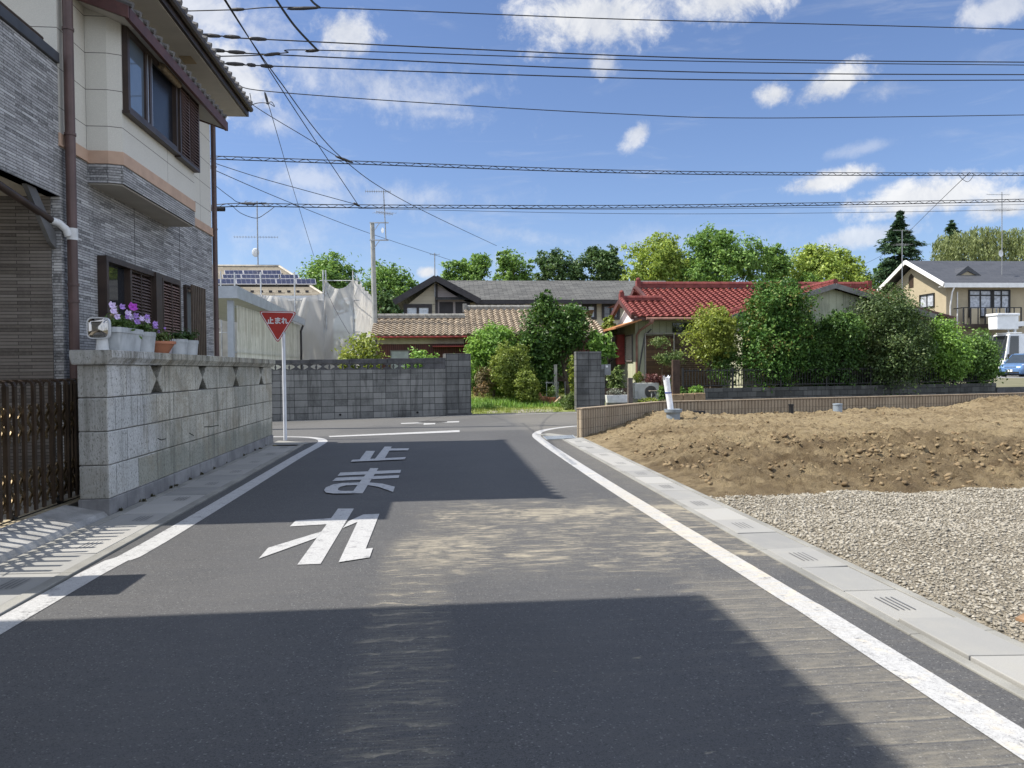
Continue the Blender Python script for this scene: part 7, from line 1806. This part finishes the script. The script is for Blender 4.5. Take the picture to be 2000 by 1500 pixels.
def antenna(th_parent, x, y, z, L, n, ew, ang=0., part='antenna', r=.012):
    d = Vector((math.cos(ang), math.sin(ang), 0)); s = Vector((-d.y, d.x, 0)); c = Vector((x, y, z)); mb = MB(); mb.tube([c - d * L / 2, c + d * L / 2], r, 5)
    for i in range(n):
        q = c + d * (L * (i / (n - 1) - .5)); mb.tube([q - s * ew - Vector((0, 0, .0)), q + s * ew], r * .6, 4); mb.tube([q + Vector((0, 0, -.07)), q + Vector((0, 0, .07))], r * .6, 4)
    return mb.build(part, ALU, th_parent)


a = pY(504, 519, 44); b = pY(502, 393, 44)
th = thing('tv_antenna', 'tall rooftop antenna mast with long aerial and small dish on the solar-panelled roof', 'antenna', (a.x, 44, a.z))
MB().tube([(a.x, 44, a.z - .2), (b.x, 44, b.z)], .035, 6).build('mast', ALU, th); q = pY(500, 463, 44); antenna(th, q.x, 44, q.z, 2.35, 16, .12); q = pY(502, 397, 44); antenna(th, q.x, 44, q.z, 1.3, 6, .5, .5, r=.018)
q = pY(498, 488, 43.9); mb = MB(); mb.lathe((q.x, 43.9, q.z), [(.02, -.03), (.18, 0), (.20, .03)], 14); o = mb.build('dish', WHITE, th)
for v in o.data.vertices: v.co = Vector((v.co.x, v.co.z * 1.0 + 0, 0)) * 0 + Vector((v.co.x, (v.co.z - (q.z - a.z)) * 1., (v.co.y) * 1.25 + (q.z - a.z)))
a = pY(733, 618, 34.5); b = pY(727, 435, 34.5)
UP = thing('antenna_pole', 'tall grey steel pole carrying two cross arms and a rooftop aerial behind the outbuilding', 'pole', (a.x, 34.5, 0))
mb = MB(); mb.tube([(a.x + .02, 34.5, 0), (b.x, 34.5, b.z)], [.135, .095], 14); mb.build('pole', CONP, UP, True)
mb = MB()
for py in (435, 469):
    mb = MB(); q0, q1 = pY(722, py, 34.4), pY(759, py, 34.4); mb.bar(q0, q1, .05, .05); q2 = pY(731, py + 15, 34.4); mb.bar(q2, pY(741, py + 1, 34.4), .03, .03); mb.build('cross_arm', PIPEG, UP)
TA = thing('tv_antenna', 'aerial on a thin mast clamped to the cross arms of the grey pole', 'antenna', (pY(752, 468, 34.3).x, 34.3, pY(752, 468, 34.3).z))
q0, q1 = pY(754, 470, 34.3), pY(749, 372, 34.3); MB().tube([q0, q1], .025, 6).build('mast', ALU, TA); q = pY(738, 374, 34.3); antenna(TA, q.x, 34.3, q.z, 1.08, 12, .1); q = pY(751, 416, 34.3); antenna(TA, q.x, 34.3, q.z, .8, 7, .35, .6)
q = pY(748, 450, 34.2); mb = MB(); mb.v = [(q.x + .06 * math.cos(k * .45) - .02, 34.2 + .03 * math.sin(k * .45), q.z + .13 * math.sin(k * .45)) for k in range(14)]; mb.f = [tuple(range(14))]; mb.build('dish', WHITE, TA)
for (px, pb, pt, y, lab, els) in ((849, 541, 494, 47.5, 'small aerial on the gable peak of the apartment house', ((497, .55, 4, .25),)), (1762, 560, 450, 58, 'thin aerial mast in front of the tall cedar', ((450, 1.4, 9, .12), (478, 1.2, 6, .5))), (1957, 522, 375, 62, 'tall aerial mast with a round white dish on the slate roof of the cream house', ((380, 2.0, 10, .15), (410, 1.9, 9, .8)))):
    a = pY(px, pb, y); b = pY(px, pt, y); th = thing('tv_antenna', lab, 'antenna', (a.x, y, a.z)); MB().tube([(a.x, y, a.z - 1.2), (b.x, y, b.z)], .035, 6).build('mast', ALU, th)
    for i, (ay, L, n_, ew) in enumerate(els): q = pY(px - (8 if i == 0 and px > 1900 else 0), ay, y); antenna(th, q.x, y, q.z, L, n_, ew, .25 * i)
    if px > 1900:
        q = pY(1955, 495, y - .3); mb = MB(); mb.v = [(q.x + .27 * math.cos(k * .3), y - .3 + .08 * math.cos(k * .3), q.z + .30 * math.sin(k * .3)) for k in range(21)] + [(q.x, y - .18, q.z)]; mb.f = [(k, (k + 1) % 21, 21) for k in range(21)]; mb.build('dish', WHITE, th)

# street pole hidden behind the house that the wires lead to
pp = pY(318, 300, 20.4); PX_, PY_ = pp.x, 20.4
P2 = thing('utility_pole', 'concrete utility pole hidden behind the left house, only its bracket tip showing', 'utility pole', (PX_, PY_, 0))
mb = MB(); mb.tube([(PX_, PY_, 0), (PX_, PY_, 11.6)], [.17, .11], 16); mb.build('pole', CONP, P2, True)
mb = MB()
for z in (11.3, 10.2): mb.box(PX_ - .9, PX_ + .9, PY_ - .05, PY_ + .05, z, z + .09)
mb.build('cross_arm', PIPEG, P2)
q = pY(439, 408, 20.4); mb = MB(); mb.tube([(PX_ + .15, PY_, q.z), (q.x, PY_, q.z)], .05, 8); mb.tube([(q.x - .35, PY_, q.z), (q.x, PY_, q.z)], .065, 10); mb.build('bracket', INS, P2)


def cable(label, pts, r, sub=10, name='cable', coil=0, coilr=.05, bumps=None, cat='cable'):
    """pts: (px,py,depth) knots, curve through them"""
    K = [pY(*p_) for p_ in pts]; out = []
    for i in range(len(K) - 1):
        p0, p1, p2, p3 = K[max(i - 1, 0)], K[i], K[i + 1], K[min(i + 2, len(K) - 1)]
        for j in range(sub):
            s = j / sub; out.append(.5 * ((2 * p1) + (-p0 + p2) * s + (2 * p0 - 5 * p1 + 4 * p2 - p3) * s * s + (-p0 + 3 * p1 - 3 * p2 + p3) * s ** 3))
    out.append(K[-1]); mb = MB(); mb.tube(out, r, 6)
    if coil:
        mb.tube([q + Vector((0, 0, -coilr * 2)) for q in out], r * 1.15, 6)
        L = [0.]
        for a_, b_ in zip(out, out[1:]): L.append(L[-1] + (b_ - a_).length)
        N_ = int(L[-1] / .055); xs2 = np.linspace(0, L[-1], N_); P_ = np.array([tuple(q) for q in out]); C_ = np.stack([np.interp(xs2, L, P_[:, i]) for i in range(3)], -1)
        ph = xs2 / coil * 2 * math.pi; C_[:, 2] += -coilr + np.cos(ph) * coilr * 1.1; C_[:, 1] += np.sin(ph) * coilr * .8; mb.tube([tuple(q) for q in C_[::2]], r * .75, 5)
    b0 = out[len(out) // 2]; o = mb.build(name, CABLE, base=tuple(b0)); tag(o, label, cat, 'overhead wires')
    if bumps:
        for (px, py, d, px2, py2) in bumps:
            a_, b_ = pY(px, py, d), pY(px2, py2, d); m_ = MB(); dd = b_ - a_; m_.tube([a_, a_ + dd * .12, a_ + dd * .5, a_ + dd * .88, b_], [r, r * 2.6, r * 3.4, r * 2.6, r], 8); m_.build('sleeve', INS, o)
    return o


cable('topmost overhead wire crossing the whole sky from the left junction', [(345, 22, 20.3), (460, 19, 20.3), (625, 15, 20.4), (1200, 37, 21.4), (1600, 47, 22.4), (2100, 60, 23.6)], .014, bumps=[(450, 18, 20.3, 485, 17, )[:5] if 0 else (448, 19, 20.3, 478, 18), (560, 17.5, 20.35, 625, 15)])
cable('upper wire of the sleeved group, with black sleeves near the eave', [(380, 66, 20.3), (440, 71, 20.3), (520, 77, 20.4), (1200, 108, 21.4), (1600, 118, 22.4), (2100, 122, 23.6)], .016, bumps=[(392, 68, 20.3, 432, 71), (436, 71, 20.3, 470, 73), (485, 75, 20.35, 522, 77)])
cable('second sleeved wire, meeting the thick drop cable at its tip', [(430, 110, 20.3), (500, 108, 20.3), (560, 103, 20.35), (622, 98, 20.4), (1200, 116, 21.4), (1600, 123, 22.4), (2100, 128, 23.6)], .014, bumps=[(515, 108, 20.3, 548, 104), (596, 100, 20.4, 624, 98)])
cable('third sleeved wire below the thick drop cable tip', [(405, 96, 20.3), (450, 101, 20.3), (540, 107, 20.4), (1200, 136, 21.4), (1600, 144, 22.4), (2100, 146, 23.6)], .016, bumps=[(412, 97, 20.3, 440, 100), (444, 101, 20.3, 480, 103)])
cable('lowest of the sleeved wires', [(425, 122, 20.3), (530, 129, 20.4), (1200, 152, 21.4), (1600, 157, 22.4), (2100, 156, 23.6)], .016, bumps=[(440, 124, 20.3, 478, 126), (482, 126, 20.3, 500, 128), (508, 128, 20.35, 534, 130)])
cable('lone thin wire midway up the sky from the roof corner', [(466, 166, 20.6), (520, 178, 20.6), (800, 199, 21.0), (1200, 222, 21.6), (1500, 230.5, 22.2), (2100, 223, 23.6)], .012)
cable('upper spiral-bound messenger wire across the sky', [(400, 304, 20.6), (680, 314, 20.9), (1200, 332, 21.6), (1600, 337, 22.4), (2100, 338, 23.6)], .011, coil=.42, coilr=.04)
cable('lower spiral-bound messenger wire across the sky', [(410, 401, 21), (480, 397, 21), (700, 400, 21.3), (1200, 401, 22), (1600, 396, 22.8), (2100, 387, 24)], .011, coil=.42, coilr=.04)
cable('faint thin wire just under the lower spiral wire', [(700, 407, 24), (1200, 417, 24.6), (1600, 416, 25), (2100, 408, 26)], .007)
cable('second faint wire below the lower spiral wire on the right', [(1000, 408, 24), (1200, 409, 24.6), (1600, 405, 25), (2100, 398, 26)], .007)
cable('long diagonal service wire from the top edge past the upper spiral wire to the apartments', [(425, -20, 12), (540, 150, 15), (668, 309, 20.7), (800, 398, 28), (970, 480, 44)], .011, bumps=[(655, 305, 20.6, 690, 318)])
cable('diagonal service wire from the top edge down to the lower spiral wire', [(432, -14, 12), (560, 190, 16), (700, 401, 21.3)], .010, bumps=[(690, 396, 21.2, 703, 403)])
cable('thick black drop cable slanting from the top edge to the sleeved wires', [(532, -12, 17), (575, 50, 18.5), (620, 98, 20.4)], .028)
cable('short thick drop cable at the top edge joining the topmost wire', [(600, -10, 19), (612, 5, 19.8), (625, 15, 20.4)], .028)
cable('wire slanting from the roof corner to the upper spiral wire', [(472, 190, 20.5), (520, 222, 20.5), (600, 270, 20.6), (672, 314, 20.8)], .010)
cable('nearly upright wire falling from the lone wire to the left trees', [(517, 180, 20.6), (535, 240, 24), (570, 360, 32), (613, 500, 42)], .010, bumps=[(517, 180, 20.6, 524, 205)])
cable('looped slack wire hanging at the roof corner', [(488, 182, 20.5), (490, 196, 20.5), (486, 206, 20.5), (505, 201, 20.5), (525, 202, 20.5), (536, 208, 20.5), (530, 199, 20.5), (520, 203, 20.5)], .010)
cable('upper thin drop wire from behind the left house to the lower spiral wire', [(405, 314, 20.6), (500, 345, 20.8), (600, 373, 21), (695, 399, 21.3)], .009)
cable('long thin drop wire running down to the apartment gable', [(405, 326, 20.6), (560, 393, 26), (720, 455, 36), (880, 508, 46)], .010)
cable('slack loops of wire beside the pole bracket', [(420, 362, 20.8), (450, 385, 20.8), (470, 396, 20.9), (520, 396, 21)], .009)
cable('drooping slack wire below the lower spiral wire', [(452, 400, 20.9), (470, 416, 20.9), (500, 426, 20.9), (520, 416, 20.95), (536, 404, 21)], .009, bumps=[(468, 397, 20.9, 500, 399)])
cable('guy rope from the netting top to the twiggy shrub', [(634, 560, 37.5), (655, 605, 35), (682, 652, 30)], .012)
cable('service wire dropping on the right from the upper spiral wire to the cedar', [(1892, 338, 22.8), (1884, 346, 22.8), (1830, 398, 34), (1735, 490, 56), (1690, 515, 62)], .011)
cable('small slack loop below the upper spiral wire on the right', [(1872, 341, 22.8), (1880, 350, 22.8), (1890, 355, 22.8), (1898, 348, 22.8), (1902, 340, 22.85)], .008)
